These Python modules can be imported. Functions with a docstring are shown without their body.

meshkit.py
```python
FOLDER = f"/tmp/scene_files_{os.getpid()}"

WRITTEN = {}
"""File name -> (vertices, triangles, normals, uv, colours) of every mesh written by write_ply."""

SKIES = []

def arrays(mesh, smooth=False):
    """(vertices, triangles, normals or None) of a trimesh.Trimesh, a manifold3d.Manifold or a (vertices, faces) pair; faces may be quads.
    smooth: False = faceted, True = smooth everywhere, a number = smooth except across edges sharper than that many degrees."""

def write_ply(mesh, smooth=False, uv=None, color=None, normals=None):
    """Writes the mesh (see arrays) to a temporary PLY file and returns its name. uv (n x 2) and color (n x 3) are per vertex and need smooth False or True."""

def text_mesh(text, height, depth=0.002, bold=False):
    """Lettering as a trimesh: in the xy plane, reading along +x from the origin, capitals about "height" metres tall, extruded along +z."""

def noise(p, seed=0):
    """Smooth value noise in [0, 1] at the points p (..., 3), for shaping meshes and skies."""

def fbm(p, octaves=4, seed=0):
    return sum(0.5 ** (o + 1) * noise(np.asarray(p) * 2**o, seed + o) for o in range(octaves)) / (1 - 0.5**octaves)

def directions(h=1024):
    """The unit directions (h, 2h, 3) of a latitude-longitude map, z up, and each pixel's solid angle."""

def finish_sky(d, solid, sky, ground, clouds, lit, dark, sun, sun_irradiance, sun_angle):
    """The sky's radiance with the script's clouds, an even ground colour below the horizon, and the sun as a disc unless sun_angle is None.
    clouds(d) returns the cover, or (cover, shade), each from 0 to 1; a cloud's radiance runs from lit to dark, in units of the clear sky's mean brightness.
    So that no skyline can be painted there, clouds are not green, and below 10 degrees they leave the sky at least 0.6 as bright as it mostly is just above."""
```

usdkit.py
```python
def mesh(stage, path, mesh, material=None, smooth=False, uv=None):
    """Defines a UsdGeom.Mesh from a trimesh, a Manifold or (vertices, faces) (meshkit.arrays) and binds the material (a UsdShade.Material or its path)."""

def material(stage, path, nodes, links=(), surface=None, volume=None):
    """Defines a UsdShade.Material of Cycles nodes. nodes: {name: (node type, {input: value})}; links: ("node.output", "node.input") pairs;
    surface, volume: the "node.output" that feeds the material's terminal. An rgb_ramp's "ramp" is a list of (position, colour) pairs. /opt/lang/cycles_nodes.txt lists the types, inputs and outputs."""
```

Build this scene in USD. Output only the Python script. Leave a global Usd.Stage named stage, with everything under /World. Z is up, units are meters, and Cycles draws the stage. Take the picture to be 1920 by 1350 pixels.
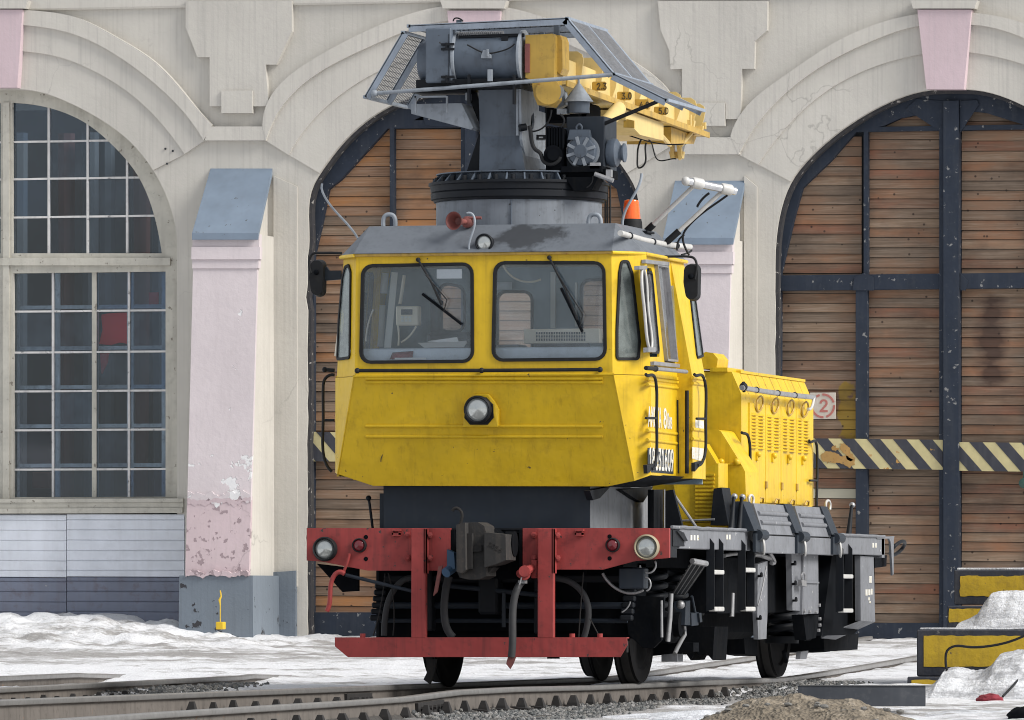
import math, random
import numpy as np, trimesh, usdkit, meshkit
from pxr import Usd, UsdGeom, UsdLux, UsdShade, Sdf, Gf, Vt
from shapely.geometry import Polygon, box as sbox, LineString, Point
from shapely.ops import unary_union
from shapely import affinity
from scipy.interpolate import CubicSpline

stage = Usd.Stage.CreateInMemory()
UsdGeom.SetStageUpAxis(stage, 'Z'); UsdGeom.SetStageMetersPerUnit(stage, 1.0)
UsdGeom.Xform.Define(stage, '/World'); UsdGeom.Scope.Define(stage, '/World/Looks')
rng = random.Random(7); nr = np.random.default_rng(11)

# ------------------------------------------------------------------ camera, sky, sun, exposure
# world: x along the depot wall (right), y from the camera towards the wall, z up; rail head under the front axle = 0
FPX = 14100.0                                   # focal length in pixels of the 1920 wide photograph
YAW = math.atan(.255); CA, SA = math.cos(YAW), math.sin(YAW)
RIGHT = np.array([CA, SA, 0]); FWD = np.array([-SA, CA, 0])
EYE = -(.2085 * RIGHT + 60 * FWD) + np.array([0, 0, .6])
cam = UsdGeom.Camera.Define(stage, '/World/camera')
cam.CreateHorizontalApertureAttr(36.0); cam.CreateVerticalApertureAttr(36.0 * 1350 / 1920)
cam.CreateFocalLengthAttr(36.0 * FPX / 1920)
cam.CreateVerticalApertureOffsetAttr(36.0 * 465 / 1920)
cam.CreateClippingRangeAttr(Gf.Vec2f(1, 2000))
cam.CreateFStopAttr(0.0)
cam.CreateExposureAttr(0.40)
m4 = Gf.Matrix4d(*RIGHT, 0, 0, 0, 1, 0, *(-FWD), 0, *EYE, 1)
cam.AddTransformOp().Set(m4)

SUN_EL, SUN_AZ = math.radians(38), math.atan2(.96, -.20)
sd = np.array([math.cos(SUN_EL) * math.sin(SUN_AZ), math.cos(SUN_EL) * math.cos(SUN_AZ), math.sin(SUN_EL)])
usdkit.material(stage, '/World/Looks/sky', {
    's': ('sky_texture', {'sky_type': 'single_scattering', 'sun_disc': False, 'sun_elevation': SUN_EL, 'sun_rotation': SUN_AZ}),
    'tc': ('texture_coordinate', {}), 'n': ('noise_texture', {'scale': 2.2, 'detail': 6, 'roughness': .6}),
    'r': ('rgb_ramp', {'ramp': [(.25, (.45, .45, .45)), (.65, (.92, .92, .92))]}),
    'mx': ('mix_color', {'b': (6.6, 6.75, 7.0), 'use_clamp': False}),
    'bg': ('background_shader', {'strength': .082})},
    [('tc.generated', 'n.vector'), ('n.fac', 'r.fac'), ('r.color', 'mx.fac'), ('s.color', 'mx.a'), ('mx.result', 'bg.color')], surface='bg.background')
dome = UsdLux.DomeLight.Define(stage, '/World/sky'); dome.CreateIntensityAttr(1.0); dome.GetPrim().SetCustomDataByKey('kind', 'structure')
UsdShade.MaterialBindingAPI.Apply(dome.GetPrim()).Bind(UsdShade.Material.Get(stage, '/World/Looks/sky'))
sun = UsdLux.DistantLight.Define(stage, '/World/sun')
sun.CreateNormalizeAttr(True); sun.CreateIntensityAttr(.95); sun.CreateAngleAttr(30.0); sun.CreateColorAttr(Gf.Vec3f(1, .965, .91))
zx = np.cross([0, 0, 1], sd); zx /= np.linalg.norm(zx); zy = np.cross(sd, zx)
sun.AddTransformOp().Set(Gf.Matrix4d(*zx, 0, *zy, 0, *sd, 0, 0, 0, 20, 1))

# ------------------------------------------------------------------ measuring helpers: sight lines met with real planes
def ray(px, py): return RIGHT * (px - 960) / FPX + FWD + np.array([0, 0, (1140 - py) / FPX])
def V(px, py, Y):                                # on the plane y = Y -> (x, z)
    r = ray(px, py); p = EYE + (Y - EYE[1]) / r[1] * r; return (float(p[0]), float(p[2]))
def S(px, py, X):                                # on the plane x = X -> (y, z)
    r = ray(px, py); p = EYE + (X - EYE[0]) / r[0] * r; return (float(p[1]), float(p[2]))
def V3(px, py, Y): x, z = V(px, py, Y); return np.array([x, Y, z])
def S3(px, py, X): y, z = S(px, py, X); return np.array([X, y, z])
def onplane(px, py, o, n):
    r = ray(px, py); return EYE + np.dot(o - EYE, n) / np.dot(r, n) * r

# ------------------------------------------------------------------ scene tree helpers
used = {}
def numbered(parent, name):
    k = (parent, name); n = used.get(k, 0); used[k] = n + 1
    return f'{parent}/{name}' if n == 0 else f'{parent}/{name}_{n:03d}'
def say(prim, **kw):
    for k, v in kw.items():
        if v: prim.SetCustomDataByKey(k, v)
def thing(name, label, cat, group=None, kind=None):
    p = numbered('/World', name); x = UsdGeom.Xform.Define(stage, p)
    say(x.GetPrim(), label=label, category=cat, group=group, kind=kind); return p
def part(parent, name, mesh, m, smooth=False, label=None, kind=None):
    while parent.count('/') > 3: parent = parent.rsplit('/', 1)[0]      # thing > part > sub-part, no deeper
    p = numbered(parent, name)
    if isinstance(mesh, (list, tuple)) and not isinstance(mesh[0], np.ndarray):
        gs = [cat(mesh)] if kind == 'stuff' else clusters(mesh)
        for extra in gs[1:]: one(numbered(parent, name), extra, m, smooth, label, kind)
        mesh = gs[0]
    one(p, mesh, m, smooth, label, kind); return p
def clusters(ms):                                # pieces that do not touch become parts of their own
    B = [m.bounds for m in ms]; g = list(range(len(ms)))
    for i in range(len(ms)):
        for j in range(i):
            if np.all(B[i][0] <= B[j][1] + .001) and np.all(B[j][0] <= B[i][1] + .001):
                a, b = g[i], g[j]; g = [b if x == a else x for x in g]
    return [cat([m for m, x in zip(ms, g) if x == k]) for k in dict.fromkeys(g)]
def one(p, mesh, m, smooth, label, kind):
    g = usdkit.mesh(stage, p, mesh, '/World/Looks/' + m, smooth=smooth)
    say(g.GetPrim(), label=label, kind=kind)
def solo(name, mesh, m, label, cat_, smooth=False, group=None, kind=None):
    p = part('/World', name, mesh, m, smooth); say(stage.GetPrimAtPath(p), label=label, category=cat_, group=group, kind=kind); return p

# ------------------------------------------------------------------ mesh helpers
def cat(ms): return trimesh.util.concatenate(list(ms))
def fix(m):
    if m.volume < 0: m.invert()
    return m
def poly(p):
    q = p if hasattr(p, 'geom_type') else Polygon(p)
    return q if q.is_valid else q.buffer(0)
def ext(p, h):
    p = poly(p); out = []
    for g in (p.geoms if hasattr(p, 'geoms') else [p]):
        if g.geom_type == 'Polygon' and g.area > 1e-6: out.append(trimesh.creation.extrude_polygon(g, h, engine="earcut"))
    return cat(out)
def prism(p, axes, lo, hi):
    m = ext(p, hi - lo); u, w, t = m.vertices.T; t = t + lo
    v = {'xz': (u, t, w), 'yz': (t, u, w), 'xy': (u, w, t)}[axes]
    return fix(trimesh.Trimesh(np.stack(v, 1), m.faces, process=False))
def frame3(p0, p1, p2):
    p0, p1, p2 = map(np.asarray, (p0, p1, p2)); e1 = p1 - p0; e1 = e1 / np.linalg.norm(e1)
    n = np.cross(e1, p2 - p0); n = n / np.linalg.norm(n); return p0, e1, np.cross(n, e1), n
def uv(fr, p): d = np.asarray(p) - fr[0]; return (float(d @ fr[1]), float(d @ fr[2]))
def slab(fr, p, lo, hi):                          # extrude a 2-D polygon given in the frame's axes
    m = ext(p, hi - lo); u, w, t = m.vertices.T; t = t + lo
    return fix(trimesh.Trimesh(fr[0] + np.outer(u, fr[1]) + np.outer(w, fr[2]) + np.outer(t, fr[3]), m.faces, process=False))
def pxuv(fr, pts): return [uv(fr, onplane(x, y, fr[0], fr[3])) for x, y in pts]
def bx(x0, x1, y0, y1, z0, z1, c=0.0):
    x0, x1 = sorted((x0, x1)); y0, y1 = sorted((y0, y1)); z0, z1 = sorted((z0, z1))
    if not c:
        m = trimesh.creation.box((x1 - x0, y1 - y0, z1 - z0)); m.apply_translation(((x0 + x1) / 2, (y0 + y1) / 2, (z0 + z1) / 2)); return m
    c = min(c, .49 * min(x1 - x0, y1 - y0, z1 - z0)); pts = []
    for sx, ax, bx_ in ((1, x0, 0), (-1, x1, 0)):
        for sy, ay in ((1, y0), (-1, y1)):
            for sz, az in ((1, z0), (-1, z1)):
                pts += [(ax, ay + sy * c, az + sz * c), (ax + sx * c, ay, az + sz * c), (ax + sx * c, ay + sy * c, az)]
    return trimesh.convex.convex_hull(np.array(pts))
def hull(*pts): return trimesh.convex.convex_hull(np.array(pts, float))
def tube(pts, r, seg=8, closed=False):
    p = np.asarray(pts, float)
    if closed: p = np.vstack([p, p[:1]])
    t = np.gradient(p, axis=0)
    if closed: t[0] = t[-1] = p[1] - p[-2]
    t /= np.linalg.norm(t, axis=1, keepdims=True) + 1e-12
    a = np.cross(t[0], [0, 0, 1.0] if abs(t[0][2]) < .9 else [1.0, 0, 0]); a /= np.linalg.norm(a); A = []
    for k in range(len(p)):
        a = a - t[k] * (a @ t[k]); a /= np.linalg.norm(a) + 1e-12; A.append(a)
    A = np.array(A); Bn = np.cross(t, A); th = np.arange(seg) * 2 * np.pi / seg
    rr = np.broadcast_to(r, (len(p),))[:, None, None]
    v = (p[:, None] + rr * (np.cos(th)[None, :, None] * A[:, None] + np.sin(th)[None, :, None] * Bn[:, None])).reshape(-1, 3)
    f = []
    for i in range(len(p) - 1):
        for j in range(seg):
            q = (i * seg + j, i * seg + (j + 1) % seg, (i + 1) * seg + (j + 1) % seg, (i + 1) * seg + j)
            f += [(q[0], q[1], q[2]), (q[0], q[2], q[3])]
    if not closed:
        for base, o in ((0, 1), ((len(p) - 1) * seg, 0)):
            for j in range(1, seg - 1): f.append((base, base + j + 1, base + j) if o else (base, base + j, base + j + 1))
    return fix(trimesh.Trimesh(v, f, process=False))
def curve(pts, n=6):
    p = np.asarray(pts, float); s = np.concatenate([[0], np.cumsum(np.linalg.norm(np.diff(p, axis=0), axis=1))])
    return CubicSpline(s, p)(np.linspace(0, s[-1], n * (len(p) - 1) + 1))
def cyl(p0, p1, r, seg=20, r1=None): return tube([p0, p1], [r, r if r1 is None else r1], seg)
def lathe(profile, o, axis, seg=28, caps=True):             # profile [(radius, height along axis)]
    ax = np.asarray(axis, float); ax /= np.linalg.norm(ax)
    pr = [(max(r, 1e-4), h) for r, h in profile]
    return tube_profile(np.asarray(o, float), ax, pr, seg, caps)
def tube_profile(o, ax, pr, seg, caps=True):
    a = np.cross(ax, [0, 0, 1.0] if abs(ax[2]) < .9 else [1.0, 0, 0]); a /= np.linalg.norm(a); b = np.cross(ax, a)
    th = np.arange(seg) * 2 * np.pi / seg; ring = np.cos(th)[:, None] * a + np.sin(th)[:, None] * b
    v = np.concatenate([o + h * ax + r * ring for r, h in pr]); f = []
    for i in range(len(pr) - 1):
        for j in range(seg):
            q = (i * seg + j, i * seg + (j + 1) % seg, (i + 1) * seg + (j + 1) % seg, (i + 1) * seg + j)
            f += [(q[0], q[1], q[2]), (q[0], q[2], q[3])]
    for base, o_ in () if not caps else ((0, 1), ((len(pr) - 1) * seg, 0)):
        for j in range(1, seg - 1): f.append((base, base + j + 1, base + j) if o_ else (base, base + j, base + j + 1))
    return fix(trimesh.Trimesh(v, f, process=False))
def ball(c, r, s=2):
    m = trimesh.creation.icosphere(subdivisions=s, radius=r); m.apply_translation(c); return m
def bolts(pts, axis, r=.012, h=.012, seg=6):
    ax = np.asarray(axis, float); return cat([cyl(np.asarray(p), np.asarray(p) + ax * h, r, seg) for p in pts])
def rrect(x0, y0, x1, y1, r, n=5):
    out = []
    for cx, cy, a0 in ((x1 - r, y0 + r, -90), (x1 - r, y1 - r, 0), (x0 + r, y1 - r, 90), (x0 + r, y0 + r, 180)):
        for k in range(n + 1):
            a = math.radians(a0 + 90 * k / n); out.append((cx + r * math.cos(a), cy + r * math.sin(a)))
    return out
def roundpoly(p, r): return poly(p).buffer(-r).buffer(r, quad_segs=5)
def text(s, h, o, e1, e2, depth=.002, bold=False, sx=1.0, center=False):
    m = meshkit.text_mesh(s, h, depth, bold); v = m.vertices.copy()
    if center: v[:, 0] -= v[:, 0].max() / 2
    e1, e2 = np.asarray(e1, float), np.asarray(e2, float); n = np.cross(e1, e2)
    return fix(trimesh.Trimesh(np.asarray(o) + np.outer(v[:, 0] * sx, e1) + np.outer(v[:, 1], e2) + np.outer(v[:, 2], n), m.faces, process=False))

def fb(p): return meshkit.fbm(p) - .5
# ------------------------------------------------------------------ materials
def mat(name, nodes, links, surface): usdkit.material(stage, '/World/Looks/' + name, nodes, links, surface=surface)
def paint(name, col, rough=.45, dirt=(.05, .05, .05), amt=.35, scale=2.5, streak=.5, metallic=0.0, bev=.004, bump=.12, chip=0.0, chipcol=(.1, .06, .04), spec=.5, vary=.82, chipscale=14, runs=0.0, dents=0.0, stain=None):
    c2 = tuple(x * vary for x in col)
    nodes = {'g': ('geometry', {}), 'n1': ('noise_texture', {'scale': scale, 'detail': 5, 'roughness': .62}),
             'mp': ('mapping', {'scale': (9, 9, .7)}), 'n2': ('noise_texture', {'scale': 1.3, 'detail': 5, 'roughness': .6}),
             'r1': ('rgb_ramp', {'ramp': [(.35, c2), (.65, col)]}),
             'r2': ('rgb_ramp', {'ramp': [(.50, (0, 0, 0)), (.78, (1, 1, 1))]}), 'k2': ('math', {'math_type': 'multiply', 'value2': amt * streak * 2}),
             'm2': ('mix_color', {'b': dirt}), 'n3': ('noise_texture', {'scale': scale * 3.1, 'detail': 5, 'roughness': .7}),
             'r3': ('rgb_ramp', {'ramp': [(.54, (0, 0, 0)), (.72, (1, 1, 1))]}), 'k3': ('math', {'math_type': 'multiply', 'value2': amt}),
             'm3': ('mix_color', {'b': dirt}), 'n4': ('noise_texture', {'scale': chipscale, 'detail': 5, 'roughness': .6}),
             'r4': ('rgb_ramp', {'ramp': [(.70 - .22 * chip, (0, 0, 0)), (.715 - .22 * chip, (1, 1, 1))]}), 'k4': ('math', {'math_type': 'multiply', 'value2': 1.0 if chip else 0.0}),
             'm4': ('mix_color', {'b': chipcol}), 'bv': ('bevel', {'radius': bev, 'samples': 4}), 'n5': ('noise_texture', {'scale': 9, 'detail': 6, 'roughness': .6}),
             'bp': ('bump', {'strength': bump, 'distance': .01}), 'rr': ('map_range', {'clamp': True, 'to_min': max(rough - .1, .05), 'to_max': min(rough + .2, 1)}),
             'p': ('principled_bsdf', {'metallic': metallic, 'specular_ior_level': spec})}
    links = [('g.position', 'n1.vector'), ('g.position', 'mp.vector'), ('mp.vector', 'n2.vector'), ('g.position', 'n3.vector'), ('g.position', 'n4.vector'), ('g.position', 'n5.vector'),
             ('n1.fac', 'r1.fac'), ('n2.fac', 'r2.fac'), ('r2.color', 'k2.value1'), ('k2.value', 'm2.fac'), ('r1.color', 'm2.a'),
             ('n3.fac', 'r3.fac'), ('r3.color', 'k3.value1'), ('k3.value', 'm3.fac'), ('m2.result', 'm3.a'),
             ('n4.fac', 'r4.fac'), ('r4.color', 'k4.value1'), ('k4.value', 'm4.fac'), ('m3.result', 'm4.a'), ('m4.result', 'p.base_color'),
             ('n3.fac', 'rr.value'), ('rr.result', 'p.roughness'), ('n5.fac', 'bp.height'), ('bv.bevel', 'bp.normal'), ('bp.normal', 'p.normal')]
    last = 'm4.result'
    if runs:                                     # thin rain streaks
        nodes.update({'mpr': ('mapping', {'scale': (34, 34, .9)}), 'nr': ('noise_texture', {'scale': 1.0, 'detail': 4, 'roughness': .7}), 'rr_': ('rgb_ramp', {'ramp': [(.56, (0, 0, 0)), (.80, (runs, runs, runs))]}), 'm5': ('mix_color', {'b': tuple(x * .6 for x in dirt)})})
        links += [('g.position', 'mpr.vector'), ('mpr.vector', 'nr.vector'), ('nr.fac', 'rr_.fac'), ('rr_.color', 'm5.fac'), (last, 'm5.a')]; last = 'm5.result'
    if stain:                                    # one dark oil stain with an uneven edge
        c, r, col_ = stain
        nodes.update({'sv': ('vector_math', {'math_type': 'subtract', 'vector2': c}), 'sw': ('vector_math', {'math_type': 'multiply', 'vector2': tuple(1 / x for x in r)}), 'sl': ('vector_math', {'math_type': 'length'}), 'sn': ('noise_texture', {'scale': 5, 'detail': 5, 'roughness': .65}),
                      'sm': ('math', {'math_type': 'multiply_add', 'value2': 2.6, 'value3': -1.3}), 'sa': ('math', {'math_type': 'add'}), 'sr': ('rgb_ramp', {'ramp': [(.62, (.85, .85, .85)), (1.0, (0, 0, 0))]}), 'm6': ('mix_color', {'b': col_})})
        links += [('g.position', 'sv.vector1'), ('sv.vector', 'sw.vector1'), ('sw.vector', 'sl.vector1'), ('g.position', 'sn.vector'), ('sn.fac', 'sm.value1'), ('sl.value', 'sa.value1'), ('sm.value', 'sa.value2'), ('sa.value', 'sr.fac'), ('sr.color', 'm6.fac'), (last, 'm6.a')]; last = 'm6.result'
    if dents:                                    # buckled sheet metal
        nodes.update({'dn': ('noise_texture', {'scale': 3.2, 'detail': 3, 'roughness': .55}), 'db': ('bump', {'strength': dents, 'distance': .05})})
        links = [l for l in links if l[1] != 'bp.normal'] + [('g.position', 'dn.vector'), ('dn.fac', 'db.height'), ('bv.bevel', 'db.normal'), ('db.normal', 'bp.normal')]
    links = [l for l in links if l[1] != 'p.base_color'] + [(last, 'p.base_color')]
    mat(name, nodes, links, 'p.BSDF')
def plain(name, col, rough=.5, metallic=0.0, **kw): mat(name, {'p': ('principled_bsdf', {'base_color': col, 'roughness': rough, 'metallic': metallic, **kw})}, [], 'p.BSDF')

def stucco(name, col, dirt, peel=None):
    nodes = {'g': ('geometry', {}), 'n1': ('noise_texture', {'scale': 1.1, 'detail': 5, 'roughness': .6}),
             'r1': ('rgb_ramp', {'ramp': [(.3, tuple(c * .86 for c in col)), (.7, col)]}),
             'mp': ('mapping', {'scale': (30, 30, .5)}), 'n2': ('noise_texture', {'scale': 1.0, 'detail': 6, 'roughness': .7}),
             'r2': ('rgb_ramp', {'ramp': [(.50, (0, 0, 0)), (.80, (.55, .55, .55))]}), 'm2': ('mix_color', {'b': dirt}),
             'nd': ('noise_texture', {'scale': 2.3, 'detail': 5}), 'ad': ('vector_math', {'math_type': 'multiply_add', 'vector2': (.5, .5, .5)}),
             'vo': ('voronoi_texture', {'feature': 'distance_to_edge', 'scale': .85}),
             'r3': ('rgb_ramp', {'ramp': [(0, (1, 1, 1)), (.006, (0, 0, 0))]}),
             'nm': ('noise_texture', {'scale': .55, 'detail': 2}), 'rm': ('rgb_ramp', {'ramp': [(.54, (0, 0, 0)), (.62, (.42, .42, .42))]}),
             'mu': ('math', {'math_type': 'multiply'}), 'm3': ('mix_color', {'b': tuple(c * .35 for c in col)}),
             'n5': ('noise_texture', {'scale': 16, 'detail': 5, 'roughness': .65}), 'bp': ('bump', {'strength': .22, 'distance': .02}),
             'p': ('principled_bsdf', {'roughness': .9, 'specular_ior_level': .2})}
    links = [('g.position', 'n1.vector'), ('n1.fac', 'r1.fac'), ('g.position', 'mp.vector'), ('mp.vector', 'n2.vector'), ('n2.fac', 'r2.fac'), ('r2.color', 'm2.fac'), ('r1.color', 'm2.a'),
             ('g.position', 'nd.vector'), ('nd.color', 'ad.vector1'), ('g.position', 'ad.vector3'), ('ad.vector', 'vo.vector'), ('vo.distance', 'r3.fac'), ('g.position', 'nm.vector'), ('nm.fac', 'rm.fac'),
             ('r3.color', 'mu.value1'), ('rm.color', 'mu.value2'), ('mu.value', 'm3.fac'), ('m2.result', 'm3.a'), ('g.position', 'n5.vector'), ('n5.fac', 'bp.height'), ('bp.normal', 'p.normal')]
    last = 'm3.result'
    if peel:                                     # flaking paint: patches with a shape of their own, denser within a height range
        (z0, z1, pc, thr, sc, k) = peel
        nodes.update({'sx': ('separate_xyz', {}), 'zr': ('map_range', {'clamp': True, 'from_min': z0, 'from_max': z1, 'to_min': k, 'to_max': 0}),
                      'np': ('noise_texture', {'scale': sc, 'detail': 5, 'roughness': .62}), 'sm': ('math', {'math_type': 'add'}),
                      'rp': ('rgb_ramp', {'ramp': [(thr, (0, 0, 0)), (thr + .012, (1, 1, 1))]}), 'm4': ('mix_color', {'b': pc}),
                      'b2': ('bump', {'strength': .6, 'distance': .02, 'invert': True})})
        links += [('g.position', 'sx.vector'), ('sx.z', 'zr.value'), ('g.position', 'np.vector'), ('np.fac', 'sm.value1'), ('zr.result', 'sm.value2'), ('sm.value', 'rp.fac'), ('rp.color', 'm4.fac'), (last, 'm4.a'),
                  ('rp.color', 'b2.height')]
        links = [l for l in links if l[1] != 'p.normal'] + [('bp.normal', 'b2.normal'), ('b2.normal', 'p.normal')]
        last = 'm4.result'
    mat(name, nodes, links + [(last, 'p.base_color')], 'p.BSDF')

stucco('stucco_beige', (.55, .525, .478), (.33, .31, .285))
stucco('stucco_moulding', (.545, .52, .475), (.31, .295, .28))
stucco('stucco_pink', (.59, .53, .545), (.46, .41, .42), peel=(1.3, 2.5, (.66, .655, .66), .70, 4.5, .24))
stucco('stucco_pink_low', (.53, .43, .45), (.40, .33, .34), peel=(.6, 2.0, (.30, .235, .25), .64, 11, .10))
stucco('stucco_keystone', (.58, .46, .49), (.44, .38, .40))
stucco('plinth_grey', (.17, .20, .235), (.10, .11, .13), peel=(.0, 1.4, (.045, .045, .05), .69, 8, .08))
paint('frame_green', (.02, .07, .055), .4)
paint('cap_blue', (.185, .237, .305), .6, (.16, .19, .24), .35, 3, .4, chip=.12, chipcol=(.08, .09, .1))
paint('frame_navy', (.022, .030, .047), .65, (.05, .055, .065), .45, 5, .5, chip=.24, spec=.25, chipcol=(.20, .20, .20), bev=.006, bump=.4)
paint('jamb_dark', (.03, .03, .035), .8, (.10, .09, .08), .6, 6, .5, chip=.25, chipcol=(.36, .34, .32), bev=.006, bump=.6)
paint('window_beige', (.50, .48, .42), .7, (.26, .24, .21), .4, 4, .6, chip=.2, chipcol=(.2, .18, .15), bump=.4)
paint('muntin_white', (.62, .61, .60), .6, (.25, .25, .26), .5, 6, .5, chip=.2, chipcol=(.2, .2, .2))
paint('muntin_inner', (.74, .75, .74), .7, (.12, .12, .13), .5, 6, .5)
paint('cladding_white', (.68, .71, .77), .4, (.42, .42, .44), .22, 2, .6)
paint('cladding_slate', (.165, .185, .245), .45, (.10, .06, .06), .5, 2.5, .3, chip=.05, chipcol=(.3, .3, .3))
paint('hazard_yellow', (.55, .48, .25), .7, (.40, .34, .20), .4, 4, .5, chip=.12, chipcol=(.40, .20, .05), chipscale=6)
paint('hazard_black', (.035, .037, .05), .7, (.08, .08, .085), .4, 4, .5, chip=.12, chipcol=(.40, .22, .06), chipscale=6)
paint('sign_white', (.55, .50, .44), .6, (.35, .28, .2), .4, 6, .6)
plain('sign_red', (.38, .13, .11), .7)
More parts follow.
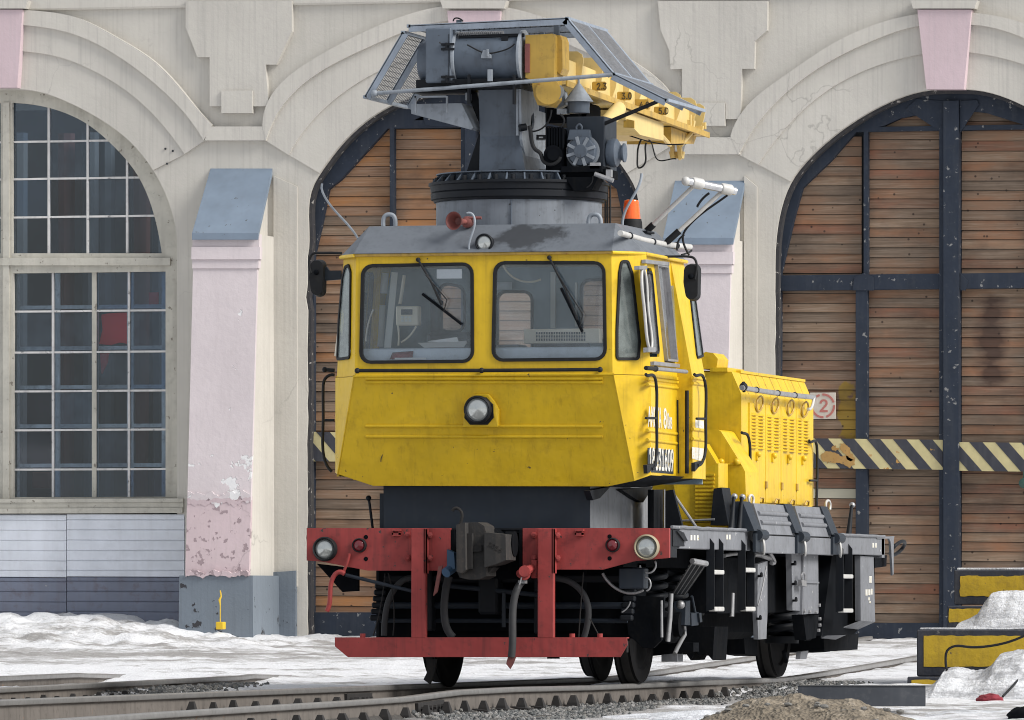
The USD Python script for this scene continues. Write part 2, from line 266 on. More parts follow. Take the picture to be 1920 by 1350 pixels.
def wood(name, a, b, c):
    xs, zs = V(1856, 640, 17.7); xy_, zy = V(1590, 770, 17.7)
    nodes = {'g': ('geometry', {}), 'mp': ('mapping', {'scale': (2.2, 20, 60)}), 'n1': ('noise_texture', {'scale': 1, 'detail': 5, 'roughness': .65}),
             'r1': ('rgb_ramp', {'ramp': [(.30, tuple(x * .72 for x in a)), (.5, a), (.72, c)]}),
             'mp2': ('mapping', {'scale': (1.5, 4, 5)}), 'n2': ('noise_texture', {'scale': 1.0, 'detail': 6, 'roughness': .6}), 'r2': ('rgb_ramp', {'ramp': [(.46, (0, 0, 0)), (.64, (.85, .85, .85))]}), 'm2': ('mix_color', {'b': b}),
             'sx': ('separate_xyz', {}), 'dx': ('math', {'math_type': 'subtract', 'value2': xs}), 'ax': ('math', {'math_type': 'absolute'}), 'px': ('map_range', {'clamp': True, 'from_min': .0, 'from_max': .34, 'to_min': 1, 'to_max': 0}),
             'dz': ('math', {'math_type': 'subtract', 'value2': zs}), 'az': ('math', {'math_type': 'absolute'}), 'pz': ('map_range', {'clamp': True, 'from_min': .40, 'from_max': .58, 'to_min': 1, 'to_max': 0}),
             'mpb': ('mapping', {'scale': (2.6, 2.6, 7)}), 'nb': ('noise_texture', {'scale': 1.0, 'detail': 5}), 'mb': ('math', {'math_type': 'multiply'}), 'mb2': ('math', {'math_type': 'multiply'}), 'rb': ('rgb_ramp', {'ramp': [(.20, (0, 0, 0)), (.40, (.80, .80, .80))]}), 'm3': ('mix_color', {'b': (.045, .026, .022)}),
             'ex': ('math', {'math_type': 'subtract', 'value2': xy_}), 'ey': ('math', {'math_type': 'absolute'}), 'ep': ('map_range', {'clamp': True, 'from_min': .05, 'from_max': .26, 'to_min': 1, 'to_max': 0}), 'fz': ('math', {'math_type': 'subtract', 'value2': zy}), 'fa': ('math', {'math_type': 'absolute'}), 'fp': ('map_range', {'clamp': True, 'from_min': .25, 'from_max': .55, 'to_min': 1, 'to_max': 0}),
             'ny': ('noise_texture', {'scale': 7, 'detail': 5}), 'my': ('math', {'math_type': 'multiply'}), 'my2': ('math', {'math_type': 'multiply'}), 'ry': ('rgb_ramp', {'ramp': [(.38, (0, 0, 0)), (.46, (.8, .8, .8))]}), 'm4': ('mix_color', {'b': (.34, .22, .03)}),
             'vn': ('voronoi_texture', {'scale': 7.5}), 'rn': ('rgb_ramp', {'ramp': [(.0, (.9, .9, .9)), (.07, (.8, .8, .8)), (.11, (0, 0, 0))]}), 'm5': ('mix_color', {'b': (.03, .02, .016)}), 'mps': ('mapping', {'scale': (1.1, 1, 1.6)}), 'ns': ('noise_texture', {'scale': 1.3, 'detail': 5, 'roughness': .6}), 'rs': ('rgb_ramp', {'ramp': [(.48, (0, 0, 0)), (.74, (.62, .62, .62))]}), 'm6': ('mix_color', {'b': (.055, .042, .035)}), 'bp': ('bump', {'strength': .5, 'distance': .006}), 'p': ('principled_bsdf', {'roughness': .82, 'specular_ior_level': .25})}
    links = [('g.position', 'mp.vector'), ('mp.vector', 'n1.vector'), ('n1.fac', 'r1.fac'), ('g.position', 'mp2.vector'), ('mp2.vector', 'n2.vector'), ('n2.fac', 'r2.fac'), ('r2.color', 'm2.fac'), ('r1.color', 'm2.a'),
             ('g.position', 'sx.vector'), ('sx.x', 'dx.value1'), ('dx.value', 'ax.value1'), ('ax.value', 'px.value'), ('sx.z', 'dz.value1'), ('dz.value', 'az.value1'), ('az.value', 'pz.value'), ('g.position', 'mpb.vector'), ('mpb.vector', 'nb.vector'),
             ('px.result', 'mb.value1'), ('pz.result', 'mb.value2'), ('mb.value', 'mb2.value1'), ('nb.fac', 'mb2.value2'), ('mb2.value', 'rb.fac'), ('rb.color', 'm3.fac'), ('m2.result', 'm3.a'),
             ('sx.x', 'ex.value1'), ('ex.value', 'ey.value1'), ('ey.value', 'ep.value'), ('sx.z', 'fz.value1'), ('fz.value', 'fa.value1'), ('fa.value', 'fp.value'), ('g.position', 'ny.vector'), ('ep.result', 'my.value1'), ('fp.result', 'my.value2'),
             ('my.value', 'my2.value1'), ('ny.fac', 'my2.value2'), ('my2.value', 'ry.fac'), ('ry.color', 'm4.fac'), ('m3.result', 'm4.a'), ('g.position', 'vn.vector'), ('vn.distance', 'rn.fac'), ('rn.color', 'm5.fac'), ('m4.result', 'm5.a'), ('g.position', 'mps.vector'), ('mps.vector', 'ns.vector'), ('ns.fac', 'rs.fac'), ('rs.color', 'm6.fac'), ('m5.result', 'm6.a'), ('m6.result', 'p.base_color'), ('n1.fac', 'bp.height'), ('bp.normal', 'p.normal')]
    mat(name, nodes, links, 'p.BSDF')
W_BROWN = [((.204, .134, .092), (.242, .124, .072), (.281, .208, .153)), ((.182, .131, .095), (.220, .129, .083), (.259, .198, .153)), ((.204, .131, .088), (.264, .129, .072), (.275, .193, .140)), ((.165, .123, .092), (.198, .127, .086), (.242, .188, .146)), ((.237, .168, .117), (.264, .153, .095), (.341, .257, .194)), ((.176, .111, .077), (.242, .109, .068), (.248, .173, .128))]
W_ORANGE = [((.28, .160, .092), (.33, .155, .068), (.33, .225, .15)), ((.235, .145, .095), (.29, .15, .078), (.29, .21, .155)), ((.30, .162, .086), (.37, .165, .06), (.32, .205, .13)), ((.25, .158, .10), (.30, .15, .07), (.32, .23, .165))]
for i, w in enumerate(W_BROWN): wood(f'wood_brown_{i}', *w)
for i, w in enumerate(W_ORANGE): wood(f'wood_orange_{i}', *w)
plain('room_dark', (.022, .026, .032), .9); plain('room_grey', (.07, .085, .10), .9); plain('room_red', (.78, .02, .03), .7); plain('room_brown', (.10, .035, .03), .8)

paint('rust_patch', (.40, .24, .08), .9, (.25, .11, .03), .6, 9, .4, chip=.3, chipcol=(.06, .05, .05), chipscale=22); plain('pale_paint', (.40, .38, .30), .8)
def glass(name, tint, dust, dustcol=(.35, .38, .40), ior=1.5):
    mat(name, {'t': ('transparent_bsdf', {'color': tint}), 'd': ('diffuse_bsdf', {'color': dustcol}), 'gl': ('glossy_bsdf', {'color': (1, 1, 1), 'roughness': .02}), 'f': ('fresnel', {'IOR': ior}),
               'g': ('geometry', {}), 'n': ('noise_texture', {'scale': 5, 'detail': 6, 'roughness': .65}), 'r': ('map_range', {'clamp': True, 'from_min': .3, 'from_max': .75, 'to_min': dust * .5, 'to_max': dust * 1.6}),
               'm1': ('mix_closure', {}), 'm2': ('mix_closure', {})},
        [('g.position', 'n.vector'), ('n.fac', 'r.value'), ('r.result', 'm1.fac'), ('t.BSDF', 'm1.closure1'), ('d.BSDF', 'm1.closure2'), ('f.fac', 'm2.fac'), ('m1.closure', 'm2.closure1'), ('gl.BSDF', 'm2.closure2')], 'm2.closure')
glass('pane_depot', (.80, .86, .92), .02, (.14, .18, .24), 1.5)
glass('pane_depot_dusty', (.70, .76, .82), .08, (.16, .20, .25), 1.5)
glass('pane_depot_deep', (.60, .70, .82), .03, (.12, .16, .22), 1.65)
glass('pane_cab', (.97, .985, 1.0), .035, (.42, .52, .62), 1.5)
glass('pane_side', (.70, .80, .78), .24, (.46, .53, .52), 1.6)
glass('pane_grey', (.66, .67, .70), .22, (.34, .34, .36), 1.5)
mat('lens_clear', {'p': ('principled_bsdf', {'base_color': (.46, .48, .47), 'roughness': .14, 'metallic': .6})}, [], 'p.BSDF')
mat('lens_red', {'p': ('principled_bsdf', {'base_color': (.14, .012, .018), 'roughness': .2, 'coat_weight': .5})}, [], 'p.BSDF')
mat('lens_orange', {'p': ('principled_bsdf', {'base_color': (.85, .13, .02), 'roughness': .18, 'coat_weight': .4, 'subsurface_weight': .2, 'subsurface_scale': .02})}, [], 'p.BSDF')

paint('yellow', (.65, .425, .012), .38, (.26, .155, .012), .32, 2.2, .5, chip=.03, chipcol=(.08, .06, .03), vary=.88, bump=.10, spec=.4, runs=.4, dents=.35)
paint('yellow_boom', (.60, .45, .175), .42, (.30, .22, .10), .35, 2.6, .4, vary=.9)
paint('yellow_case', (.46, .29, .05), .42, (.12, .08, .03), .5, 4, .6, chip=.10, chipcol=(.25, .08, .02))
paint('red_paint', (.335, .050, .047), .5, (.085, .03, .03), .5, 4, .6, chip=.16, chipcol=(.05, .045, .045), runs=.45, dents=.25, spec=.35)
paint('red_horn', (.20, .060, .052), .55, (.05, .03, .03), .5, 6, .5)
paint('black_steel', (.007, .009, .013), .55, (.016, .016, .016), .5, 4, .5, bump=.3, spec=.22)
paint('grime', (.004, .005, .007), .9, (.010, .010, .010), .6, 6, .5, bump=.6, spec=.08)
paint('crane_grey', (.085, .108, .142), .45, (.028, .030, .035), .45, 4, .5, chip=.06, chipcol=(.03, .03, .03), bump=.2)
paint('crane_light', (.26, .29, .33), .5, (.07, .075, .08), .5, 4, .6, chip=.05, chipcol=(.03, .03, .03))
paint('drum_grey', (.17, .19, .22), .5, (.05, .055, .06), .5, 4, .6, runs=.4, chip=.05, chipcol=(.03, .03, .03))
paint('roof_grey', (.125, .140, .162), .42, (.045, .05, .058), .35, 1.6, .5, bump=.2, spec=.4, runs=.3, stain=((.33, -1.6, 3.47), (.28, .5, .13), (.028, .030, .034)))
paint('sill_grey', (.165, .172, .19), .5, (.07, .07, .075), .5, 5, .6, chip=.06, chipcol=(.5, .5, .5))
paint('pipe_white', (.50, .495, .48), .4, (.3, .29, .27), .4, 8, .4)
paint('chrome_pipe', (.60, .61, .63), .22, (.2, .2, .2), .3, 8, .4, metallic=.9)
paint('bare_steel', (.36, .36, .37), .4, (.12, .12, .12), .5, 8, .4, metallic=.6)
paint('rubber', (.012, .013, .015), .6, (.035, .035, .035), .4, 6, .4, spec=.25)
paint('hose', (.030, .031, .034), .7, (.02, .02, .02), .4, 8, .4)
paint('coupler_iron', (.022, .021, .021), .75, (.075, .062, .052), .5, 9, .5, bump=.5)
paint('pedestal_navy', (.020, .027, .038), .5, (.035, .04, .045), .4, 3, .6, spec=.25)
paint('pedestal_grey', (.23, .24, .26), .5, (.10, .10, .105), .5, 4, .6)
paint('white_mark', (.60, .59, .55), .7, (.4, .36, .25), .5, 12, .4, chip=.45, chipcol=(.45, .33, .06), chipscale=50)
paint('wheel_black', (.006, .006, .007), .8, (.02, .018, .016), .5, 8, .4, spec=.1)
paint('canopy_grey', (.24, .28, .34), .45, (.09, .1, .115), .45, 6, .4)
plain('rim_cream', (.30, .26, .18), .5)
paint('inside_blue', (.24, .33, .40), .6, (.08, .10, .12), .3, 3, .3)
paint('dash_grey', (.55, .64, .74), .6, (.16, .19, .22), .3, 4, .3)
plain('inside_grey', (.62, .66, .66), .6); plain('inside_cream', (.66, .62, .52), .6); plain('inside_dark', (.03, .035, .045), .7); plain('paper', (.72, .74, .76), .8); plain('dark_mark', (.05, .04, .02), .7); plain('blue_paint', (.03, .075, .14), .6); plain('brush_black', (.004, .005, .007), .9, specular_ior_level=.08)
paint('rail_top', (.24, .235, .23), .38, (.11, .095, .085), .4, 10, .2, metallic=.45)
paint('rail_side', (.125, .110, .098), .85, (.045, .038, .033), .6, 5, .6, chip=.06, chipcol=(.20, .10, .05), bump=.5)
paint('spike_iron', (.014, .013, .013), .8, (.035, .028, .025), .5, 12, .4)
paint('sleeper_wood', (.06, .055, .05), .9, (.12, .11, .10), .5, 6, .4, bump=.6)
paint('plate_steel', (.045, .05, .06), .35, (.10, .10, .105), .5, 5, .3)
paint('step_black', (.028, .032, .045), .75, (.08, .08, .085), .5, 5, .5, bump=.7, chip=.12, chipcol=(.12, .12, .12))
paint('step_yellow', (.54, .36, .02), .7, (.24, .16, .04), .5, 5, .5, bump=.8, chip=.07, chipcol=(.10, .08, .05))
paint('cloth_red', (.22, .02, .035), .8, (.03, .01, .01), .5, 10, .4, bump=.8)
paint('mesh_wire', (.17, .18, .20), .45, (.07, .07, .08), .3, 6, .3, metallic=.3)
paint('rod_yellow', (.70, .46, .02), .5, (.35, .24, .03), .3, 9, .4)
def snowmat(name, a, b, c, thr, sc, extra=False):
    nodes = {'g': ('geometry', {}), 'mp': ('mapping', {'scale': (.6, 1.5, 3)}), 'n1': ('noise_texture', {'scale': sc, 'detail': 5, 'roughness': .62}), 'nf': ('noise_texture', {'scale': sc * 6.5, 'detail': 5, 'roughness': .7}),
             'mf': ('math', {'math_type': 'multiply_add', 'value2': .55, 'value3': -.275}), 'ad': ('math', {'math_type': 'add'}),
             'add': ('math', {'math_type': 'add', 'value2': 0.0}), 'r1': ('rgb_ramp', {'ramp': [(thr - .14, a), (thr + .04, b), (.80, b), (.95, c)]}), 'n2': ('noise_texture', {'scale': 30, 'detail': 5, 'roughness': .75}),
             'n3': ('noise_texture', {'scale': 45, 'detail': 3}), 'r3': ('rgb_ramp', {'ramp': [(.66, (0, 0, 0)), (.74, (.6, .6, .6))]}), 'm3': ('mix_color', {'b': c}),
             'bp': ('bump', {'strength': 1.0, 'distance': .035}), 'p': ('principled_bsdf', {'roughness': .7, 'specular_ior_level': .3})}
    links = [('g.position', 'mp.vector'), ('mp.vector', 'n1.vector'), ('mp.vector', 'nf.vector'), ('nf.fac', 'mf.value1'), ('n1.fac', 'ad.value1'), ('mf.value', 'ad.value2'), ('ad.value', 'add.value1'), ('add.value', 'r1.fac'), ('g.position', 'n2.vector'), ('n2.fac', 'bp.height'), ('g.position', 'n3.vector'), ('n3.fac', 'r3.fac'), ('r3.color', 'm3.fac'),
             ('r1.color', 'm3.a'), ('m3.result', 'p.base_color'), ('bp.normal', 'p.normal')]
    if extra:
        nodes['at'] = ('attribute', {'attribute': 'dirt'}); links += [('at.fac', 'add.value2')]
    mat(name, nodes, links, 'p.BSDF')
snowmat('snow_pile', (.78, .80, .84), (.46, .47, .50), (.22, .21, .20), .55, 4)
snowmat('ground_snow', (.80, .81, .84), (.36, .35, .345), (.085, .078, .072), .60, 1.6, extra=True)
mat('gravel', {'g': ('geometry', {}), 'v': ('voronoi_texture', {'scale': 38}), 'n': ('noise_texture', {'scale': 9, 'detail': 5, 'roughness': .7}), 'r': ('rgb_ramp', {'ramp': [(.3, (.075, .062, .047)), (.55, (.18, .15, .112)), (.75, (.31, .27, .22))]}),
    'bp': ('bump', {'strength': .9, 'distance': .02}), 'p': ('principled_bsdf', {'roughness': .95})}, [('g.position', 'v.vector'), ('g.position', 'n.vector'), ('n.fac', 'r.fac'), ('r.color', 'p.base_color'), ('v.distance', 'bp.height'), ('bp.normal', 'p.normal')], 'p.BSDF')
for i, c in enumerate([(.11, .115, .115), (.17, .165, .155), (.075, .078, .08), (.22, .215, .21)]): paint(f'stone_{i}', c, .9, tuple(x * .6 for x in c), .4, 20, .3, bev=.001)

# ================================================================== GROUND
WALL = 17.5
def smooth01(t): t = np.clip(t, 0, 1); return t * t * (3 - 2 * t)
def level(y):                                   # rail level: flat under the vehicle, rising to the gates
    return .33 * np.clip((np.asarray(y, float) - 5.5) / 12.0, 0, 1) ** 1.15
def ground_z(x, y):
    x, y = np.asarray(x, float), np.asarray(y, float); P = np.stack([x, y, 0 * x], -1).reshape(-1, 3)
    n = lambda s, o: fb(P * s + o).reshape(x.shape)
    yard = smooth01((3.8 - y) / 2.5) * smooth01((x + 3.5) / .3) * smooth01((1.0 - x) / .1)      # bare, low ground between the rails in front
    z = level(y) - .05 - .02 * smooth01((-x - 1.2) / .6) - .07 * yard
    track = np.maximum(np.exp(-((np.abs(x) - .79) / .22) ** 2) * (y < 7), np.exp(-((x + 3.05) / .3) ** 2) * (y < 4))
    amp = 1 - .8 * track
    z = z + amp * (.060 * n(np.array([.55, .8, 1]), 3.1) + .038 * n(np.array([1.9, 2.6, 1]), 9.7) + .050 * n(np.array([7.5, 5.0, 1]), 17.7))
    z = z - .03 * track
    z = z - .105 * smooth01((x - .86) / .08) * smooth01((4.2 - y) / 1.5)         # ballast shoulder right of the near rail
    z = z - .06 * smooth01((-2.2 - y) / 3) * smooth01((x - .9) / .5)
    z = z - .07 * np.exp(-((x + 2.75) / .22) ** 2) * smooth01((5.5 - y) / 3)       # trough along the siding rail
    z = z - .045 * np.exp(-(x / .62) ** 4) * smooth01((.5 - y) / 2)                # between the vehicle's rails
    z = z + .20 * smooth01((y - 13.8) / 3.0) * smooth01((-6.9 - x) / 2.2)          # snow bank along the window wall
    z = z + .06 * smooth01((y - 13) / 3) * smooth01((-5.5 - x) / 2) * (1 + 4 * n(np.array([5.5, 3.6, 1]), 5.3))
    return z
gx = np.concatenate([[-300, -120, -60, -35, -22, -16], np.arange(-12, 5.6, .05), [5.8, 6.4], [8, 10, 14, 20, 30, 50, 90, 160, 300]])
gy = np.concatenate([[-400, -250, -160, -110, -85, -70, -60, -50, -40, -32, -26, -21, -17, -14, -12], np.arange(-10.5, -6.5, .2), np.arange(-6.5, 19, .11), [20, 24, 30, 45, 80, 150, 300]])
GX, GY = np.meshgrid(gx, gy)
GZ = ground_z(GX, GY); far = np.maximum(np.abs(GX) - 14, 0) + np.maximum(-14 - GY, 0) + np.maximum(GY - 20, 0)
GZ = np.where(far > 0, np.minimum(GZ, .1), GZ)
GZ = np.where(GY < -9, GZ - .25 * smooth01((-9 - GY) / 6), GZ)
nx, ny = len(gx), len(gy); I = np.arange(nx * ny).reshape(ny, nx)
q = np.stack([I[:-1, :-1], I[:-1, 1:], I[1:, 1:], I[1:, :-1]], -1).reshape(-1, 4)
gp = part('/World', 'ground', (np.stack([GX, GY, GZ], -1).reshape(-1, 3), q), 'ground_snow', smooth=True)
say(stage.GetPrimAtPath(gp), kind='structure', label='trodden snow and dirty ice around the railway tracks', category='ground')
Pg = np.stack([GX, GY, 0 * GX], -1).reshape(-1, 3)
dirt = .13 * fb(Pg * np.array([.35, .9, 1])).reshape(GX.shape)
dirt = dirt - .09 * np.exp(-((GY - 13.4) / 1.9) ** 2) * (GX < -3) - .16 * smooth01((16.6 - GY) / .8) * smooth01((GX + 6.8) / .8) * smooth01((GY - 14.8) / 1.2)
dirt = dirt + .08 * np.exp(-((GY - 7) / 4.5) ** 2) + .09 * np.exp(-((GY - 16.6) / .8) ** 2) * (GX < -6.5)
dirt = dirt + .28 * (fb(Pg * np.array([.9, 1.5, 1]) + 31).reshape(GX.shape))
dirt = dirt - .5 * np.exp(-((GX - 1.25) / .42) ** 2) * smooth01((3.6 - GY) / 1)           # ballast strip is bare stone
dirt = dirt - .35 * np.exp(-(GX / .6) ** 4) * smooth01((1.0 - GY) / 2) - .32 * np.exp(-((GX + 2.72) / .2) ** 2) * smooth01((5 - GY) / 2)
yard = smooth01((3.8 - GY) / 2.5) * smooth01((GX + 3.5) / .3) * smooth01((1.0 - GX) / .1)
dirt = dirt - yard * (.30 + .9 * fb(Pg * np.array([.7, .45, 1]) + 51).reshape(GX.shape))
dirt = dirt - .05 * smooth01((GX - 1.6) / .4) * smooth01((1 - GY) / 2)
UsdGeom.PrimvarsAPI(stage.GetPrimAtPath(gp)).CreatePrimvar('dirt', Sdf.ValueTypeNames.FloatArray, 'vertex').Set(Vt.FloatArray.FromNumpy((-dirt).reshape(-1).astype(np.float32)))

def G(px, py, dz=0.0):                           # sight line met with the rail-level surface
    r = ray(px, py); t = 55.0
    for _ in range(200):
        p = EYE + t * r; e = p[2] - (float(level(p[1])) + dz); t += e * 40 if abs(e) > 1e-6 else 0
        t = min(max(t, 40), 90)
    return EYE + t * r

# ------------------------------------------------------------------ railway tracks
def rail_mesh(pts, lo=-.002):
    pts = np.asarray(pts, float); d = np.gradient(pts[:, :2], axis=0); d /= np.linalg.norm(d, axis=1, keepdims=True); nrm = np.stack([d[:, 1], -d[:, 0]], 1)
    prof = [(-.066, -.18), (.066, -.18), (.066, -.165), (.012, -.145), (.009, -.05), (.032, -.038), (.036, -.030), (.036, -.008), (.028, 0), (-.028, 0), (-.036, -.008), (-.036, -.030), (-.032, -.038), (-.009, -.05), (-.012, -.145), (-.066, -.165)]
    k = len(prof); v = np.concatenate([np.stack([p[0] + n[0] * np.array([a for a, _ in prof]), p[1] + n[1] * np.array([a for a, _ in prof]), p[2] + np.array([b for _, b in prof])], 1) for p, n in zip(pts, nrm)])
    side, top = [], []
    for i in range(len(pts) - 1):
        for j in range(k):
            qd = (i * k + j, (i + 1) * k + j, (i + 1) * k + (j + 1) % k, i * k + (j + 1) % k)
            (top if 5 <= j <= 11 else side).append(qd)
    a = trimesh.Trimesh(v, [t for q_ in side for t in ((q_[0], q_[1], q_[2]), (q_[0], q_[2], q_[3]))], process=False)
    b = trimesh.Trimesh(v, [t for q_ in top for t in ((q_[0], q_[1], q_[2]), (q_[0], q_[2], q_[3]))], process=False)
    return a, b
def rail_line(tr, pts, joints=(), spikes=True, y0=-7.5, y1=6.0, step=.54):
    pts = np.asarray(pts, float); a, b = rail_mesh(pts)
    r = part(tr, 'rail', a, 'rail_side'); part(r, 'rail_head', b, 'rail_top', smooth=40)
    L = np.concatenate([[0], np.cumsum(np.linalg.norm(np.diff(pts, axis=0), axis=1))])
    at = lambda s: np.array([np.interp(s, L, pts[:, i]) for i in range(3)])
    s = 0.0
    while spikes and s < L[-1]:
        p = at(s); t = at(min(s + .05, L[-1])) - at(max(s - .05, 0)); t /= np.linalg.norm(t); n = np.array([t[1], -t[0], 0])
        if y0 < p[1] < y1:
            c = p + n * (.085 + .01 * rng.random()) + np.array([0, 0, -.172]); h = .085 + .03 * rng.random(); w_ = .036 + .012 * rng.random(); ln = rng.uniform(-.012, .012)
            up = np.array([0, 0, 1.0])
            part(tr, 'rail_spike', cat([hull(*(c + t * (a_ * w_) + n * (b_ * w_) for a_ in (-1, 1) for b_ in (-1, 1)), *(c + t * (a_ * w_ * .85) + n * (b_ * w_ * .8) + up * h * .45 for a_ in (-1, 1) for b_ in (-1, 1)), *(c + t * (a_ * w_ * .38 + ln) + n * (b_ * w_ * .38) + up * h for a_ in (-1, 1) for b_ in (-1, 1))), bx(-.001, .001, -.001, .001, 0, .001)][:1] + [hull(*(c + t * a_ + n * b_ + up * z_ for a_ in (-.075, .075) for b_, z_ in ((-.07, .0), (-.07, .03), (.07, 0), (.07, .015))))]), 'spike_iron')
        s += step * (1 + .12 * (rng.random() - .5))
    for jy in joints:
        sj = np.interp(jy, pts[:, 1], L); p = at(sj); t = at(sj + .1) - at(sj - .1); t /= np.linalg.norm(t); n = np.array([t[1], -t[0], 0])
        fr = (p, t, np.array([0, 0, 1.0]), n)
        part(tr, 'fishplate', cat([slab(fr, [(-.36, -.14), (.36, -.14), (.36, -.055), (-.36, -.055)], .012, .034)] + [bolts([p + t * a_ + n * .034 + np.array([0, 0, -.098])], n, .018, .025) for a_ in (-.28, -.17, -.06, .06, .17, .28)]), 'spike_iron')
def straight(x, y0, y1, dx=0.0):
    ys = np.arange(y0, y1, .5); return np.stack([x + dx * ys, ys, level(ys)], 1)
t1 = thing('railway_track', 'track with bolted steel rails under the yellow crane vehicle', 'railway track')
near = straight(.79, -24, 17.2)                    # worn yard track: the near rail sags in front of the vehicle
near[:, 2] += np.interp(near[:, 1], [-24, -15.5, -12.9, -8.7, -6.95, -5.6, -3.9, -1.5, 0], [-.10, -.07, -.054, -.035, -.024, .008, .012, 0, 0])
rail_line(t1, near, joints=(-6.4, 6.9), y0=-12, y1=5.5)
rail_line(t1, straight(-.79, -30, 17.2), joints=(-2.6,), y1=-2.5)
for k in range(-12, 12): part(t1, 'sleeper', bx(-1.38, 1.38, k * .55 - .12, k * .55 + .12, float(level(k * .55)) - .34, float(level(k * .55)) - .182, .015), 'sleeper_wood')
b0, b1 = G(0, 1290), G(510, 1258)
bd = (b1[0] - b0[0]) / (b1[1] - b0[1])
def siding(off):
    ys = np.arange(-30, 17.2, .5); x = b0[0] + bd * (ys - b0[1]) + off; return np.stack([x, ys, level(ys) + .004], 1)
t2 = thing('railway_track', 'half snow-covered siding track running left of the yellow crane vehicle', 'railway track')
def buried(p, y_end):                            # the rail dips under the packed snow here
    p = p[p[:, 1] < y_end + 4.5].copy(); p[:, 2] -= .16 * np.clip((p[:, 1] - y_end) / 4.5, 0, 1); return p
rail_line(t2, buried(siding(0), 6.0), joints=(2.2,), y1=3.2); rail_line(t2, buried(siding(-1.52) + np.array([0, 0, .02]), 5.5), spikes=False)
for k in range(-12, 12): x_ = b0[0] + bd * (k * .55 - b0[1]) - .76; part(t2, 'sleeper', bx(x_ - 1.38, x_ + 1.38, k * .55 - .12, k * .55 + .12, float(level(k * .55)) - .34, float(level(k * .55)) - .182, .015), 'sleeper_wood')

# ballast stones along the near rail (uncountable): a point instancer
bal = UsdGeom.PointInstancer.Define(stage, '/World/ballast')
say(bal.GetPrim(), label='grey crushed stone ballast beside the near rail', category='ballast', kind='stuff')
protos = []
for i in range(4):
    st = trimesh.creation.icosphere(subdivisions=1, radius=1.0); st.vertices *= 1 + .28 * (nr.random((len(st.vertices), 1)) - .5) * 2; st.vertices *= np.array([1, .8, .62])
    usdkit.mesh(stage, f'/World/ballast/stone_{i}', st, f'/World/Looks/stone_{i}'); protos.append(f'/World/ballast/stone_{i}')
bal.CreatePrototypesRel().SetTargets([Sdf.Path(p) for p in protos])
N = 15000
bxs = np.concatenate([nr.uniform(.88, 1.62, N * 5 // 10) + nr.normal(0, .05, N * 5 // 10), nr.normal(-2.72, .10, N * 2 // 10), nr.uniform(-.68, .68, N - N * 5 // 10 - N * 2 // 10)])
bys = np.concatenate([nr.uniform(-7.5, 5.0, N * 5 // 10), nr.uniform(-7.5, 4.5, N * 2 // 10), nr.uniform(-8, 1.5, N - N * 5 // 10 - N * 2 // 10)])
ok = ~((np.abs(bxs - .79) < .06)); bxs, bys = bxs[ok], bys[ok]
k_ = bxs < -2; bxs[k_] += bd * (bys[k_] + 1.5) * 0 + (b0[0] + bd * (bys[k_] - b0[1]) + .22 + 2.72) * 1
sc = nr.uniform(.008, .024, len(bxs)); bzs = ground_z(bxs, bys) + sc * .25
ax_ = nr.normal(size=(len(bxs), 4)); ax_ /= np.linalg.norm(ax_, axis=1, keepdims=True)
bal.CreatePositionsAttr(Vt.Vec3fArray.FromNumpy(np.stack([bxs, bys, bzs], 1).astype(np.float32)))
bal.CreateScalesAttr(Vt.Vec3fArray.FromNumpy(np.repeat(sc[:, None], 3, 1).astype(np.float32)))
bal.CreateOrientationsAttr(Vt.QuathArray([Gf.Quath(float(a), float(b), float(c), float(d)) for a, b, c, d in ax_]))
bal.CreateProtoIndicesAttr(Vt.IntArray.FromNumpy(nr.integers(0, 4, len(bxs)).astype(np.int32)))

# ================================================================== DEPOT BUILDING
depot = thing('depot_building', 'beige stuccoed depot wall with arched window and two arched wooden gates', 'building')
Wp = lambda px, py, off=0.0: V(px, py, WALL - off)
def mirror(rel, cx, y2=None):                    # half outline given as (dx, y) from the crown outwards -> full list of pixels
    return [(cx - dx, y) for dx, y in reversed(rel)] + [(cx + dx, y) for dx, y in rel[1:]]
def dense(pts, n=8):
    p = np.asarray(pts, float); s = np.concatenate([[0], np.cumsum(np.linalg.norm(np.diff(p, axis=0), axis=1))]); return CubicSpline(s, p)(np.linspace(0, s[-1], n * len(p)))
ARCHES = {   # centre, opening, band edges 3, 2, 1 (pixels of the photograph, met with the wall plane)
    'window': (2, [(0, 168), (54, 169.5), (128, 193), (183, 222), (239, 263), (287, 322), (318, 390), (330, 450)], [(0, 95), (46, 97), (109, 107), (183, 137), (239, 172), (294, 222), (346, 289)], [(0, 46), (46, 48), (146, 67), (220, 104), (294, 159), (350, 215), (384, 264)], [(0, 18), (50, 20), (146, 34), (220, 70), (294, 118), (368, 200), (400, 235)]),
    'gate': (888, [(0, 166), (60, 171), (137, 191), (193, 222), (237, 260), (283, 318), (303, 353), (310, 400), (312, 480)], [(0, 92), (60, 96), (188, 140), (281, 207), (345, 291)], [(0, 38), (60, 42), (188, 87), (295, 143), (386, 265)], [(0, 10), (60, 14), (188, 55), (295, 111), (370, 172), (392, 237)]),
    'gate2': (1787, [(0, 168), (47, 170), (121, 193), (195, 235), (266, 294), (303, 341), (322, 390), (332, 450), (334, 520)], [(0, 97), (56, 102), (147, 126), (232, 169), (317, 246), (364, 309)], [(0, 47), (62, 50), (140, 74), (251, 130), (332, 196), (399, 291)], [(0, 24), (66, 28), (140, 46), (214, 78), (310, 141), (377, 193), (414, 256)])}
def rough(poly_pts, a=.012, keep=None): return [(x + a * rng.uniform(-1, 1), z + a * rng.uniform(-1, 1)) for x, z in poly_pts]
open_m = {}
